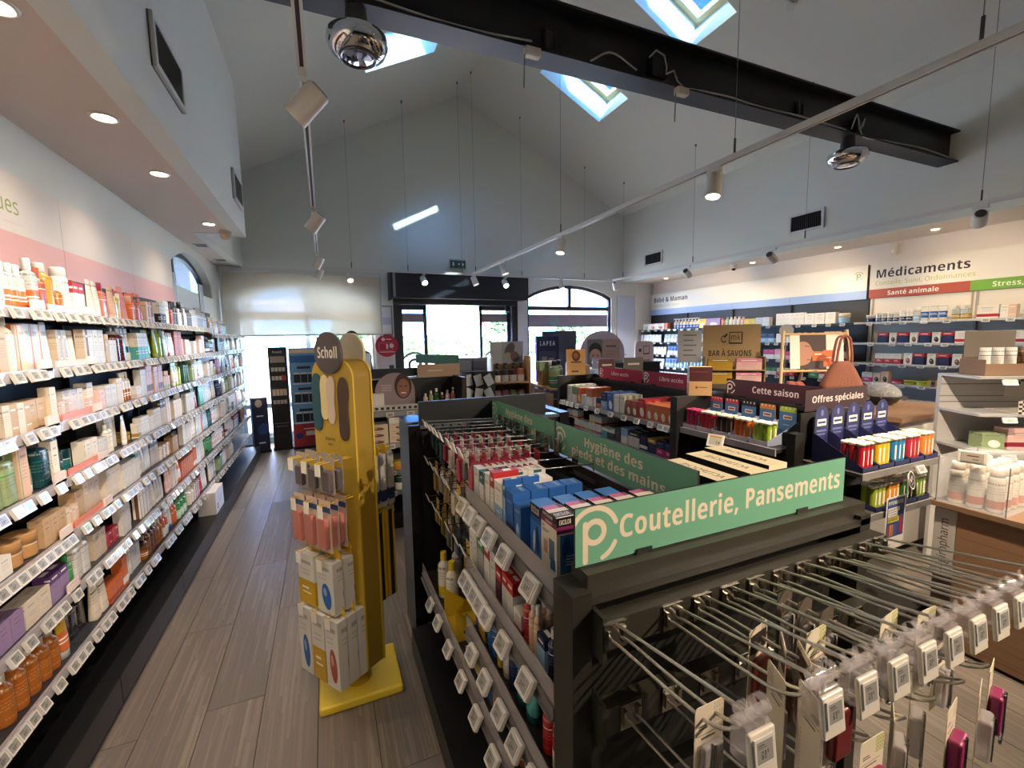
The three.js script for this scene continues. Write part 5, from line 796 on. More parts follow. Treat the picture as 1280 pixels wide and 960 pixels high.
// ---------- second gondola: open-access medicines, seasonal offers ----------
const HX = 2.66, HTOP = 1.165;
{
  const g = thing('gondola', 'dark second gondola holding open-access medicines under red headers', 'gondola shelf'), m = M('#1b1b1b', 0.5);
  mesh('base', bx(2.2, 3.1, 0, 0.13, -3.98, -1.6), M('#151514', 0.4), g);
  mesh('back_panel', bx(HX - 0.015, HX + 0.015, 0.13, HTOP - 0.02, -3.98, -1.6), M('#232325', 0.55), g);
  mesh('top_rail', bx(HX - 0.035, HX + 0.035, HTOP - 0.03, HTOP - 0.005, -3.98, -1.6), M('#2c2d2f', 0.3), g);
  mesh('end_panel', bx(2.22, 3.08, 0, 1.2, -4.02, -3.98), m, g);
  mesh('divider', bx(2.2, HX + 0.05, 0.13, 1.175, -2.36, -2.3), m, g);
  const tagG = RBX(0.06, 0.045, 0.014, 0.004, 1);
  const shelf = (y, z0, z1, x0, zs) => {
    const s = mesh('shelf', bx(x0, HX - 0.016, y - 0.02, y, z1, z0), M('#2a2a2c', 0.45), g);
    mesh('price_rail', bx(x0 - 0.008, x0 + 0.002, y - 0.035, y + 0.004, z1, z0), RAIL, s);
    for (const z of zs) { const t = mesh('price_tag', BOX(0.055, 0.042, 0.012), TAGM, s, [x0 - 0.02, y - 0.022, z]); t.rotation.set(-0.35, -Math.PI / 2, 0, 'YXZ'); }
  };
  shelf(0.955, -2.37, -3.96, 2.235, [-2.41, -2.47, -2.58, -2.74, -2.9, -3.08, -3.28, -3.46, -3.62, -3.72, -3.8, -3.88, -3.93]);
  shelf(0.705, -2.37, -3.96, 2.235, [-2.45, -2.62, -2.76, -2.85, -2.93, -3.1, -3.3, -3.52, -3.72, -3.88]);
  shelf(0.45, -2.37, -3.96, 2.235, [-2.5, -2.8, -3.1, -3.4, -3.7]);
  shelf(0.965, -1.6, -2.3, 2.24, []); shelf(0.6, -1.6, -2.3, 2.24, []);
  mesh('shelf', bx(HX + 0.016, 3.1, 1.18, 1.2, -3.98, -1.62), M('#3a3836', 0.45), g);
}
seed = 71;
const G2L = (items, y, shelf, depth, z = -2.385) => fill({ items, x: 2.245, y: y + 0.0005, z, dir: [0, -1], ry: -Math.PI / 2, shelf, back: 0.012, depth, end: 'near end', pre: 'remedy' });
G2L('carton orange ivory photo 7.5 12.5 4 - 3 7;carton red ivory photo 9 15 1 - 4 7;carton rust ivory photo 7.5 12 2 - 2 6;gap 1;carton ivory sage stripe 7.5 15 2 - 3 6;carton blue white photo 9 15.5 1 - 3 8;carton navy skyblue half 9 15 1 - 3 7;carton navy orange half 7 9 1;carton peach white side 6 8.5 1;carton orange ivory half 10 16.5 1 - 3 7;carton palegrey sage plain 8 9 1;carton orange yellow photo 8 15 1 - 3 6;carton sage ivory half 9 15.5 1 - 4 6;carton ivory darkgreen stripe 9 16 1 - 4 7', 0.955, 'the upper red-header shelf');
G2L('carton navy magenta half 9 11 2 - 3 6;carton navy mustard top 9 11 1 - 3 6;carton navy white band 9 12 1 - 3 6;carton palegrey charcoal top 14 12 1 - 4 7;carton skyblue white half 9 13 1 - 3 5;carton charcoal grey plain 8 12 1 - 2 5;carton charcoal palegrey top 11 8 1 - 5 5;carton turquoise white top 8 8.5 1;carton palegrey magenta band 9 8.5 1;carton palegrey mustard band 9 8.5 1;carton palegrey lime band 9 8.5 1;carton palegrey orange band 9 8.5 1;carton palegrey red band 9 8.5 1', 0.705, 'the lower red-header shelf');
fill({ items: 'carton palegrey crimson band 10 8 1 - 3 6;carton palegrey yellow band 10 8 1;gap 20;carton palegrey orange band 10 8 1;carton palegrey red band 10 8 1', x: 2.245, y: 0.705 + 0.0865, z: -3.27, dir: [0, -1], ry: -Math.PI / 2, shelf: 'the stacked red-header layer', back: 0.012, pre: 'remedy' });
G2L('carton crimson ivory band 10 9 2;carton palegrey rose band 10 9 3;carton ivory crimson band 10 9 3;carton palegrey orange plain 10 9 3', 0.45, 'the bottom red-header shelf');
const RED = '#b3203f', PLUM = '#4a2533';
greenSign('far red header reading "Libre accès"', ['Libre accès'], 0.66, [HX - 0.02, HTOP, -3.53], -Math.PI / 2, { bg: RED, fg: '#f2dcd4', lx: 30, fit: [[0.3, 0.72, 0.62, 0.4]] });
greenSign('near red header reading "Libre accès" beside the brown carton', ['Libre accès'], 0.66, [HX - 0.02, HTOP, -2.84], -Math.PI / 2, { bg: '#a01f3c', fg: '#f2dcd4', lx: 44, fit: [[0.3, 0.72, 0.62, 0.4]] });
greenSign('plum header reading "Cette saison" behind effervescent tubes', ['Cette saison'], 0.66, [HX - 0.02, HTOP, -1.95], -Math.PI / 2, { bg: PLUM, fg: '#f0e2dc', lx: 44, fit: [[0.31, 0.8, 0.68, 0.5]] });
greenSign('plum header reading "Offres spéciales" behind the navy tube trays', ['Offres spéciales'], 0.56, [2.69, HTOP, -1.57], 0, { bg: '#2f1c24', fg: '#cdbab6', lx: -80, fit: [[0.1, 0.94, 0.62, 0.44]] });
// effervescent tube: printed body and white cap
function tubeUnit(lab, pos, col, h, capc, grp) {
  const g = thing('effervescent_tube', lab, 'tube', pos, rr(-0.3, 0.3), grp);
  mesh('body', G('eb' + h, () => new THREE.CylinderGeometry(0.0165, 0.0165, h, 16).translate(0, h / 2, 0)), M(col, 0.3), g);
  mesh('label', G('el' + h, () => new THREE.CylinderGeometry(0.0168, 0.0168, h * 0.6, 8, 1, true, -0.35, 0.7).translate(0, h * 0.52, 0)), M('#e9dccb', 0.5, { side: THREE.DoubleSide }), g);
  mesh('cap', G('ec', () => loft([[0, 0.0185, 0.0185], [0.012, 0.0185, 0.0185], [0.014, 0.0165, 0.0165]], 16)), M(capc, 0.4), g, [0, h, 0]);
}
function tray(lab, pos, ry, w, d, o) {   // open tray: floor, sloping sides, low printed front, tall header card
  const g = thing('tube_tray', lab, 'display tray', pos, ry, o.group), m = M(o.col, 0.5), inn = M('#d9c4a8', 0.7);
  mesh('floor', bx(-w / 2, w / 2, 0, 0.003, -d, 0), inn, g);
  mesh('front', bx(-w / 2, w / 2, 0, o.fh, -0.002, 0), o.fm || m, g);
  const s = new THREE.Shape([[0, 0], [d, 0], [d, o.bh], [0, o.fh]].map((p) => new THREE.Vector2(...p)));
  for (const x of [-w / 2, w / 2 - 0.002]) { const e = new THREE.ExtrudeGeometry(s, { depth: 0.002, bevelEnabled: false }); e.rotateY(Math.PI / 2); mesh('side', e, m, g, [x, 0, 0]); }
  const hs = new THREE.Shape(), hw = w * 0.44; hs.moveTo(-hw, 0); hs.lineTo(hw, 0); hs.lineTo(hw, o.hh - 0.03); hs.quadraticCurveTo(hw, o.hh, hw * (o.dome ? 0.2 : 0.9), o.hh + (o.dome ? 0.02 : 0)); hs.lineTo(-hw * (o.dome ? 0.2 : 0.9), o.hh + (o.dome ? 0.02 : 0)); hs.quadraticCurveTo(-hw, o.hh, -hw, o.hh - 0.03); hs.lineTo(-hw, 0);
  const hg = new THREE.ExtrudeGeometry(hs, { depth: 0.002, bevelEnabled: false, curveSegments: 6 }), uv = hg.attributes.uv; for (let i = 0; i < uv.count; i++) uv.setXY(i, uv.getX(i) / (2 * hw) + 0.5, uv.getY(i) / (o.hh + 0.02));
  mesh('header_card', hg, o.hm, g, [0, 0.002, -d + 0.003]);
}
const hdr = (bg, top, dome) => printed(canvas(128, 192, (c) => { c.fillStyle = bg; c.fillRect(0, 0, 128, 192); if (top) { c.fillStyle = top; c.fillRect(0, 0, 128, 44); c.fillStyle = '#e9e2d8'; for (let i = 0; i < 4; i++) { c.beginPath(); c.arc(20 + i * 30, 24, 6, 0, 7); c.fill(); } c.fillRect(30, 62, 68, 22); c.fillStyle = '#a03030'; c.fillRect(38, 69, 52, 8); c.fillStyle = '#b9cbe4'; c.fillRect(30, 110, 50, 4); } if (dome) { c.fillStyle = '#e9e2d4'; c.fillRect(22, 46, 84, 24); c.fillStyle = '#243068'; c.fillRect(28, 54, 72, 8); c.fillStyle = '#5f6a9c'; c.fillRect(18, 84, 92, 7); c.fillRect(26, 98, 76, 5); c.beginPath(); c.arc(64, 24, 12, 0, 7); c.fill(); } }), 0.5);
{
  seed = 17; const y = 0.9655;
  [['lime', '#8fae2a', '#b9cf3a', -1.72], ['orange', '#c8672a', '#e38a3a', -1.85], ['black', '#2c1d1a', '#2a2a30', -1.98], ['red', '#b8283a', '#d0404a', -2.11], ['magenta', '#b32a58', '#d6405a', -2.235]].forEach(([n, c, top, z], i) => {
    tray(`pale-sided tray of ${n} effervescent tubes before the plum seasonal header`, [2.25, y, z], -Math.PI / 2, 0.118, 0.25, { col: '#8790a4', fh: 0.03, bh: 0.12, hh: 0.2, hm: hdr('#4f7fb4', top), fm: M('#b3a9b2', 0.4), group: 'pale trays of effervescent tubes' });
    for (let a = 0; a < 3; a++) for (let b = 0; b < 2; b++) tubeUnit(`${n} effervescent tube, ${ordw[a]} from near side in ${b ? 'rear' : 'front'} row of the seasonal trays`, [2.285 + b * 0.042, y + 0.0035, z + 0.037 - a * 0.037], c, 0.115, i === 4 ? '#c23a62' : '#eadfcd', `${n} effervescent tubes in the seasonal trays`);
  });
  const t = thing('large_price_label', 'large white electronic price label leaning at the seasonal shelf edge', 'price label', [2.215, 0.965, -1.97], -Math.PI / 2 + 0.25);
  const tx = canvas(256, 192, (c) => { c.fillStyle = '#efe9dc'; c.fillRect(0, 0, 256, 192); c.fillStyle = '#c4beae'; c.fillRect(30, 22, 196, 140); c.fillStyle = '#c9993a'; c.fillRect(30, 22, 196, 24); c.fillStyle = '#2a2826'; c.font = 'bold 50px sans-serif'; c.fillText('7,', 140, 140); c.fillRect(184, 104, 22, 6); c.fillRect(184, 114, 18, 22); });
  board('face', 0.1, 0.078, 0.01, tx, '#efe9dc', t, [0, -0.02, 0.02], [-0.35, 0, 0]);
  for (const [i, z] of [[0, -2.2], [1, -2.12]]) { const b = product('bottle', 'burgundy', 'black', 'plain', 0.05, 0.2, 0.05, [2.3, 0.6005, z], -Math.PI / 2); tag(b, `dark berry bottle under the seasonal shelf, ${i ? 'nearer' : 'farther'} one`, 'bottle', 'dark berry bottles'); }
  // end tray group facing the viewer
  const g = thing('end_unit', 'dark end unit with shelves carrying navy tube trays', 'gondola end'), m = M('#1c1b18', 0.5);
  mesh('back_panel', bx(2.37, 3.0, 0.1, 1.16, -1.575, -1.56), M('#1a1917', 0.6), g);
  mesh('base', bx(2.36, 3.02, 0, 0.12, -1.555, -1.2), m, g);
  mesh('upright', bx(2.29, 2.36, 0, 1.06, -1.58, -1.53), M('#15140f', 0.5), g);
  for (const [yy, x1] of [[0.905, 3.12], [0.68, 3.08]]) { const s = mesh('shelf', bx(2.38, x1, yy - 0.016, yy, -1.555, -1.26), M('#4a4845', 0.4), g); mesh('price_rail', bx(2.38, x1, yy - 0.03, yy + 0.003, -1.26, -1.25), M('#7d7b78', 0.3), s); }
  const s2 = g.children[2]; mesh('price_tag', BOX(0.07, 0.04, 0.01), TAGM, s2, [2.86, 0.875, -1.235], [-0.5, 0, 0.0]);
  const cols = [['red', '#b3202f'], ['yellow', '#d6b422'], ['blue', '#2c79a8'], ['crimson', '#a82c3c'], ['orange', '#cf7a36']];
  cols.forEach(([n, c], i) => {
    const x = 2.47 + i * 0.138;
    tray(`navy tray of ${n} effervescent tubes at the gondola end`, [x, 0.906, -1.265], 0, 0.13, 0.25, { col: '#1f2450', fh: 0.026, bh: 0.16, hh: 0.275, dome: true, hm: hdr('#262c58', null, true), group: 'navy trays of effervescent tubes' });
    for (let a = 0; a < 3; a++) for (let b = 0; b < 3; b++) tubeUnit(`${n} tube, ${ordw[a]} from the post side, ${['front', 'middle', 'rear'][b]} row of the navy trays`, [x - 0.036 + a * 0.036, 0.9095, -1.295 - b * 0.037], c, 0.125, '#e9dcc8', `${n} tubes in the navy trays`);
  });
  [['lime', '#93a82c'], ['amber', '#d08f2e'], ['dark green', '#2f5a2c'], ['green', '#6d8c2e']].forEach(([n, c], i) => {
    const x = 2.6 + i * 0.125;
    tray(`navy-edged tray of ${n} tubes on the lower end shelf`, [x, 0.681, -1.265], 0, 0.118, 0.2, { col: '#2a2c52', fh: 0.026, bh: 0.05, hh: 0.06, hm: M('#2a2c52', 0.5), group: 'navy-edged trays on the lower end shelf' });
    for (let a = 0; a < 3; a++) for (let b = 0; b < 2; b++) tubeUnit(`${n} tube, ${ordw[a]} from the post side in the ${b ? 'rear' : 'front'} row, lower end shelf`, [x - 0.036 + a * 0.036, 0.6845, -1.295 - b * 0.037], c, 0.115, '#e9dfcc', `${n} tubes on the lower end shelf`);
  });
  const w = thing('shelf_wobbler', 'black and white round shelf wobbler below the navy trays', 'shelf talker', [2.7, 0.85, -1.2], 0.2);
  const wt = canvas(256, 256, (c) => { c.fillStyle = '#17171c'; c.fillRect(0, 0, 256, 256); c.strokeStyle = '#e9e4da'; c.lineWidth = 16; c.beginPath(); c.arc(128, 128, 116, 0, 7); c.stroke(); c.fillStyle = '#e9e4da'; c.font = 'bold 80px sans-serif'; c.fillText('N’T', 62, 146); c.fillRect(80, 176, 96, 8); });
  const dg = new THREE.CylinderGeometry(0.048, 0.048, 0.002, 32); dg.rotateX(Math.PI / 2); { const uv = dg.attributes.uv, p = dg.attributes.position; for (let i = 0; i < uv.count; i++) uv.setXY(i, p.getX(i) / 0.096 + 0.5, p.getY(i) / 0.096 + 0.5); }
  mesh('disc', dg, printed(wt), w, [0, 0, 0], [-0.2, 0, 0.25]); mesh('strip', bx(-0.055, -0.03, -0.06, 0.05, -0.004, -0.002), M('#d8d6c4', 0.5), w, null, [0, 0, 0.25]);
  const l = thing('promo_leaflet', 'blue leaflet with red flask drawing and yellow strip below the end shelf', 'leaflet', [2.66, 0.655, -1.238], 0);
  const lt = canvas(256, 384, (c) => { c.fillStyle = '#e9e6e2'; c.fillRect(0, 0, 256, 384); c.fillStyle = '#2f4f86'; c.fillRect(14, 14, 228, 316); c.fillStyle = '#ece6da'; c.font = 'bold 42px sans-serif'; c.fillText('HYDRATIS', 24, 64); c.fillRect(28, 88, 150, 34); c.fillRect(28, 128, 130, 34); c.fillStyle = '#26375e'; c.font = 'bold 26px sans-serif'; c.fillText('4 ACHETÉS', 34, 115); c.fillText('1 GOURDE', 34, 155); c.fillStyle = '#d8c43a'; c.fillRect(28, 168, 150, 40); c.fillStyle = '#22252c'; c.font = 'bold 30px sans-serif'; c.fillText('OFFERTE !', 32, 199); c.fillStyle = '#b0263a'; c.fillRect(192, 180, 34, 130); c.fillRect(202, 160, 14, 24); ['#a8343c', '#d09a3a', '#cf7a36', '#3c6aa8', '#6d4a7a'].forEach((k, i) => { c.fillStyle = k; c.fillRect(34 + i * 26, 228, 20, 92); }); });
  board('sheet', 0.17, 0.25, 0.002, lt, '#e6e3df', l, [0, -0.02, 0], [0, 0, 0]);
}
// things standing on top of this gondola
{
  const c = thing('kraft_carton', 'brown and dark red carton with white side standing on the divider top', 'box', [2.43, 1.176, -2.33], -0.65);
  const f = canvas(128, 192, (k) => { k.fillStyle = '#c09a6a'; k.fillRect(0, 0, 128, 192); k.fillStyle = '#4d1c22'; k.fillRect(0, 0, 128, 96); k.fillStyle = '#7a4a44'; k.fillRect(10, 30, 100, 5); k.fillStyle = '#6d4a2c'; k.fillRect(36, 130, 14, 14); k.fillRect(56, 134, 46, 5); });
  const s = canvas(128, 192, (k) => { k.fillStyle = '#e3d3bd'; k.fillRect(0, 0, 128, 192); k.fillStyle = '#c09a6a'; k.fillRect(0, 112, 128, 80); k.fillStyle = '#7a2a2e'; k.beginPath(); k.arc(64, 44, 20, 0, 7); k.fill(); k.fillRect(40, 80, 50, 6); });
  mesh('box', new THREE.BoxGeometry(0.15, 0.2, 0.1), [printed(s), printed(s), M('#c6a478', 0.6), M('#a98660', 0.6), printed(f), printed(s)], c, [0, 0.1, 0]);
  const p = thing('portrait_card', 'orange card with a smiling portrait at the far end of the red-header gondola', 'counter card', [2.42, 1.2, -3.98], -0.35);
  const pt = canvas(128, 192, (k) => { k.fillStyle = '#e8b878'; k.fillRect(0, 0, 128, 192); const q = k.createLinearGradient(0, 0, 0, 100); q.addColorStop(0, '#e8a258'); q.addColorStop(1, '#f0c890'); k.fillStyle = q; k.fillRect(0, 0, 128, 100); k.fillStyle = '#6d3a22'; k.beginPath(); k.ellipse(66, 50, 28, 40, 0, 0, 7); k.fill(); k.fillStyle = '#b9744c'; k.beginPath(); k.ellipse(64, 48, 16, 22, 0, 0, 7); k.fill(); k.fillStyle = '#4a2c20'; k.fillRect(30, 92, 70, 8); k.fillRect(34, 160, 46, 10); });
  board('card', 0.2, 0.27, 0.004, pt, '#e8c898', p, [0, 0.135, 0], [-0.1, 0, 0]);
  for (const [i, x, z, w, h, col, l] of [[0, 2.75, -3.9, 0.18, 0.16, '#5a2228', 'small dark red counter card behind the orange portrait card'], [1, 3.02, -3.8, 0.22, 0.17, '#5a5550', 'small dark photo card behind the far red header'], [2, 3.2, -4.6, 0.3, 0.13, '#8a92ae', 'long pale blue header card beyond the far red header']]) { const k = thing('counter_card', l, 'counter card', [x, i === 2 ? 1.201 : 1.2, z], -0.2); mesh('card', BOX(w, h, 0.012), M(col, 0.5), k, [0, h / 2, 0]); mesh('print', BOX(w * 0.6, h * 0.12, 0.002), M('#d8ccc0', 0.5), k, [0, h * 0.6, 0.007]); mesh('foot', BOX(w * 0.4, 0.012, 0.06), M(col, 0.6), k, [0, 0.006, -0.02]); }
}
{ // kraft soap display
  const g = thing('soap_display', 'kraft cardboard soap display reading "BAR À SAVONS"', 'display stand', [3.07, 1.2, -2.6], -0.72), K = '#ab9166';
  const t = canvas(512, 384, (c) => { c.fillStyle = K; c.fillRect(0, 0, 512, 384); c.fillStyle = '#2a2520'; c.font = '64px sans-serif'; c.fillText('mkl', 248, 110); c.fillRect(240, 124, 110, 8); c.strokeStyle = '#2a2520'; c.lineWidth = 7; c.strokeRect(240, 54, 112, 78); c.beginPath(); c.arc(190, 100, 22, 0.6, 5.6); c.stroke(); c.beginPath(); c.ellipse(206, 76, 9, 20, 0.7, 0, 7); c.fill(); c.font = 'bold 56px sans-serif'; c.fillText('BAR À SAVONS', 50, 220); c.fillRect(170, 262, 150, 6); });
  board('back_board', 0.44, 0.46, 0.012, t, K, g, [0, 0.25, -0.13]);
  mesh('side', bx(-0.22, -0.212, 0, 0.22, -0.12, 0.1), M(K, 0.8), g); mesh('side', bx(0.212, 0.22, 0, 0.22, -0.12, 0.1), M('#9a815a', 0.8), g);
  for (const y of [0.0, 0.11]) mesh('shelf', bx(-0.212, 0.212, y, y + 0.008, -0.12, 0.1), M(K, 0.8), g);
  const cs = Math.cos(-0.72), sn = Math.sin(-0.72), W = (x, y, z) => [3.07 + x * cs + z * sn, 1.2 + y, -2.6 - x * sn + z * cs];
  for (const r of [0, 1]) for (let i = 0; i < 2; i++) tag(product('carton', i ? 'rose' : 'mustard', i ? 'pink' : 'gold', 'top', 0.18, 0.085, 0.09, W(-0.104 + i * 0.208, 0.0085 + r * 0.11, 0.045), -0.72, false, 'soap_box'), `${i ? 'pink' : 'yellow'} box of soaps on the ${r ? 'upper' : 'lower'} tier of the kraft display`, 'box');
  const n = thing('recipe_card', 'pale grey text card fixed beside the kraft soap display', 'counter card', [2.86, 1.3, -2.86], -0.72); const nt = canvas(128, 192, (c) => { c.fillStyle = '#c9ccd0'; c.fillRect(0, 0, 128, 192); c.fillStyle = '#7d8088'; for (let i = 0; i < 5; i++) c.fillRect(30, 24 + i * 30, 70 - (i % 2) * 16, 7); }); board('card', 0.19, 0.27, 0.004, nt, '#c9ccd0', n, [0, 0.2, 0]); mesh('leg', bx(-0.008, 0.008, -0.1, 0.08, -0.01, 0), M('#b9bcc0', 0.4), n);
  const d = thing('round_badge', 'pale round badge at the corner of the kraft display', 'badge', [3.33, 1.62, -2.34], -0.72); mesh('disc', new THREE.CylinderGeometry(0.05, 0.05, 0.004, 24).rotateX(Math.PI / 2), M('#b9b7b4', 0.5), d); mesh('stem', rod([0, -0.04, -0.003], [0, -0.42, -0.003], 0.003), M('#b9b7b4', 0.5), d);
}
{ // wooden poster easel with a portrait, orange jars, woven bag
  const g = thing('portrait_easel', 'wooden easel with a cream-care portrait poster', 'easel', [3.34, 1.2, -2.12], -0.5), wd = M('#c9a878', 0.6);
  for (const x of [-0.22, 0.22]) mesh('leg', rod([x - Math.sign(x) * -0.03, 0, 0.04], [x, 0.42, -0.02], 0.012, 8), wd, g);
  mesh('cross_bar', rod([-0.22, 0.39, -0.018], [0.22, 0.39, -0.018], 0.01, 8), wd, g); mesh('cross_bar', rod([-0.24, 0.12, 0.024], [0.24, 0.12, 0.024], 0.01, 8), wd, g); mesh('rear_leg', rod([0.0, 0.4, -0.03], [0.0, 0, -0.2], 0.01, 8), wd, g);
  const t = canvas(384, 288, (c) => { c.fillStyle = '#e2d8cc'; c.fillRect(0, 0, 384, 288); c.fillStyle = '#3d2c28'; c.fillRect(70, 0, 190, 288); c.fillStyle = '#a87a62'; c.beginPath(); c.moveTo(70, 60); c.bezierCurveTo(120, 40, 150, 80, 156, 120); c.bezierCurveTo(186, 150, 160, 170, 150, 200); c.bezierCurveTo(150, 240, 110, 260, 70, 260); c.fill(); c.fillStyle = '#4a2f28'; c.fillRect(108, 92, 34, 6); c.fillStyle = '#7a4a40'; c.fillRect(120, 206, 28, 8); c.fillStyle = '#cc6230'; c.fillRect(160, 140, 90, 80); c.fillRect(240, 130, 70, 140); c.fillStyle = '#e8dccb'; c.fillRect(176, 160, 50, 8); c.fillRect(256, 190, 40, 6); });
  board('poster', 0.37, 0.25, 0.004, t, '#d9cfc4', g, [0, 0.26, 0.02], [-0.12, 0, 0]);
  seed = 44; for (let i = 0; i < 8; i++) { const j = product('jar', 'orange', 'rust', 'plain', 0.05, 0.055, 0.05, [2.9 + (i % 4) * 0.06, 1.2005, -1.98 + Math.floor(i / 4) * 0.06 - (i % 4) * 0.045], -0.5); tag(j, `small orange balm jar, ${ordw[i % 4]} along the ${i < 4 ? 'rear' : 'front'} row before the easel`, 'jar', 'small orange balm jars'); }
  const b = thing('woven_bag', 'rust-brown woven tote bag with raised handles', 'bag', [3.22, 1.2, -1.86], -0.45);
  const wt = canvas(128, 128, (c) => { c.fillStyle = '#84503e'; c.fillRect(0, 0, 128, 128); for (let i = 0; i < 16; i++) for (let j = 0; j < 16; j++) { c.fillStyle = (i + j) % 2 ? '#5c3629' : '#7d4d3b'; c.fillRect(i * 8, j * 8, 7, 7); } }); wt.wrapS = wt.wrapT = THREE.RepeatWrapping; wt.repeat.set(4, 3);
  mesh('body', loft([[0, 0.135, 0.055, 4], [0.05, 0.13, 0.05, 4], [0.13, 0.095, 0.04, 3], [0.19, 0.06, 0.03, 3], [0.205, 0.056, 0.025, 3]], 24), printed(wt, 0.9), b);
  for (const z of [-0.02, 0.02]) mesh('handle', tube([[-0.05, 0.2, z], [-0.04, 0.3, z], [-0.02, 0.37, z], [0.02, 0.37, z], [0.04, 0.3, z], [0.05, 0.2, z]], 0.008, 24, 8), M('#7a4238', 0.8), b);
}
// ---------- baby-care and medicine wall ----------
const RSX = 6.25, RY_ = [1.72, 1.465, 1.215, 0.975, 0.73, 0.48];
{
  const bays = [[-1.5, -2.5, 1], [-2.5, -3.5, 1], [-3.55, -4.6, 0], [-4.6, -5.65, 0], [-5.65, -6.7, 0], [-6.7, -7.72, 0]];
  bays.forEach(([z0, z1, med], i) => {
    const g = thing('wall_shelving', med ? `pale medicine shelving bay ${i ? 'next to the baby-care bays' : 'behind the sales counter'}` : `dark baby-care shelving bay, ${ordw[i - 2]} beyond the medicine bays`, 'shelving', [0, 0, 0], 0, med ? 'medicine shelving bays' : 'baby-care shelving bays');
    mesh('back_panel', bx(XRR - 0.03, XRR - 0.004, 0.1, 2.05, z1 + 0.002, z0 - 0.002), M(med ? '#b9b6b0' : '#3c3d3f', 0.5), g);
    mesh('base', bx(RSX, XRR - 0.004, 0, 0.1, z1 + 0.002, z0 - 0.002), M(med ? '#8f8b85' : '#1d1d1f', 0.5), g);
    mesh('upright', bx(XRR - 0.06, XRR - 0.03, 0.1, 2.04, z1, z1 + 0.02), M(med ? '#9d9a95' : '#2a2a2c', 0.5), g);
    RY_.forEach((y) => {
      const s = mesh('shelf', bx(RSX + 0.006, XRR - 0.03, y - 0.018, y, z1 + 0.002, z0 - 0.002), M(med ? '#a9a6a1' : '#1b1b1d', 0.35), g);
      if (med) mesh('price_rail', bx(RSX - 0.004, RSX + 0.006, y - 0.022, y + 0.002, z1 + 0.002, z0 - 0.002), M('#c9c7c3', 0.25), s);
      seed = 200 + i * 9 + Math.round(y * 10);
      for (let z = z0 - 0.08; z > z1 + 0.05; z -= rr(0.13, 0.24)) { const t = mesh('price_tag', BOX(0.06, 0.036, 0.01), TAGM, s, [RSX - 0.012, y - 0.022, z]); t.rotation.set(-0.3, -Math.PI / 2, 0, 'YXZ'); }
    });
  });
}
{
  const sgn = (lab, z0, z1, draw, y0 = 2.03, y1 = 2.47) => { const L = Math.abs(z1 - z0), t = canvas(2048, Math.round(2048 * (y1 - y0) / L), draw); const g = thing('wall_sign', lab, 'sign', [XRR - 0.045, (y0 + y1) / 2, (z0 + z1) / 2], -Math.PI / 2); board('panel', L - 0.01, y1 - y0, 0.05, t, '#6d6a66', g, [0, 0, 0.0]); return g; };
  const smallLogo = (c, x, y, r, col) => logoP(c, x, y, r, col, 0.14);
  sgn('long white sign reading "Bébé & Maman" with a pale blue lower band', -3.56, -7.72, (c, w, h) => { c.fillStyle = '#e6e2d6'; c.fillRect(0, 0, w, h); c.fillStyle = '#9fb8e0'; c.fillRect(0, h * 0.74, w, h * 0.26); c.fillStyle = '#3a3234'; c.font = `bold ${h * 0.3}px sans-serif`; c.fillText('Bébé & Maman', w * 0.02, h * 0.4); c.fillStyle = '#b9bd9a'; c.font = `${h * 0.13}px sans-serif`; c.fillText('Alimentation, Soins, Hygiène', w * 0.02, h * 0.6); c.fillStyle = 'rgba(90,90,110,0.6)'; for (const f of [0.25, 0.5, 0.75]) c.fillRect(w * f, h * 0.74, 2, h * 0.26); smallLogo(c, w * 0.975, h * 0.3, h * 0.12, '#8f9a6a'); });
  sgn('white sign reading "Médicaments" above animal health and stress shelves', -1.5, -3.54, (c, w, h) => { c.fillStyle = '#dcd6ca'; c.fillRect(0, 0, w, h); c.fillStyle = '#2f2a35'; c.font = `bold ${h * 0.32}px sans-serif`; c.fillText('Médicaments', w * 0.03, h * 0.42); c.fillStyle = '#a9b25c'; c.font = `${h * 0.17}px sans-serif`; c.fillText('Conseils, Suivi, Ordonnances', w * 0.03, h * 0.63); c.fillStyle = '#a8503c'; c.fillRect(0, h * 0.74, w * 0.485, h * 0.26); c.fillStyle = '#6fa53a'; c.fillRect(w * 0.485, h * 0.74, w, h * 0.26); c.fillStyle = '#efe6dc'; c.font = `bold ${h * 0.17}px sans-serif`; c.fillText('Santé animale', w * 0.1, h * 0.93); c.fillStyle = '#dfe6c4'; c.fillText('Stress, Sommeil', w * 0.57, h * 0.93); });
  const p = thing('wall_sheet', 'plain white backing sheet between the medicine sign and its top shelf', 'panel', [0, 0, 0]); mesh('sheet', bx(XRR - 0.05, XRR - 0.032, 1.76, 2.028, -2.52, -1.51), M('#e2dccf', 0.5), p); mesh('sheet', bx(XRR - 0.05, XRR - 0.032, 1.76, 2.028, -3.52, -2.54), M('#e2dccf', 0.5), p);
}
const RW = (items, k, shelf, z0, end) => fill({ items, x: RSX + 0.012, y: RY_[k] + 0.0005, z: z0, dir: [0, -1], ry: -Math.PI / 2, shelf, back: 0.008, end: end || 'counter end', farAt: z0 < -3 ? 0.9 : 1e9, lim: z0 < -3 ? 4.08 : 1.9, pre: z0 < -3 ? 'baby' : 'medicine' });
const M1 = ['top', 'second', 'third', 'fourth', 'fifth'];
seed = 301;
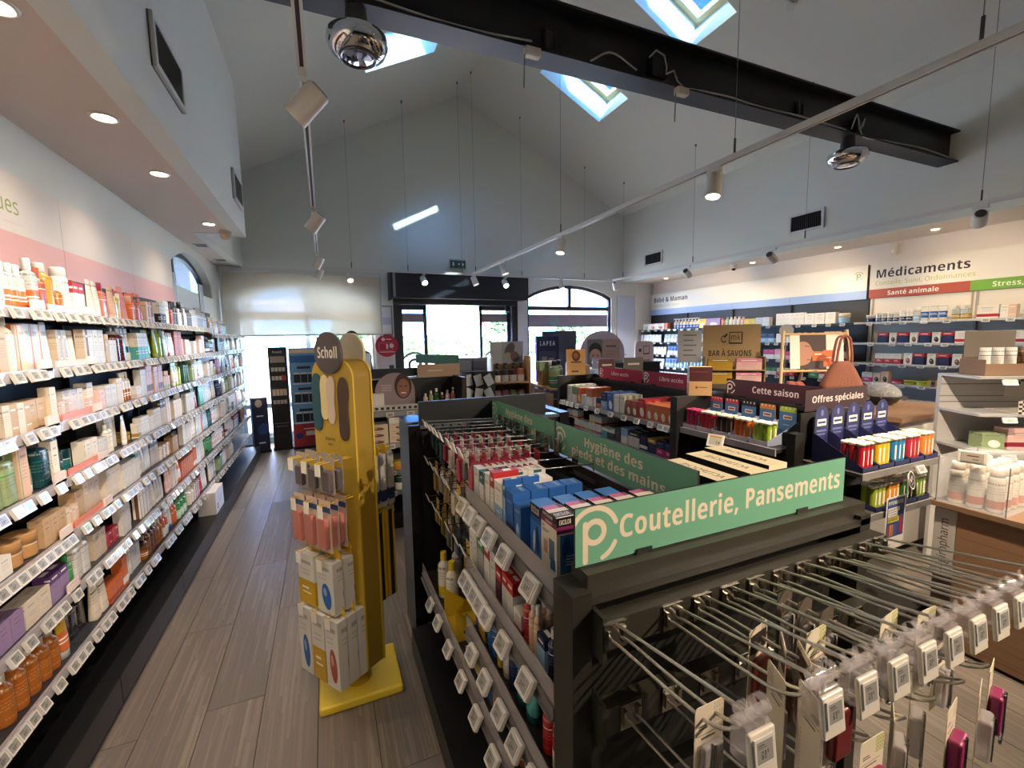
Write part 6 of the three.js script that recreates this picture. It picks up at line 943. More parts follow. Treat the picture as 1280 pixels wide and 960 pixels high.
[`carton skyblue white half 14 9 2;carton palegrey blue top 9 8 2;gap 4;carton ivory peach side 12 13 1;carton ivory red band 17 13.5 1;gap 5;square_bottle clear gold half 7.5 15 2 palegrey;gap 3;tube ivory blue half 8 17 3 ivory;spray palegrey skyblue half 6.5 15 1 white;spray white navy half 6.5 13 2 white;spray palegrey navy half 6 11 4 white;jar navy ivory plain 11 9 1 white;spray white charcoal plain 6 12 4 white`,
`carton white red band 9 9 2;carton burgundy red top 12 12 1;carton ivory red band 13 13 5;carton navy red top 11 12 1;carton ivory black photo 7.5 12 1;gap 1;carton navy red top 11 12 1;carton ivory brown photo 7.5 12 1;gap 1;carton navy red top 11 12 1;carton ivory charcoal photo 7.5 12 1;gap 1;carton navy red top 11 12 1`,
`gap 20;carton ivory gold half 13 12 2;carton sage ivory half 12 11 2;gap 6;carton navy red top 11 13 1;carton ivory brown photo 8 13 1;gap 2;carton navy red top 11 13 1;carton ivory charcoal photo 8 13 1;gap 2;carton navy red top 11 13 1;carton ivory rust photo 8 13 1;gap 2;carton ivory red half 9 12 3`,
`carton magenta white half 13 7 2;carton purple ivory photo 13 7.5 2;carton ivory purple top 12 9 1;carton navy crimson half 9 7.5 2;carton navy white plain 9 7 2;carton mustard navy side 7 7 2;jar lime black plain 12 5 2 lime;jar pink black plain 12 5 1 red;carton peach black photo 8.5 14 1;carton beige black photo 8 12 1;carton palegrey magenta half 12 12 1;carton ivory green half 12 10 1`,
`gap 50;carton navy purple half 12 13 2;carton burgundy rose band 10 8 3;carton ivory mustard band 10 7 3;jar charcoal grey plain 12 10 2 palegrey;carton sage ivory band 12 8 3`].forEach((s, k) => RW(s, k, `the ${M1[k]} medicine shelf`, -1.56));
[`jar skyblue ivory plain 13 13 1 ivory;carton ivory beige plain 14 15 3;carton ivory rose plain 7 17 6;gap 10;carton palegrey ivory plain 12 13 2;carton yellow ivory plain 10 12 2;bottle rose ivory plain 7.5 16 1 ivory;bottle palegrey rose plain 7.5 17 3 white;bottle mint white plain 7.5 17 1 white;bottle salmon white plain 7.5 16 1 white;carton lilac white photo 30 16 1;carton yellow ivory photo 16 16 1;pump ivory blue half 8 19 6 ivory;pump palegrey blue half 8 19 2 white;gap 14;carton orange rust plain 10 12 1;carton ivory orange photo 22 12 2;carton palegrey sage photo 18 12 1;gap 3;pouch white pink plain 9 14 5;pouch palegrey rose plain 9 13 8;spray rose red half 11 14 2 palegrey;spray rose burgundy top 12 14 2 burgundy;spray pink burgundy plain 10 13 2 burgundy`,
`carton rust orange plain 6 14 1;tube peach salmon plain 7.5 15 3 peach;oval_bottle ivory peach plain 8 13 1 ivory;gap 3;oval_bottle peach ivory plain 9 13 1 ivory;oval_bottle ivory navy plain 9 14 2 white;carton ivory grey plain 14 13 2;gap 2;carton navy skyblue half 12 14 2;pouch blue skyblue half 14 14 2;bottle turquoise white plain 7.5 15 1 white;bottle green white plain 7.5 15 1 darkgreen;bottle mint white plain 7.5 15 2 white;bottle ivory white plain 8 14 3 white;carton palegrey blue half 10 14 2;pouch skyblue white half 9 15 8;pouch paleblue white half 9 15 4;gap 8;pouch white lilac plain 9 15 9;pouch palegrey rose plain 9 14 6;gap 5;spray orange mustard half 12 14 2 palegrey;spray mustard orange half 12 14 2 palegrey;spray red palegrey half 12 13 2 palegrey`,
`carton ivory magenta band 8 13 1;bottle ivory navy band 7.5 16 2 ivory;bottle ivory blue band 7 14 4 ivory;carton ivory magenta half 10 12 2;carton magenta pink half 9 12 1;carton pink ivory half 16 15 1;carton magenta white half 9 14 2;gap 6;oval_bottle white grey plain 8 13 3 white;carton white rose half 10 11 3;gap 12;pouch palegrey blue half 8 17 9;pouch blue white half 8 17 8;gap 3;pouch white paleblue plain 9 15 10;pouch rose pink plain 9 14 3;spray rose ivory half 11 13 2 rose;spray green ivory half 11 13 3 palegrey;spray sage ivory half 11 13 2 palegrey`,
`carton ivory green half 13 9 1;carton magenta ivory half 9 12 2;carton ivory green half 14 15 1;gap 20;carton ivory red half 9 11 3;carton green ivory half 9 11 2;carton pink ivory half 9 12 2;gap 30;carton palegrey navy half 11 12 2;gap 20;pouch skyblue white plain 8 17 10;pouch blue skyblue half 8 17 6;gap 4;pouch white rose plain 10 15 9;spray palegrey skyblue half 11 14 3 palegrey;spray paleblue ivory half 11 14 4 palegrey`,
`gap 20;carton ivory crimson band 12 8 2;carton white red half 12 8 3;gap 60;pouch ivory grey plain 9 14 4;gap 30;pouch navy skyblue plain 9 14 4;gap 30;pouch white red plain 9 14 12;spray palegrey ivory half 11 13 6 palegrey`].forEach((s, k) => RW(s, k, `the ${M1[k]} baby-care shelf`, -3.6, 'medicine end'));
// ---------- sales counters and displays by the viewer ----------
{
  const g = thing('sales_counter', 'white sales counter with brown wood top and French lettering', 'counter');
  mesh('body', bx(3.62, 4.5, 0.06, 0.975, -3.0, -1.7), M('#cfcac2', 0.5), g); mesh('plinth', bx(3.66, 4.46, 0, 0.06, -2.96, -1.74), M('#3a3632', 0.6), g);
  mesh('worktop', bx(3.58, 4.54, 0.978, 1.012, -3.04, -1.67), M('#8a6a50', 0.45), g);
  mesh('front_panel', RBX(0.014, 0.1, 1.25, 0.005, 2), M('#d8d3ca', 0.45), g, [3.612, 0.905, -2.34]);
  for (const [y0, y1] of [[0.66, 0.845], [0.4, 0.52], [0.08, 0.39]]) mesh('front_panel', bx(3.606, 3.619, y0, y1, -2.98, -1.7), M('#c9c4bb', 0.5), g);
  mesh('wood_band', bx(3.608, 3.619, 0.53, 0.65, -2.98, -1.7), M('#7a5f48', 0.5), g);
  const t = canvas(1024, 256, (c) => { c.fillStyle = '#c9c4bb'; c.fillRect(0, 0, 1024, 256); c.fillStyle = '#3a3836'; c.font = '88px sans-serif'; c.textAlign = 'right'; c.fillText('Nous sommes ici', 960, 100); c.font = 'bold 88px sans-serif'; c.fillText('pour vous écouter', 1000, 206); });
  board('lettering', 0.7, 0.175, 0.002, t, '#c9c4bb', g, [3.605, 0.752, -2.06], [0, -Math.PI / 2, 0]);
  const ring = mesh('plant_mark', merge([new THREE.TorusGeometry(0.05, 0.004, 6, 28), ...[-0.7, -0.25, 0.25, 0.7].map((a) => new THREE.SphereGeometry(0.011, 8, 6).scale(0.6, 2.2, 0.3).translate(0, 0.018, 0).rotateZ(a))]), M('#3d423a', 0.6), g, [3.604, 0.46, -1.82], [0, -Math.PI / 2, 0]);
}
{
  const g = thing('clear_dome_box', 'clear domed box with dark contents on the wood counter top', 'container', [4.15, 1.012, -2.1]);
  mesh('bowl', loft([[0, 0.07, 0.07], [0.02, 0.11, 0.11], [0.06, 0.14, 0.14], [0.075, 0.142, 0.142]], 28), M('#1f1d1e', 0.15), g);
  mesh('lid', new THREE.SphereGeometry(0.14, 28, 12, 0, 6.283, 0, Math.PI / 2).scale(1, 0.75, 1), new THREE.MeshPhysicalMaterial({ color: 0xffffff, roughness: 0.03, transparent: true, opacity: 0.22, side: THREE.DoubleSide }), g, [0, 0.076, 0]);
  seed = 9; for (let i = 0; i < 5; i++) mesh('dark_ball', new THREE.SphereGeometry(0.034, 14, 10), M('#26211f', 0.2), g, [Math.cos(i * 1.26) * 0.07, 0.09, Math.sin(i * 1.26) * 0.07]);
  tag(mesh('grey_box', RBX(0.2, 0.1, 0.16, 0.006), M('#8f8b83', 0.6), scene, [3.9, 1.063, -2.35]), 'plain grey box beside the clear dome on the counter', 'box');
}
{ // near wood counter
  const g = thing('wood_counter', 'brown wood-fronted counter at the edge of the picture', 'counter'), wt = canvas(256, 256, (c) => { c.fillStyle = '#8a684c'; c.fillRect(0, 0, 256, 256); seed = 4; for (let i = 0; i < 500; i++) { c.strokeStyle = `rgba(${rnd() < 0.5 ? '60,40,26' : '150,120,92'},${0.1 + rnd() * 0.16})`; c.lineWidth = 0.6 + rnd() * 2; const y = rnd() * 256, x = rnd() * 256; c.beginPath(); c.moveTo(x, y); c.lineTo(x + 40 + rnd() * 140, y + rr(-3, 3)); c.stroke(); } });
  mesh('front', bx(2.82, 2.85, 0.02, 0.72, -1.06, 1.2), printed(wt, 0.5), g); mesh('body', bx(2.85, 3.5, 0.02, 0.72, -1.15, 1.2), M('#6d5844', 0.6), g); mesh('worktop', bx(2.8, 3.52, 0.72, 0.745, -1.16, 1.2), M('#7d624b', 0.45), g);
  const t = canvas(128, 512, (c) => { c.fillStyle = '#b5b0a8'; c.fillRect(0, 0, 128, 512); c.save(); c.translate(86, 420); c.rotate(-Math.PI / 2); c.fillStyle = '#2e2c2a'; c.font = '74px sans-serif'; c.fillText('giropharm', 0, 0); c.restore(); c.fillStyle = '#2e2c2a'; c.fillRect(62, 430, 5, 82); });
  board('end_strip', 0.085, 0.34, 0.03, t, '#b5b0a8', g, [2.835, 0.54, -1.106], [0, -Math.PI / 2, 0]);
}
{ // clear bin of white spray bottles
  const g = thing('acrylic_bin', 'clear acrylic bin holding white spray bottles', 'bin', [3.0, 0.7455, -1.02]), a = new THREE.MeshPhysicalMaterial({ color: new THREE.Color('#e8ecec'), roughness: 0.05, transparent: true, opacity: 0.2 }), e = M('#5d6061', 0.2);
  const X = 0.19, Z = 0.125, H = 0.235;
  mesh('floor', bx(-X, X, 0, 0.004, -Z, Z), a, g);
  mesh('wall', bx(-X, -X + 0.003, 0.004, H, -Z, Z), a, g); mesh('wall', bx(X - 0.003, X, 0.004, H, -Z, Z), a, g); mesh('wall', bx(-X, X, 0.004, H, Z - 0.003, Z), a, g); mesh('wall', bx(-X, X, 0.004, H, -Z, -Z + 0.003), a, g);
  for (const [x, z] of [[-X, -Z], [-X, Z], [X, Z], [X, -Z]]) mesh('edge', bx(x - 0.0015, x + 0.0015, 0, H, z - 0.0015, z + 0.0015), e, g);
  const lb = mesh('price_label', RBX(0.1, 0.062, 0.01, 0.004, 2), M('#d8d4cc', 0.35), g, [-X - 0.012, H + 0.02, 0.0], [0, -Math.PI / 2 + 0.3, 0]);
  const lt = canvas(192, 128, (c) => { c.fillStyle = '#a9a498'; c.fillRect(0, 0, 192, 128); c.fillStyle = '#6d2a26'; c.fillRect(50, 36, 100, 16); c.fillStyle = '#4a4640'; c.fillRect(100, 84, 50, 12); }); board('screen', 0.076, 0.044, 0.002, lt, '#a9a498', lb, [0, 0, 0.006]);
  seed = 12; for (let i = 0; i < 5; i++) for (let j = 0; j < 3; j++) { const b = product('spray', 'ivory', 'salmon', 'band', 0.062, 0.205, 0.062, [2.86 + i * 0.066, 0.7505, -0.95 - j * 0.07], -1.1 + rr(-0.3, 0.3)); b.children[1].material = M('#e6ddd2', 0.35); tag(b, `white spray bottle with salmon band, ${ordw[i]} across and ${ordw[j]} deep in the clear bin`, 'spray bottle', 'white spray bottles in the clear bin'); }
}
{ // grey display unit with card trays
  const g = thing('grey_display_unit', 'pale grey stepped display unit beside the wood counter', 'display stand', [4.12, 0, -1.22], -0.5), m = M('#c4c2bf', 0.5);
  mesh('back_board', bx(-0.44, 0.44, 0.0, 1.3, -0.2, -0.17), m, g);
  for (const [y, d] of [[1.3, 0.2], [1.07, 0.22], [0.84, 0.24]]) { const s = mesh('shelf', bx(-0.44, 0.44, y, y + 0.015, -0.2, d - 0.1), M('#b3b4b5', 0.3), g); for (const x of [-0.28, 0.1, 0.34]) mesh('price_tag', BOX(0.08, 0.035, 0.008), TAGM, s, [x, y - 0.02, d - 0.09], [-0.4, 0, 0]); }
  for (const y of [1.24, 1.16, 1.12]) mesh('groove', bx(-0.44, 0.44, y, y + 0.006, -0.172, -0.168), M('#77787a', 0.5), g);
  const cs = Math.cos(-0.5), sn = Math.sin(-0.5), W = (x, y, z) => [4.12 + x * cs + z * sn, y, -1.22 - x * sn + z * cs];
  const k = thing('kraft_tray', 'kraft cardboard tray with tall back holding grey and brown bottles', 'display tray', W(-0.2, 1.3155, -0.04), -0.5);
  mesh('floor', bx(-0.17, 0.17, 0, 0.004, -0.09, 0.09), M('#9a7c62', 0.8), k); mesh('front', bx(-0.17, 0.17, 0, 0.075, 0.086, 0.09), M('#8d7058', 0.8), k); mesh('side', bx(-0.17, -0.166, 0, 0.1, -0.09, 0.086), M('#8d7058', 0.8), k); mesh('side', bx(0.166, 0.17, 0, 0.1, -0.09, 0.086), M('#8d7058', 0.8), k); mesh('back_board', bx(-0.15, 0.15, 0, 0.28, -0.094, -0.09), M('#6f655a', 0.8), k);
  ['palegrey', 'palegrey', 'palegrey', 'brown'].forEach((c, i) => tag(product('tube', c, 'charcoal', 'plain', 0.07, 0.17, 0.05, W(-0.31 + i * 0.074, 1.32, -0.03), -0.5), `${c === 'brown' ? 'brown tube at the end of the kraft tray' : ['grey tube touching the kraft tray side wall', 'grey tube second in the kraft tray', 'grey tube third in the kraft tray beside the brown one'][i]}`, 'tube'));
  tag(product('pump', 'gold', 'sage', 'half', 0.075, 0.2, 0.06, W(0.14, 1.3155, 0), -0.5), 'golden-green pump bottle beside the kraft tray', 'pump bottle'); tag(product('bottle', 'teal', 'turquoise', 'half', 0.06, 0.16, 0.06, W(0.25, 1.3155, 0), -0.5), 'teal bottle at the picture edge beside the golden bottle', 'bottle');
  const ch = canvas(512, 96, (c) => { c.fillStyle = '#dcd6cc'; c.fillRect(0, 0, 512, 96); c.fillStyle = '#1c1b1b'; for (let i = 0; i < 8; i++) for (let j = 0; j < 6; j++) if ((i + j) % 2 && i < 8 - j * 0.6) c.fillRect(i * 16, j * 16, 16, 16); c.fillStyle = '#c8a040'; c.beginPath(); c.ellipse(240, 46, 80, 22, 0, 0, 7); c.fill(); c.fillStyle = '#9c3a2e'; c.fillRect(214, 36, 56, 22); c.fillStyle = '#3a3836'; c.font = 'bold 60px sans-serif'; c.fillText('5', 380, 68); });
  const ct = thing('chequered_tray', 'white tray with black chequers and a yellow oval on the middle step', 'display tray', W(0.08, 1.0855, 0.02), -0.5); board('front', 0.6, 0.08, 0.006, ch, '#d8d2c8', ct, [0, 0.04, 0.09]); mesh('floor', bx(-0.3, 0.3, 0, 0.004, -0.12, 0.087), M('#d8d2c8', 0.6), ct); board('header', 0.46, 0.12, 0.004, canvas(256, 72, (c) => { c.fillStyle = '#cfcac2'; c.fillRect(0, 0, 256, 72); c.fillStyle = '#1c1b1b'; for (let i = 0; i < 16; i++) for (let j = 0; j < 2; j++) if ((i + j) % 2) c.fillRect(i * 16, j * 12, 16, 12); }), '#cfcac2', ct, [0.04, 0.14, -0.12]);
  for (let i = 0; i < 4; i++) tag(product('carton', 'beige', 'cream', 'plain', 0.05, 0.07, 0.05, W(-0.1 + i * 0.1, 1.09, 0.05), -0.5, false, 'small_box'), `small cream box, ${ordw[i]} from the chequer end inside the chequered tray`, 'box', 'small cream boxes in the chequered tray');
  const pk = ['sage', 'rose', 'peach', 'grey', 'green']; pk.forEach((c, i) => tag(product('carton', c, i === 1 ? 'crimson' : 'white', i % 2 ? 'band' : 'photo', 0.13, 0.1 + (i % 2) * 0.03, 0.09, W(-0.3 + i * 0.145, 0.8555, 0.02), -0.5, false, 'snack_box'), `${c} packet on the lowest step behind the clear bin`, 'packet'));
}
{ const g = thing('wall_cover_panel', 'tall bluish glossy panel between the arched window and baby-care shelves', 'panel'); mesh('panel', bx(5.75, 6.2, 0.05, 2.46, HZ + 0.004, HZ + 0.02), M('#c3cfdf', 0.15), g); mesh('lock', new THREE.CylinderGeometry(0.012, 0.012, 0.01, 12).rotateX(Math.PI / 2), M('#555', 0.4), g, [5.98, 1.2, HZ + 0.024]); }
// ---------- displays and shelving towards the entrance ----------
{
  const g = thing('gondola', 'dark third gondola by the entrance with stacked tan boxes', 'gondola shelf'), m = M('#191b1f', 0.45);
  mesh('base', bx(0.28, 1.3, 0, 0.13, -5.6, -3.7), m, g); mesh('back_panel', bx(0.3, 1.25, 0.13, 1.26, -4.1, -4.08), M('#22252b', 0.5), g); mesh('spine', bx(0.78, 0.81, 0.13, 1.2, -5.6, -4.1), m, g);
  mesh('upright', bx(1.1, 1.14, 0.1, 1.26, -4.08, -3.72), m, g);
  for (const [y, d] of [[1.0, 0.35], [0.73, 0.35], [0.5, 0.35], [0.32, 0.35]]) { const s = mesh('shelf', bx(0.2, 1.1, y - 0.02, y, -4.08, -4.08 + d), M('#4a4c50', 0.4), g); mesh('price_rail', bx(0.2, 1.1, y - 0.035, y + 0.003, -4.08 + d, -4.07 + d), M('#86868a', 0.3), s); for (let x = 0.3; x < 1.05; x += 0.17) mesh('price_tag', BOX(0.06, 0.036, 0.008), TAGM, s, [x, y - 0.02, -4.06 + d]); }
  mesh('header_board', bx(0.3, 1.16, 1.262, 1.34, -4.1, -4.08), M('#1f2329', 0.4), g); mesh('light_edge', bx(0.3, 1.14, 1.245, 1.256, -4.076, -4.05), M('#c9d2dc', 0.2), g);
  mesh('board', bx(1.34, 1.7, 0, 1.3, -5.5, -5.46), m, thing('dark_end_board', 'dark tall board before the open entrance beside the third gondola', 'panel'));
  const bb = thing('beige_header', 'beige header board over the third gondola', 'sign', [0.97, 1.25, -4.03]); board('panel', 0.4, 0.12, 0.01, canvas(256, 72, (c) => { c.fillStyle = '#a8907a'; c.fillRect(0, 0, 256, 72); c.fillStyle = '#c9b6a2'; c.fillRect(60, 32, 90, 8); }), '#a8907a', bb, [0, 0.06, 0]);
  const gr = thing('header_sign', 'small green header seen end-on beyond the third gondola', 'sign', [1.25, 1.3, -5.3], -1.1); mesh('panel', BOX(0.8, 0.11, 0.006), M('#5f9a86', 0.5), gr, [0, 0.055, 0]); mesh('clip', BOX(0.05, 0.02, 0.02), M('#222', 0.5), gr, [0, -0.004, 0]);
  const pc = thing('portrait_display', 'arched mauve display card with a smiling face and small tester rack', 'counter display', [0.55, 1.0, -3.9], -0.08);
  const pt = canvas(256, 192, (c) => { c.fillStyle = '#8d7f82'; c.fillRect(0, 0, 256, 192); c.fillStyle = '#3d2a26'; c.beginPath(); c.ellipse(180, 80, 56, 74, 0, 0, 7); c.fill(); c.fillStyle = '#8a5f4c'; c.beginPath(); c.ellipse(182, 92, 40, 56, 0, 0, 7); c.fill(); c.fillStyle = '#3a2622'; c.fillRect(156, 78, 18, 5); c.fillRect(190, 78, 18, 5); c.fillStyle = '#d9c4ba'; c.fillRect(166, 116, 32, 8); c.fillStyle = '#b9acae'; for (let i = 0; i < 3; i++) c.fillRect(40, 70 + i * 14, 66, 5); });
  const s = new THREE.Shape(); s.moveTo(-0.17, 0); s.lineTo(0.17, 0); s.lineTo(0.17, 0.12); s.absarc(0, 0.12, 0.17, 0, Math.PI); s.lineTo(-0.17, 0); const e = new THREE.ExtrudeGeometry(s, { depth: 0.004, bevelEnabled: false, curveSegments: 20 }); const uv = e.attributes.uv; for (let i = 0; i < uv.count; i++) uv.setXY(i, uv.getX(i) / 0.34 + 0.5, uv.getY(i) / 0.29);
  mesh('card', e, printed(pt), pc, [0, 0.02, -0.06]);
  mesh('rack', bx(-0.24, 0.2, 0, 0.035, 0, 0.09), M('#b9b6b2', 0.5), pc); for (let i = 0; i < 9; i++) mesh('cell', bx(-0.225 + i * 0.046, -0.2 + i * 0.046, 0.008, 0.03, 0.0895, 0.0915), M('#2a2828', 0.6), pc);
  mesh('carton', bx(-0.2, -0.1, 0.036, 0.14, -0.03, 0.03), M('#cfc8c4', 0.5), pc);
  seed = 23; ['beige', 'sage', 'darkgreen', 'burgundy', 'rose', 'salmon'].forEach((c, i) => tag(product(i < 5 ? 'bottle' : 'pump', c, 'charcoal', 'plain', 0.04, 0.12 + (i % 3) * 0.02, 0.04, [0.8 + i * 0.05, 1.001, -3.86], 0), `${cn(c)} ${i < 5 ? 'tester bottle' : 'tester pump'} beside the arched face card`, 'bottle'));
  for (let r = 0; r < 3; r++) for (let c = 0; c < 2; c++) tag(product('carton', 'beige', 'brown', 'photo', 0.19, 0.055, 0.14, [0.36 + c * 0.2, 0.7305 + r * 0.0555, -3.83], 0, false, 'tan_box'), `${['lowest', 'middle', 'upper'][r]} tan box of the ${c ? 'second' : 'first'} stack in the third gondola`, 'box', 'stacked tan boxes');
  tag(product('carton', 'palegrey', 'brown', 'plain', 0.17, 0.05, 0.14, [0.55, 0.897, -3.83], 0, false, 'tan_box'), 'grey-topped tan box lying over the second stack', 'box');
  fill({ items: 'carton sage ivory plain 15 6 2;carton palegrey sage plain 12 6 1', x: 0.68, y: 0.7305, z: -3.74, dir: [1, 0], ry: 0, shelf: 'the second entrance shelf', end: 'box-stack end' });
  fill({ items: 'carton mustard orange band 9 7 5;carton sage mustard band 9 7 3', x: 0.22, y: 0.5005, z: -3.74, dir: [1, 0], ry: 0, shelf: 'the third entrance shelf', end: 'aisle end' });
  fill({ items: 'pump darkgreen white half 8 17 5 palegrey;bottle black white half 7 15 4 black', x: 0.25, y: 0.3205, z: -3.74, dir: [1, 0], ry: 0, shelf: 'the lowest entrance shelf', end: 'aisle end' });
  const w = thing('white_cap_panel', 'grey slanted literature holder beside the third gondola', 'leaflet holder', [0.19, 0.75, -3.65], 0.2); mesh('pocket', RBX(0.13, 0.5, 0.03, 0.006), M('#a9adb5', 0.4), w, [0, 0.1, 0], [-0.15, 0, 0]); mesh('leaflet', BOX(0.11, 0.2, 0.006), M('#8d8f9a', 0.5), w, [0, 0.3, 0.005], [-0.15, 0, 0]);
  const bl = thing('pale_blue_stand', 'narrow pale blue stand rising behind the yellow foot-care stand', 'display stand', [0.27, 0, -3.55]); mesh('board', RBX(0.1, 1.5, 0.05, 0.008), M('#a9bdd6', 0.4), bl, [0, 0.75, 0]); mesh('foot', RBX(0.16, 0.03, 0.16, 0.006), M('#8fa3bc', 0.5), bl, [0, 0.015, 0]); mesh('print', BOX(0.08, 0.3, 0.002), M('#6d86b4', 0.5), bl, [0, 1.2, 0.026]);
}
// metal racks of small goods beyond it
{ const g = thing('accessory_rack', 'dark rack of silver hanging accessories at the third gondola end', 'rack', [1.5, 0.4, -4.5], -0.2); mesh('post', bx(-0.015, 0.015, -0.4, 0.85, -0.015, 0.015), M('#2a2c30', 0.4), g); mesh('panel', bx(-0.16, 0.2, 0.2, 0.84, -0.03, -0.02), M('#1d2024', 0.5), g); seed = 14; for (let r = 0; r < 4; r++) for (let c = 0; c < 3; c++) { mesh('accessory', bx(-0.045, 0.045, -0.06, 0.06, 0, 0.014), M(pick(['#b9bcc2', '#8f949c', '#55585e', '#cfd1d4']), 0.35), g, [-0.1 + c * 0.11, 0.3 + r * 0.15, -0.015 + 0.02 * c], [0, 0.3, rr(-0.5, 0.5)]); } }
{ const g = thing('glasses_rack', 'tall grey spinner of blister packs beside the entrance', 'display stand', [1.66, 0, -5.2], -0.1); mesh('column', bx(-0.2, 0.2, 0.05, 1.36, -0.1, 0.02), M('#6d7484', 0.5), g); mesh('base', RBX(0.46, 0.05, 0.36, 0.01), M('#3d4350', 0.5), g, [0, 0.025, 0]); seed = 8; for (let r = 0; r < 9; r++) for (let c = 0; c < 2; c++) mesh('blister', BOX(0.15, 0.11, 0.02), M(pick(['#7d8596', '#5c6a86', '#8d8f99', '#4f5a72', '#9a6a62']), 0.4), g, [-0.095 + c * 0.19, 1.27 - r * 0.13, 0.032]); }
{ const g = thing('pale_shelf_unit', 'pale shelf unit with pink bottles behind the orange portrait card', 'display stand', [3.2, 0, -4.7]), m = M('#b9bcc4', 0.5); for (const x of [-0.2, 0.2]) mesh('side', bx(x - 0.01, x + 0.01, 0, 1.2, -0.2, 0.2), m, g); for (const y of [0.3, 0.65, 0.95, 1.18]) mesh('shelf', bx(-0.19, 0.19, y, y + 0.02, -0.2, 0.2), m, g); seed = 3; for (let i = 0; i < 4; i++) tag(product('bottle', i % 2 ? 'salmon' : 'rose', 'white', 'half', 0.07, 0.17, 0.07, [3.08 + i * 0.08, 0.9705, -4.58], 0), `${i % 2 ? 'salmon' : 'rose'} bottle, ${ordw[i]} from the wood display on the pale shelf unit`, 'bottle'); }
// wooden soap rack
{ const g = thing('soap_rack', 'wooden rack with dark and pink soap bottles under a black and white photo', 'display stand', [2.24, 0, -5.4], -0.12), w = M('#b58a5c', 0.5);
  mesh('side', bx(-0.27, -0.245, 0, 1.36, -0.14, 0.14), M('#d8d0c8', 0.5), g); mesh('side', bx(0.245, 0.27, 0, 1.36, -0.14, 0.14), w, g); for (const y of [0.03, 0.38, 0.72, 1.0]) mesh('shelf', bx(-0.245, 0.245, y, y + 0.02, -0.13, 0.14), w, g); mesh('back_board', bx(-0.245, 0.245, 0.02, 1.3, -0.14, -0.13), M('#8a6a48', 0.6), g);
  board('photo', 0.46, 0.3, 0.01, canvas(256, 160, (c) => { c.fillStyle = '#8f97a6'; c.fillRect(0, 0, 256, 160); c.fillStyle = '#a9adb6'; c.fillRect(0, 0, 90, 160); c.fillStyle = '#4a4648'; c.beginPath(); c.ellipse(150, 60, 34, 56, 0.5, 0, 7); c.fill(); c.fillStyle = '#a08c84'; c.beginPath(); c.ellipse(140, 100, 30, 22, 0.3, 0, 7); c.fill(); c.fillStyle = '#5d5250'; c.beginPath(); c.ellipse(190, 110, 34, 40, -0.4, 0, 7); c.fill(); }), '#9aa0aa', g, [0.01, 1.4, -0.1]);
  seed = 66; ['black', 'charcoal', 'burgundy', 'salmon'].forEach((c, i) => tag(product('pump', c, 'white', 'half', 0.1, 0.25, 0.08, [2.075 + i * 0.11, 1.0205, -5.4 + i * 0.013], -0.12), `${c} pump bottle on the upper shelf of the wooden soap rack`, 'pump bottle')); ['rose', 'pink', 'sage', 'beige'].forEach((c, i) => tag(product('pump', c, 'silver', 'plain', 0.1, 0.24, 0.09, [2.075 + i * 0.11, 0.7405, -5.4 + i * 0.013], -0.12), `${c} pump bottle on the lower shelf of the wooden soap rack`, 'pump bottle')); }
{ const g = thing('wood_display', 'light wood display with shelves of green bottles beside the dark gondola', 'display stand', [2.72, 0, -4.75], -0.1), w = M('#a98660', 0.5);
  mesh('side', bx(0.13, 0.16, 0, 1.27, -0.25, 0.35), w, g); mesh('front_board', bx(0.02, 0.16, 0, 1.27, 0.35, 0.372), M('#b08c64', 0.5), g); mesh('side', bx(-0.3, -0.27, 0, 0.95, -0.25, 0.3), w, g); for (const y of [0.35, 0.7, 0.98]) mesh('shelf', bx(-0.3, 0.13, y, y + 0.02, -0.25, 0.3), w, g);
  seed = 6; for (let i = 0; i < 3; i++) tag(product('bottle', 'sage', 'green', 'half', 0.13, 0.32, 0.11, [2.5 + i * 0.12, 1.0005, -4.6 - (i % 2) * 0.12], 0), `large green bottle, ${ordw[i]} from the aisle on the light wood display`, 'bottle', 'large green bottles'); tag(product('carton', 'wood', 'brown', 'plain', 0.18, 0.18, 0.12, [2.56, 1.0005, -4.92], 0, false, 'wood_box'), 'wood-brown box behind the large green bottles', 'box'); tag(product('carton', 'sage', 'palegrey', 'side', 0.24, 0.12, 0.11, [2.56, 1.1815, -4.92], 0, false, 'green_box'), 'green and grey box lying on the wood-brown box', 'box');
  for (let i = 0; i < 3; i++) tag(product('carton', ['brown', 'sage', 'rust'][i], 'beige', 'band', 0.1, 0.14, 0.1, [2.5 + i * 0.12, 0.7205, -4.6], 0), `${['brown', 'green', 'rust'][i]} carton on the middle shelf of the light wood display`, 'box'); }
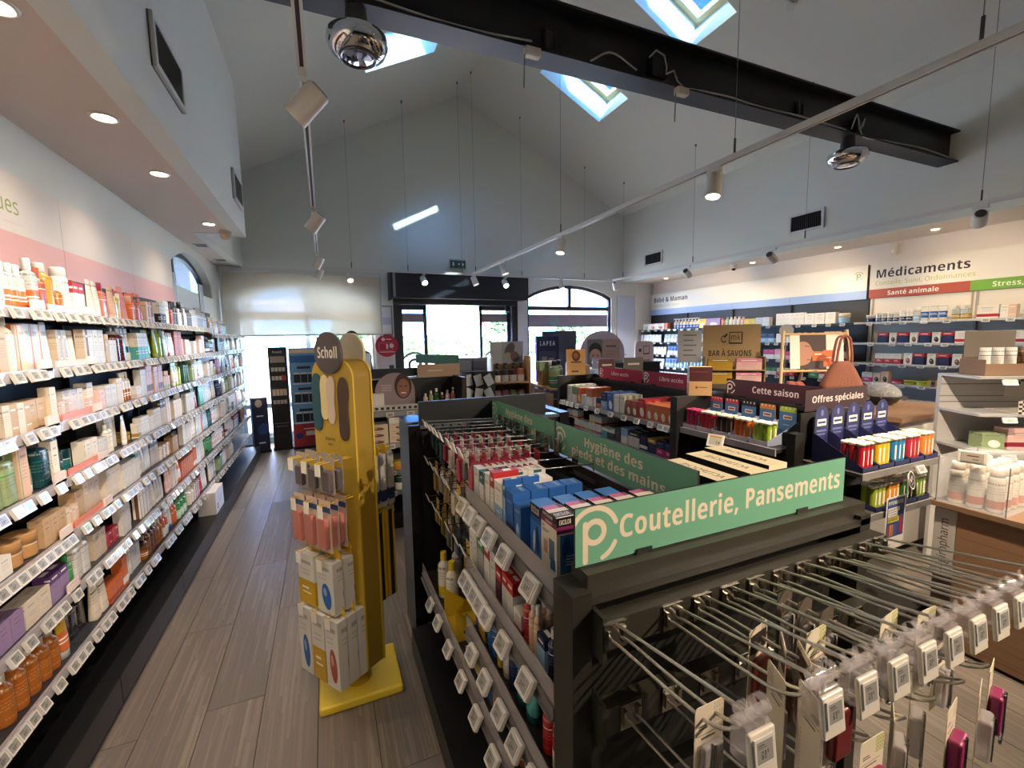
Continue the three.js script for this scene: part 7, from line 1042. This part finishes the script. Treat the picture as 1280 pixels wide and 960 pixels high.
{ // tall dark blue cosmetic stands by the windows
  const st = (lab, x, z, w, h, col, tx, ry = 0) => { const g = thing('window_display_stand', lab, 'display stand', [x, 0, z], ry); mesh('column', bx(-w / 2, w / 2, 0.04, h, -0.2, 0), M(col, 0.5), g); mesh('foot', bx(-w / 2 - 0.01, w / 2 + 0.01, 0, 0.04, -0.21, 0.02), M('#15161a', 0.5), g); if (tx) board('front', w - 0.01, h - 0.06, 0.004, tx, col, g, [0, h / 2 + 0.01, 0.0025]); return g; };
  const navyT = canvas(128, 512, (c) => { c.fillStyle = '#1f2a4a'; c.fillRect(0, 0, 128, 512); c.fillStyle = '#b9a9a4'; c.beginPath(); c.ellipse(54, 40, 30, 40, 0, 0, 7); c.fill(); c.fillStyle = '#31508a'; c.beginPath(); c.ellipse(84, 300, 50, 60, 0.5, 0, 7); c.fill(); c.fillStyle = '#dfe3ea'; c.font = 'bold 24px sans-serif'; c.fillRect(30, 160, 60, 12); c.fillRect(36, 430, 56, 14); });
  st('dark blue floor stand with a portrait at the end of the cosmetics wall', -0.9, -7.15, 0.2, 0.8, '#1b2746', navyT, 0.25);
  const foodT = canvas(128, 640, (c) => { c.fillStyle = '#262320'; c.fillRect(0, 0, 128, 640); c.fillStyle = '#cfc6b6'; c.font = 'bold 22px sans-serif'; c.textAlign = 'center'; c.fillText('Powell', 64, 30); c.fillStyle = '#a89a86'; c.fillRect(12, 50, 104, 40); c.fillStyle = '#2f2a26'; c.fillRect(20, 96, 88, 60); c.fillStyle = '#cfc6b6'; for (const y of [120, 176, 260, 330]) { for (let i = 0; i < 4; i++) c.fillRect(14 + i * 26, y, 22, 26); } c.fillStyle = '#b93a30'; c.fillRect(86, 170, 26, 36); for (let i = 0; i < 4; i++) { c.fillStyle = '#d8bfa0'; c.fillRect(12 + i * 27, 262, 24, 40); } c.fillStyle = '#8a8478'; c.fillRect(10, 480, 108, 4); c.fillRect(20, 500, 88, 4); });
  st('narrow black floor stand of small packs before the left window', -0.64, -7.22, 0.24, 1.52, '#211f1d', foodT);
  const blueT = canvas(192, 640, (c) => { c.fillStyle = '#6fa2c8'; c.fillRect(0, 0, 192, 640); c.fillStyle = '#e0c8a4'; c.fillRect(0, 0, 192, 24); c.fillStyle = '#2f6aa0'; c.fillRect(8, 40, 176, 46); c.fillStyle = '#2b3038'; for (const y of [110, 250, 390]) { c.fillRect(50, y, 92, 16); } for (const y of [150, 280, 410]) { for (let i = 0; i < 3; i++) { c.fillStyle = '#26241f'; c.fillRect(24 + i * 50, y + 10, 44, 56); c.fillStyle = '#d8d4cc'; c.fillRect(24 + i * 50, y, 44, 12); } c.fillStyle = '#d8dde2'; c.fillRect(14, y + 70, 164, 8); } c.fillStyle = '#a82c34'; c.fillRect(0, 490, 192, 150); c.fillStyle = '#dcd2cc'; c.fillRect(70, 520, 100, 8); c.fillRect(84, 540, 80, 30); c.fillStyle = '#24407a'; c.beginPath(); c.ellipse(40, 570, 26, 20, 0, 0, 7); c.fill(); });
  st('blue floor stand of dark packs with a red lower panel', -0.3, -7.15, 0.38, 1.5, '#6f9cc0', blueT);
  const lov = canvas(256, 192, (c) => { c.fillStyle = '#16171b'; c.fillRect(0, 0, 256, 192); c.fillStyle = '#e2e2e2'; c.font = 'bold 34px sans-serif'; c.fillText('LOVREN', 30, 40); c.fillRect(30, 60, 60, 12); });
  st('black stand with white capital lettering behind the yellow stand', 0.03, -7.45, 0.28, 1.66, '#16171b', lov); st('second black stand with white capital lettering near the entrance wall', 0.36, -7.45, 0.2, 1.66, '#16171b', lov);
  const lap = canvas(256, 640, (c) => { c.fillStyle = '#1c2440'; c.fillRect(0, 0, 256, 640); c.fillStyle = '#dfe3ee'; c.font = 'bold 44px sans-serif'; c.fillText('L A P E A', 36, 60); c.fillStyle = '#39415c'; c.fillRect(30, 100, 196, 130); c.fillStyle = '#8a7a6c'; c.fillRect(60, 140, 60, 70); c.fillRect(140, 150, 60, 60); });
  st('tall navy stand with white lettering beside the arched shop window', 3.62, -6.9, 0.4, 1.62, '#232f6e', lap, -0.35);
  tag(mesh('window_backdrop', bx(3.95, 4.72, 0.1, 1.72, HZ + 0.02, HZ + 0.05), M('#1d222c', 0.4), scene), 'dark blue backdrop panel standing inside the arched shop window', 'panel');
  const cow = thing('blue_white_stand', 'low blue and white patterned stand beside the soap rack', 'display stand', [2.62, 0, -5.3]); mesh('column', RBX(0.16, 0.98, 0.2, 0.01), M('#c9d2e0', 0.5), cow, [0, 0.5, 0]); for (const [x, y] of [[0, 0.9], [0.03, 0.75], [-0.03, 0.62]]) mesh('patch', new THREE.SphereGeometry(0.05, 12, 8).scale(1, 1.1, 0.1), M('#3a4f8a', 0.5), cow, [x, y, 0.1]);
}
{ // baby poster, feeding card
  const g = thing('baby_poster', 'arched pale pink poster stand with a photograph of a baby', 'poster', [4.55, 0, -6.6], -0.35);
  const s = new THREE.Shape(); s.moveTo(-0.4, 0.0); s.lineTo(0.4, 0.0); s.lineTo(0.4, 1.3); s.absarc(0, 1.3, 0.4, 0, Math.PI); s.lineTo(-0.4, 0); mesh('arch_board', new THREE.ExtrudeGeometry(s, { depth: 0.03, bevelEnabled: false, curveSegments: 24 }), M('#cfbfc6', 0.6), g);
  const t = canvas(320, 320, (c) => { c.fillStyle = '#c9a596'; c.fillRect(0, 0, 320, 320); c.fillStyle = '#8a8684'; c.fillRect(0, 0, 150, 320); c.fillStyle = '#3a3436'; c.beginPath(); c.ellipse(80, 110, 64, 76, 0, 0, 7); c.fill(); c.fillStyle = '#d9ae98'; c.beginPath(); c.ellipse(80, 160, 56, 66, 0, 0, 7); c.fill(); c.fillStyle = '#2a2426'; c.beginPath(); c.ellipse(58, 160, 7, 8, 0, 0, 7); c.ellipse(102, 160, 7, 8, 0, 0, 7); c.fill(); c.fillStyle = '#b06a62'; c.fillRect(70, 196, 22, 8); c.fillStyle = '#5a3c3a'; c.fillRect(184, 64, 100, 12); c.fillStyle = '#b08a7e'; for (let i = 0; i < 5; i++) c.fillRect(180, 120 + i * 26, 110 - i * 10, 6); });
  board('photo', 0.58, 0.58, 0.004, t, '#c9a596', g, [0.02, 1.26, 0.033]);
  const f = thing('feeding_card', 'pale pink rounded card with red lines beside the baby poster', 'counter card', [5.4, 0, -6.5], -0.35); const ft = canvas(192, 384, (c) => { c.fillStyle = '#dfc9c4'; c.fillRect(0, 0, 192, 384); c.fillStyle = '#4a4244'; c.strokeStyle = '#4a4244'; c.lineWidth = 5; c.strokeRect(90, 50, 60, 34); c.fillRect(40, 60, 26, 14); c.fillStyle = '#b04a50'; c.fillRect(36, 110, 120, 12); c.fillRect(36, 140, 120, 4); }); const s2 = new THREE.Shape(); s2.moveTo(-0.17, 0); s2.lineTo(0.17, 0); s2.lineTo(0.17, 1.4); s2.quadraticCurveTo(0.17, 1.5, 0.08, 1.5); s2.lineTo(-0.08, 1.5); s2.quadraticCurveTo(-0.17, 1.5, -0.17, 1.4); const e2 = new THREE.ExtrudeGeometry(s2, { depth: 0.02, bevelEnabled: false }); const uv = e2.attributes.uv; for (let i = 0; i < uv.count; i++) uv.setXY(i, uv.getX(i) / 0.34 + 0.5, Math.min(1, Math.max(0, (uv.getY(i) - 0.8) / 0.7))); mesh('card', e2, printed(ft), f);
  const h = thing('dark_cupboard', 'dark cupboard block behind the far red header', 'cupboard', [4.3, 0, -5.6]); mesh('body', bx(-0.4, 0.5, 0, 1.18, -0.3, 0.2), M('#1d1f24', 0.5), h); mesh('top', bx(-0.42, 0.52, 1.18, 1.2, -0.32, 0.22), M('#2b2e34', 0.35), h);
}
{ // red round sticker and product sticker on the wall by the entrance
  const t = canvas(256, 256, (c) => { c.fillStyle = '#b0203c'; c.fillRect(0, 0, 256, 256); c.fillStyle = '#ead2d2'; c.beginPath(); c.arc(90, 56, 20, 0, 7); c.fill(); c.fillRect(120, 50, 60, 10); c.strokeStyle = '#d88a96'; c.lineWidth = 4; c.strokeRect(40, 96, 150, 90); c.fillRect(120, 110, 20, 56); c.beginPath(); c.arc(180, 130, 26, 0, 7); c.fill(); c.fillRect(44, 196, 170, 8); });
  const dg = new THREE.CylinderGeometry(0.19, 0.19, 0.006, 24); dg.rotateX(Math.PI / 2); const uv = dg.attributes.uv, p = dg.attributes.position; for (let i = 0; i < uv.count; i++) uv.setXY(i, p.getX(i) / 0.38 + 0.5, p.getY(i) / 0.38 + 0.5);
  tag(mesh('round_sign', dg, printed(t), scene, [0.98, 1.5, HZ + 0.06]), 'round red promotional sign on the wall beside the entrance', 'sign');
  tag(mesh('wall_poster', bx(0.85, 1.08, 0.55, 1.3, HZ + 0.004, HZ + 0.012), M('#d8d0d4', 0.6), scene), 'pale poster below the round red sign', 'poster');
  tag(mesh('switch_plate', RBX(0.08, 0.09, 0.02, 0.004), M('#2f4a4a', 0.5), scene, [1.05, 1.12, HZ + 0.022]), 'small dark square plate beside the round red sign', 'plate');
}
// ---------- person near the entrance ----------
{
  const R = 30, size = 1.1, mc = new MarchingCubes(74, M('#c99a7c'), false, false, 120000), N = 74;
  const J = { head: [0.0, 1.56, 0.01], neck: [0, 1.42, 0], chest: [0, 1.22, 0], belly: [0, 1.02, 0.01], hip: [0, 0.9, 0], sL: [-0.18, 1.36, 0], sR: [0.18, 1.36, 0], eL: [-0.24, 1.1, 0.0], eR: [0.24, 1.1, 0.0], wL: [-0.22, 0.87, 0.08], wR: [0.22, 0.87, 0.08], hL: [-0.09, 0.88, 0], hR: [0.09, 0.88, 0], kL: [-0.1, 0.48, 0.02], kR: [0.1, 0.48, 0.02], aL: [-0.1, 0.09, -0.02], aR: [0.1, 0.09, -0.02], tL: [-0.12, 0.04, 0.14], tR: [0.12, 0.04, 0.14] };
  const field = (bones) => (x, y, z) => { let d = 9; for (const [a, b, ra, rb] of bones) { const A = J[a], B = J[b], ax = x - A[0], ay = y - A[1], az = z - A[2], bxx = B[0] - A[0], by = B[1] - A[1], bz = B[2] - A[2], l = bxx * bxx + by * by + bz * bz || 1e-6, t = Math.max(0, Math.min(1, (ax * bxx + ay * by + az * bz) / l)), q = Math.hypot(ax - bxx * t, ay - by * t, az - bz * t) - (ra + (rb - ra) * t), k = 0.03, h = Math.max(0, k - Math.abs(d - q)) / k; d = Math.min(d, q) - h * h * k * 0.25; } return d; };
  const build = (bones, cx, cy, cz, s) => { const f = field(bones); mc.isolation = 0; mc.reset(); for (let k = 0; k < N; k++) for (let j = 0; j < N; j++) for (let i = 0; i < N; i++) mc.field[i + j * N + k * N * N] = -f(cx + (i / N * 2 - 1) * s, cy + (j / N * 2 - 1) * s, cz + (k / N * 2 - 1) * s); mc.update(); const n = mc.count, g = new THREE.BufferGeometry(); g.setAttribute('position', new THREE.BufferAttribute(mc.positionArray.slice(0, n * 3), 3)); g.setAttribute('normal', new THREE.BufferAttribute(mc.normalArray.slice(0, n * 3), 3)); g.scale(s, s, s); g.translate(cx, cy, cz); return g; };
  const p = thing('person', 'person in a dark green coat standing behind the yellow stand', 'person', [0.36, 0, -6.55], 0.35);
  const torso = [['neck', 'chest', 0.055, 0.13], ['chest', 'belly', 0.14, 0.13], ['belly', 'hip', 0.13, 0.14], ['sL', 'sR', 0.06, 0.06]], arms = [['sL', 'eL', 0.055, 0.043], ['eL', 'wL', 0.042, 0.03], ['sR', 'eR', 0.055, 0.043], ['eR', 'wR', 0.042, 0.03]], legs = [['hL', 'kL', 0.085, 0.058], ['kL', 'aL', 0.055, 0.04], ['hR', 'kR', 0.085, 0.058], ['kR', 'aR', 0.055, 0.04]];
  for (const s of ['L', 'R']) { const sg = s === 'L' ? -1 : 1, w = J['w' + s]; J['p' + s] = [w[0], w[1] - 0.07, w[2] + 0.03]; [[-0.02, 0.06], [-0.007, 0.075], [0.007, 0.07], [0.02, 0.055]].forEach(([o, l], i) => { J['f' + s + i] = [w[0] + sg * o * 0.3, w[1] - 0.08, w[2] + 0.03 + o]; J['g' + s + i] = [w[0] + sg * o * 0.3 - sg * 0.012, w[1] - 0.08 - l, w[2] + 0.035 + o]; arms.push(['f' + s + i, 'g' + s + i, 0.0095, 0.008]); }); J['th' + s] = [w[0] - sg * 0.015, w[1] - 0.085, w[2] + 0.075]; arms.push(['w' + s, 'p' + s, 0.028, 0.034], ['p' + s, 'th' + s, 0.013, 0.009]); }
  J.chin = [0, 1.5, 0.07]; J.crown = [0, 1.6, -0.01]; J.nose0 = [0, 1.57, 0.1]; J.nose1 = [0, 1.54, 0.125]; J.earL = [-0.085, 1.56, 0]; J.earL2 = [-0.088, 1.535, 0]; J.earR = [0.085, 1.56, 0]; J.earR2 = [0.088, 1.535, 0];
  mesh('body', build([...torso, ...arms, ...legs, ['aL', 'tL', 0.045, 0.04], ['aR', 'tR', 0.045, 0.04], ['head', 'crown', 0.095, 0.095], ['head', 'chin', 0.085, 0.05], ['neck', 'head', 0.055, 0.06], ['nose0', 'nose1', 0.012, 0.016], ['earL', 'earL2', 0.02, 0.016], ['earR', 'earR2', 0.02, 0.016]], 0, 0.88, 0.03, 0.9), M('#c39578', 0.6), p);
  const coat = [['neck', 'chest', 0.07, 0.16], ['chest', 'belly', 0.168, 0.16], ['belly', 'hip', 0.16, 0.18], ['sL', 'sR', 0.085, 0.085], ['sL', 'eL', 0.078, 0.065], ['eL', 'wL', 0.064, 0.05], ['sR', 'eR', 0.078, 0.065], ['eR', 'wR', 0.064, 0.05]]; J.hem = [0, 0.8, 0]; coat.push(['hip', 'hem', 0.18, 0.18]);
  mesh('coat', build(coat, 0, 1.05, 0, 0.6), M('#46584e', 0.8), p);
  mesh('trousers', build(legs.map(([a, b, r, q]) => [a, b, r + 0.018, q + 0.022]), 0, 0.5, 0, 0.6), M('#2a2d33', 0.8), p);
  mesh('shoes', build([['aL', 'tL', 0.055, 0.05], ['aR', 'tR', 0.055, 0.05]], 0, 0.15, 0.03, 0.3), M('#1b1a1a', 0.5), p);
  J.hb = [0, 1.6, -0.04]; J.ht = [0, 1.655, 0.0];
  mesh('hair', build([['hb', 'ht', 0.095, 0.08]], 0, 1.6, 0, 0.3), M('#221d1b', 0.7), p);
  mesh('scarf', new THREE.TorusGeometry(0.085, 0.04, 10, 24).rotateX(Math.PI / 2).scale(1.1, 1, 1), M('#4a3f42', 0.9), p, [0, 1.41, 0.01]);
  for (const x of [-0.034, 0.034]) mesh('eye', new THREE.SphereGeometry(0.011, 10, 8), M('#2a211d', 0.3), p, [x, 1.565, 0.094]);
  mesh('mouth', new THREE.CapsuleGeometry(0.007, 0.03, 4, 8).rotateZ(Math.PI / 2), M('#a0605a', 0.5), p, [0, 1.503, 0.116]);
}
// ---------- outside the shop ----------
const MATT = new THREE.MeshPhysicalMaterial({ color: 0xffffff, roughness: 1, specularIntensity: 0 }), MATT2 = new THREE.MeshPhysicalMaterial({ color: new THREE.Color('#10170a'), roughness: 1, specularIntensity: 0 });
struct('ground_outside', bx(-60, 60, -0.25, -0.02, -90, HZ - 0.17), M('#d2cec6', 0.9));
struct('pavement', bx(-30, 30, -0.02, 0.0, -11.5, HZ - 0.17), M('#dcd8ce', 0.9));
struct('kerb', bx(-30, 30, -0.02, 0.06, -11.65, -11.5), M('#c4bfb6', 0.9));
{
  const hedge = thing('hedge', 'long green hedge across the street outside the entrance', 'hedge', [9, 0, -41]);
  mesh('core', bx(-5.5, 12, 0.0, 1.55, -0.5, 0.5), MATT2, hedge);
  const lg = new THREE.IcosahedronGeometry(0.2, 0).scale(1, 0.7, 1), N = 2200, inst = shade(new THREE.InstancedMesh(lg, MATT, N)), mt = new THREE.Matrix4(), q = new THREE.Quaternion(), e = new THREE.Euler(); inst.name = 'foliage'; inst.userData.kind = 'stuff'; seed = 19;
  for (let i = 0; i < N; i++) { const x = rr(-5.8, 12.2), top = rnd() < 0.3, y = top ? 1.55 + rr(-0.1, 0.3) : rr(0.1, 1.6), z = top ? rr(-0.5, 0.5) : 0.5 + rr(0, 0.3); e.set(rnd() * 6, rnd() * 6, rnd() * 6); mt.compose(new THREE.Vector3(x, y, z), q.setFromEuler(e), new THREE.Vector3(1, 1, 1).multiplyScalar(rr(0.7, 1.5))); inst.setMatrixAt(i, mt); inst.setColorAt(i, new THREE.Color().setHSL(rr(0.2, 0.27), rr(0.4, 0.6), rr(0.07, 0.14))); }
  hedge.add(inst);
}
function tree(lab, x, z, h, r, hue) {
  const g = thing('tree', lab, 'tree', [x, 0, z]); mesh('trunk', CYL(0.12, 0.18, h * 0.55, 10), M('#6b5a48', 0.9), g, [0, h * 0.27, 0]);
  const lg = new THREE.IcosahedronGeometry(0.22, 0).scale(1, 0.6, 1), N = 900, inst = shade(new THREE.InstancedMesh(lg, MATT, N)), mt = new THREE.Matrix4(), q = new THREE.Quaternion(), e = new THREE.Euler(); inst.name = 'crown'; inst.userData.kind = 'stuff';
  for (let i = 0; i < N; i++) { const a = rnd() * 6.283, b = Math.acos(rr(-1, 1)), rad = r * Math.cbrt(rnd()); e.set(rnd() * 6, rnd() * 6, rnd() * 6); mt.compose(new THREE.Vector3(Math.sin(b) * Math.cos(a) * rad, h * 0.7 + Math.cos(b) * rad * 0.8, Math.sin(b) * Math.sin(a) * rad), q.setFromEuler(e), new THREE.Vector3(1, 1, 1).multiplyScalar(rr(0.6, 1.4))); inst.setMatrixAt(i, mt); inst.setColorAt(i, new THREE.Color().setHSL(rr(hue - 0.03, hue + 0.03), rr(0.35, 0.5), rr(0.07, 0.14))); }
  g.add(inst);
}
seed = 91;
tree('light green tree outside behind the roller blind', 1.5, -26, 6.5, 2.6, 0.23); tree('green tree seen through the entrance side pane', 2.6, -42, 3.2, 2.0, 0.27); tree('green tree seen through the near-wall entrance pane', 17.5, -42, 3.6, 2.0, 0.24); tree('small tree seen past the baby poster', 24, -40, 3.4, 1.8, 0.24);
function post(lab, x, z, h, disc, bar) {
  const g = thing('road_sign', lab, 'road sign', [x, 0, z]); mesh('pole', CYL(0.035, 0.035, h, 12), M('#7a2c1a', 0.5), g, [0, h / 2, 0]);
  mesh('disc', new THREE.CylinderGeometry(0.32, 0.32, 0.02, 32).rotateX(Math.PI / 2), M(disc, 0.5), g, [0, h, 0.05]);
  if (bar) mesh('bar', BOX(0.44, 0.11, 0.01), M('#f2efe8', 0.5), g, [0, h, 0.066]); else { mesh('ring', new THREE.TorusGeometry(0.29, 0.035, 8, 32), M('#6a1430', 0.5), g, [0, h, 0.062]); mesh('stroke', BOX(0.05, 0.56, 0.01), M('#6a1430', 0.5), g, [0, h, 0.066], [0, 0, 0.78]); mesh('stroke', BOX(0.05, 0.56, 0.01), M('#6a1430', 0.5), g, [0, h, 0.068], [0, 0, -0.78]); }
}
post('round red no-entry sign with white bar outside the entrance', 9.6, -28, 2.7, '#7a1c10', true); post('round blue and red no-parking sign outside the entrance', 11.9, -38, 1.75, '#3a2c5a', false);
{ const g = thing('street_fence', 'pale metal street fence outside left of the entrance', 'fence', [-0.6, 0, -13]); for (let i = 0; i < 34; i++) mesh('bar', CYL(0.012, 0.012, 1.5, 6), M('#9aa0a0', 0.5), g, [-2 + i * 0.12, 0.78, 0]); mesh('rail', bx(-2.05, 2.05, 1.42, 1.46, -0.015, 0.015), M('#9aa0a0', 0.5), g); mesh('rail', bx(-2.05, 2.05, 0.12, 0.16, -0.015, 0.015), M('#9aa0a0', 0.5), g); }
{ // white house with gable roof across the street
  const g = thing('house', 'white house with a grey gable roof across the street behind the blind', 'house', [-7.5, 0, -24]); mesh('wall', bx(-4, 4, 0, 4.2, -4, 0), M('#e2ded4', 0.8), g);
  const s = new THREE.Shape([[-4.4, 4.1], [4.4, 4.1], [0, 6.6]].map((p) => new THREE.Vector2(...p))); mesh('roof', new THREE.ExtrudeGeometry(s, { depth: 4.6, bevelEnabled: false }), M('#8d98a6', 0.7), g, [0, 0, -4.3]);
  for (const x of [-2, 1.2]) { const w = mesh('window', bx(-0.5, 0.5, 0, 1.3, 0, 0.06), M('#e9e9e6', 0.5), g, [x, 1.2, 0]); mesh('pane', bx(-0.42, 0.42, 0.08, 1.22, 0.06, 0.07), M('#6d7f8c', 0.1), w); }
  mesh('door', bx(-0.1, 0.85, 0, 2.1, 0, 0.06), M('#7aa8a4', 0.5), g);
  const b = thing('yellow_bollard', 'yellow post seen through the blind beside a turquoise panel', 'bollard', [-2.35, 0, -13.5]); mesh('post', CYL(0.1, 0.1, 3.0, 16), M('#d9b24a', 0.5), b, [0, 1.5, 0]); mesh('cap', new THREE.SphereGeometry(0.1, 16, 8), M('#d9b24a', 0.5), b, [0, 3.0, 0]);
  const p = thing('turquoise_panel', 'turquoise and white outdoor panel seen through the blind', 'panel', [-3.0, 0, -14]); mesh('panel', bx(-0.25, 0.25, 0, 3.3, -0.05, 0), M('#58b0b0', 0.5), p); mesh('panel', bx(-1.0, -0.25, 0, 3.3, -0.05, 0), M('#e2e6e6', 0.5), p);
}
{ // unseen wall and added roof, placed to darken the arched side light
  struct('wall_unseen_side', bx(-2.2, -2.0, 0, 3.2, -9, 4), M('#5a5f63', 0.9)); struct('roof_added_cover', bx(-2.2, -1.6, 2.85, 2.95, -9, 4), M('#4a4d50', 0.9));
  const v = thing('street_house', 'pale low house beyond the hedge seen through the arched shop window', 'house', [27, 0, -60]); mesh('wall', bx(-4, 4, 0, 3.4, -4, 0), M('#dedbd4', 0.8), v); const s = new THREE.Shape([[-4.4, 3.3], [4.4, 3.3], [0, 5.2]].map((p) => new THREE.Vector2(...p))); mesh('roof', new THREE.ExtrudeGeometry(s, { depth: 4.4, bevelEnabled: false }), M('#7f90a6', 0.7), v, [0, 0, -4.2]); for (const x of [-2, 0.5, 2.4]) mesh('window', bx(x - 0.5, x + 0.5, 1, 2.2, 0, 0.05), M('#7a8a96', 0.2), v);
}
renderer.render(scene, camera);
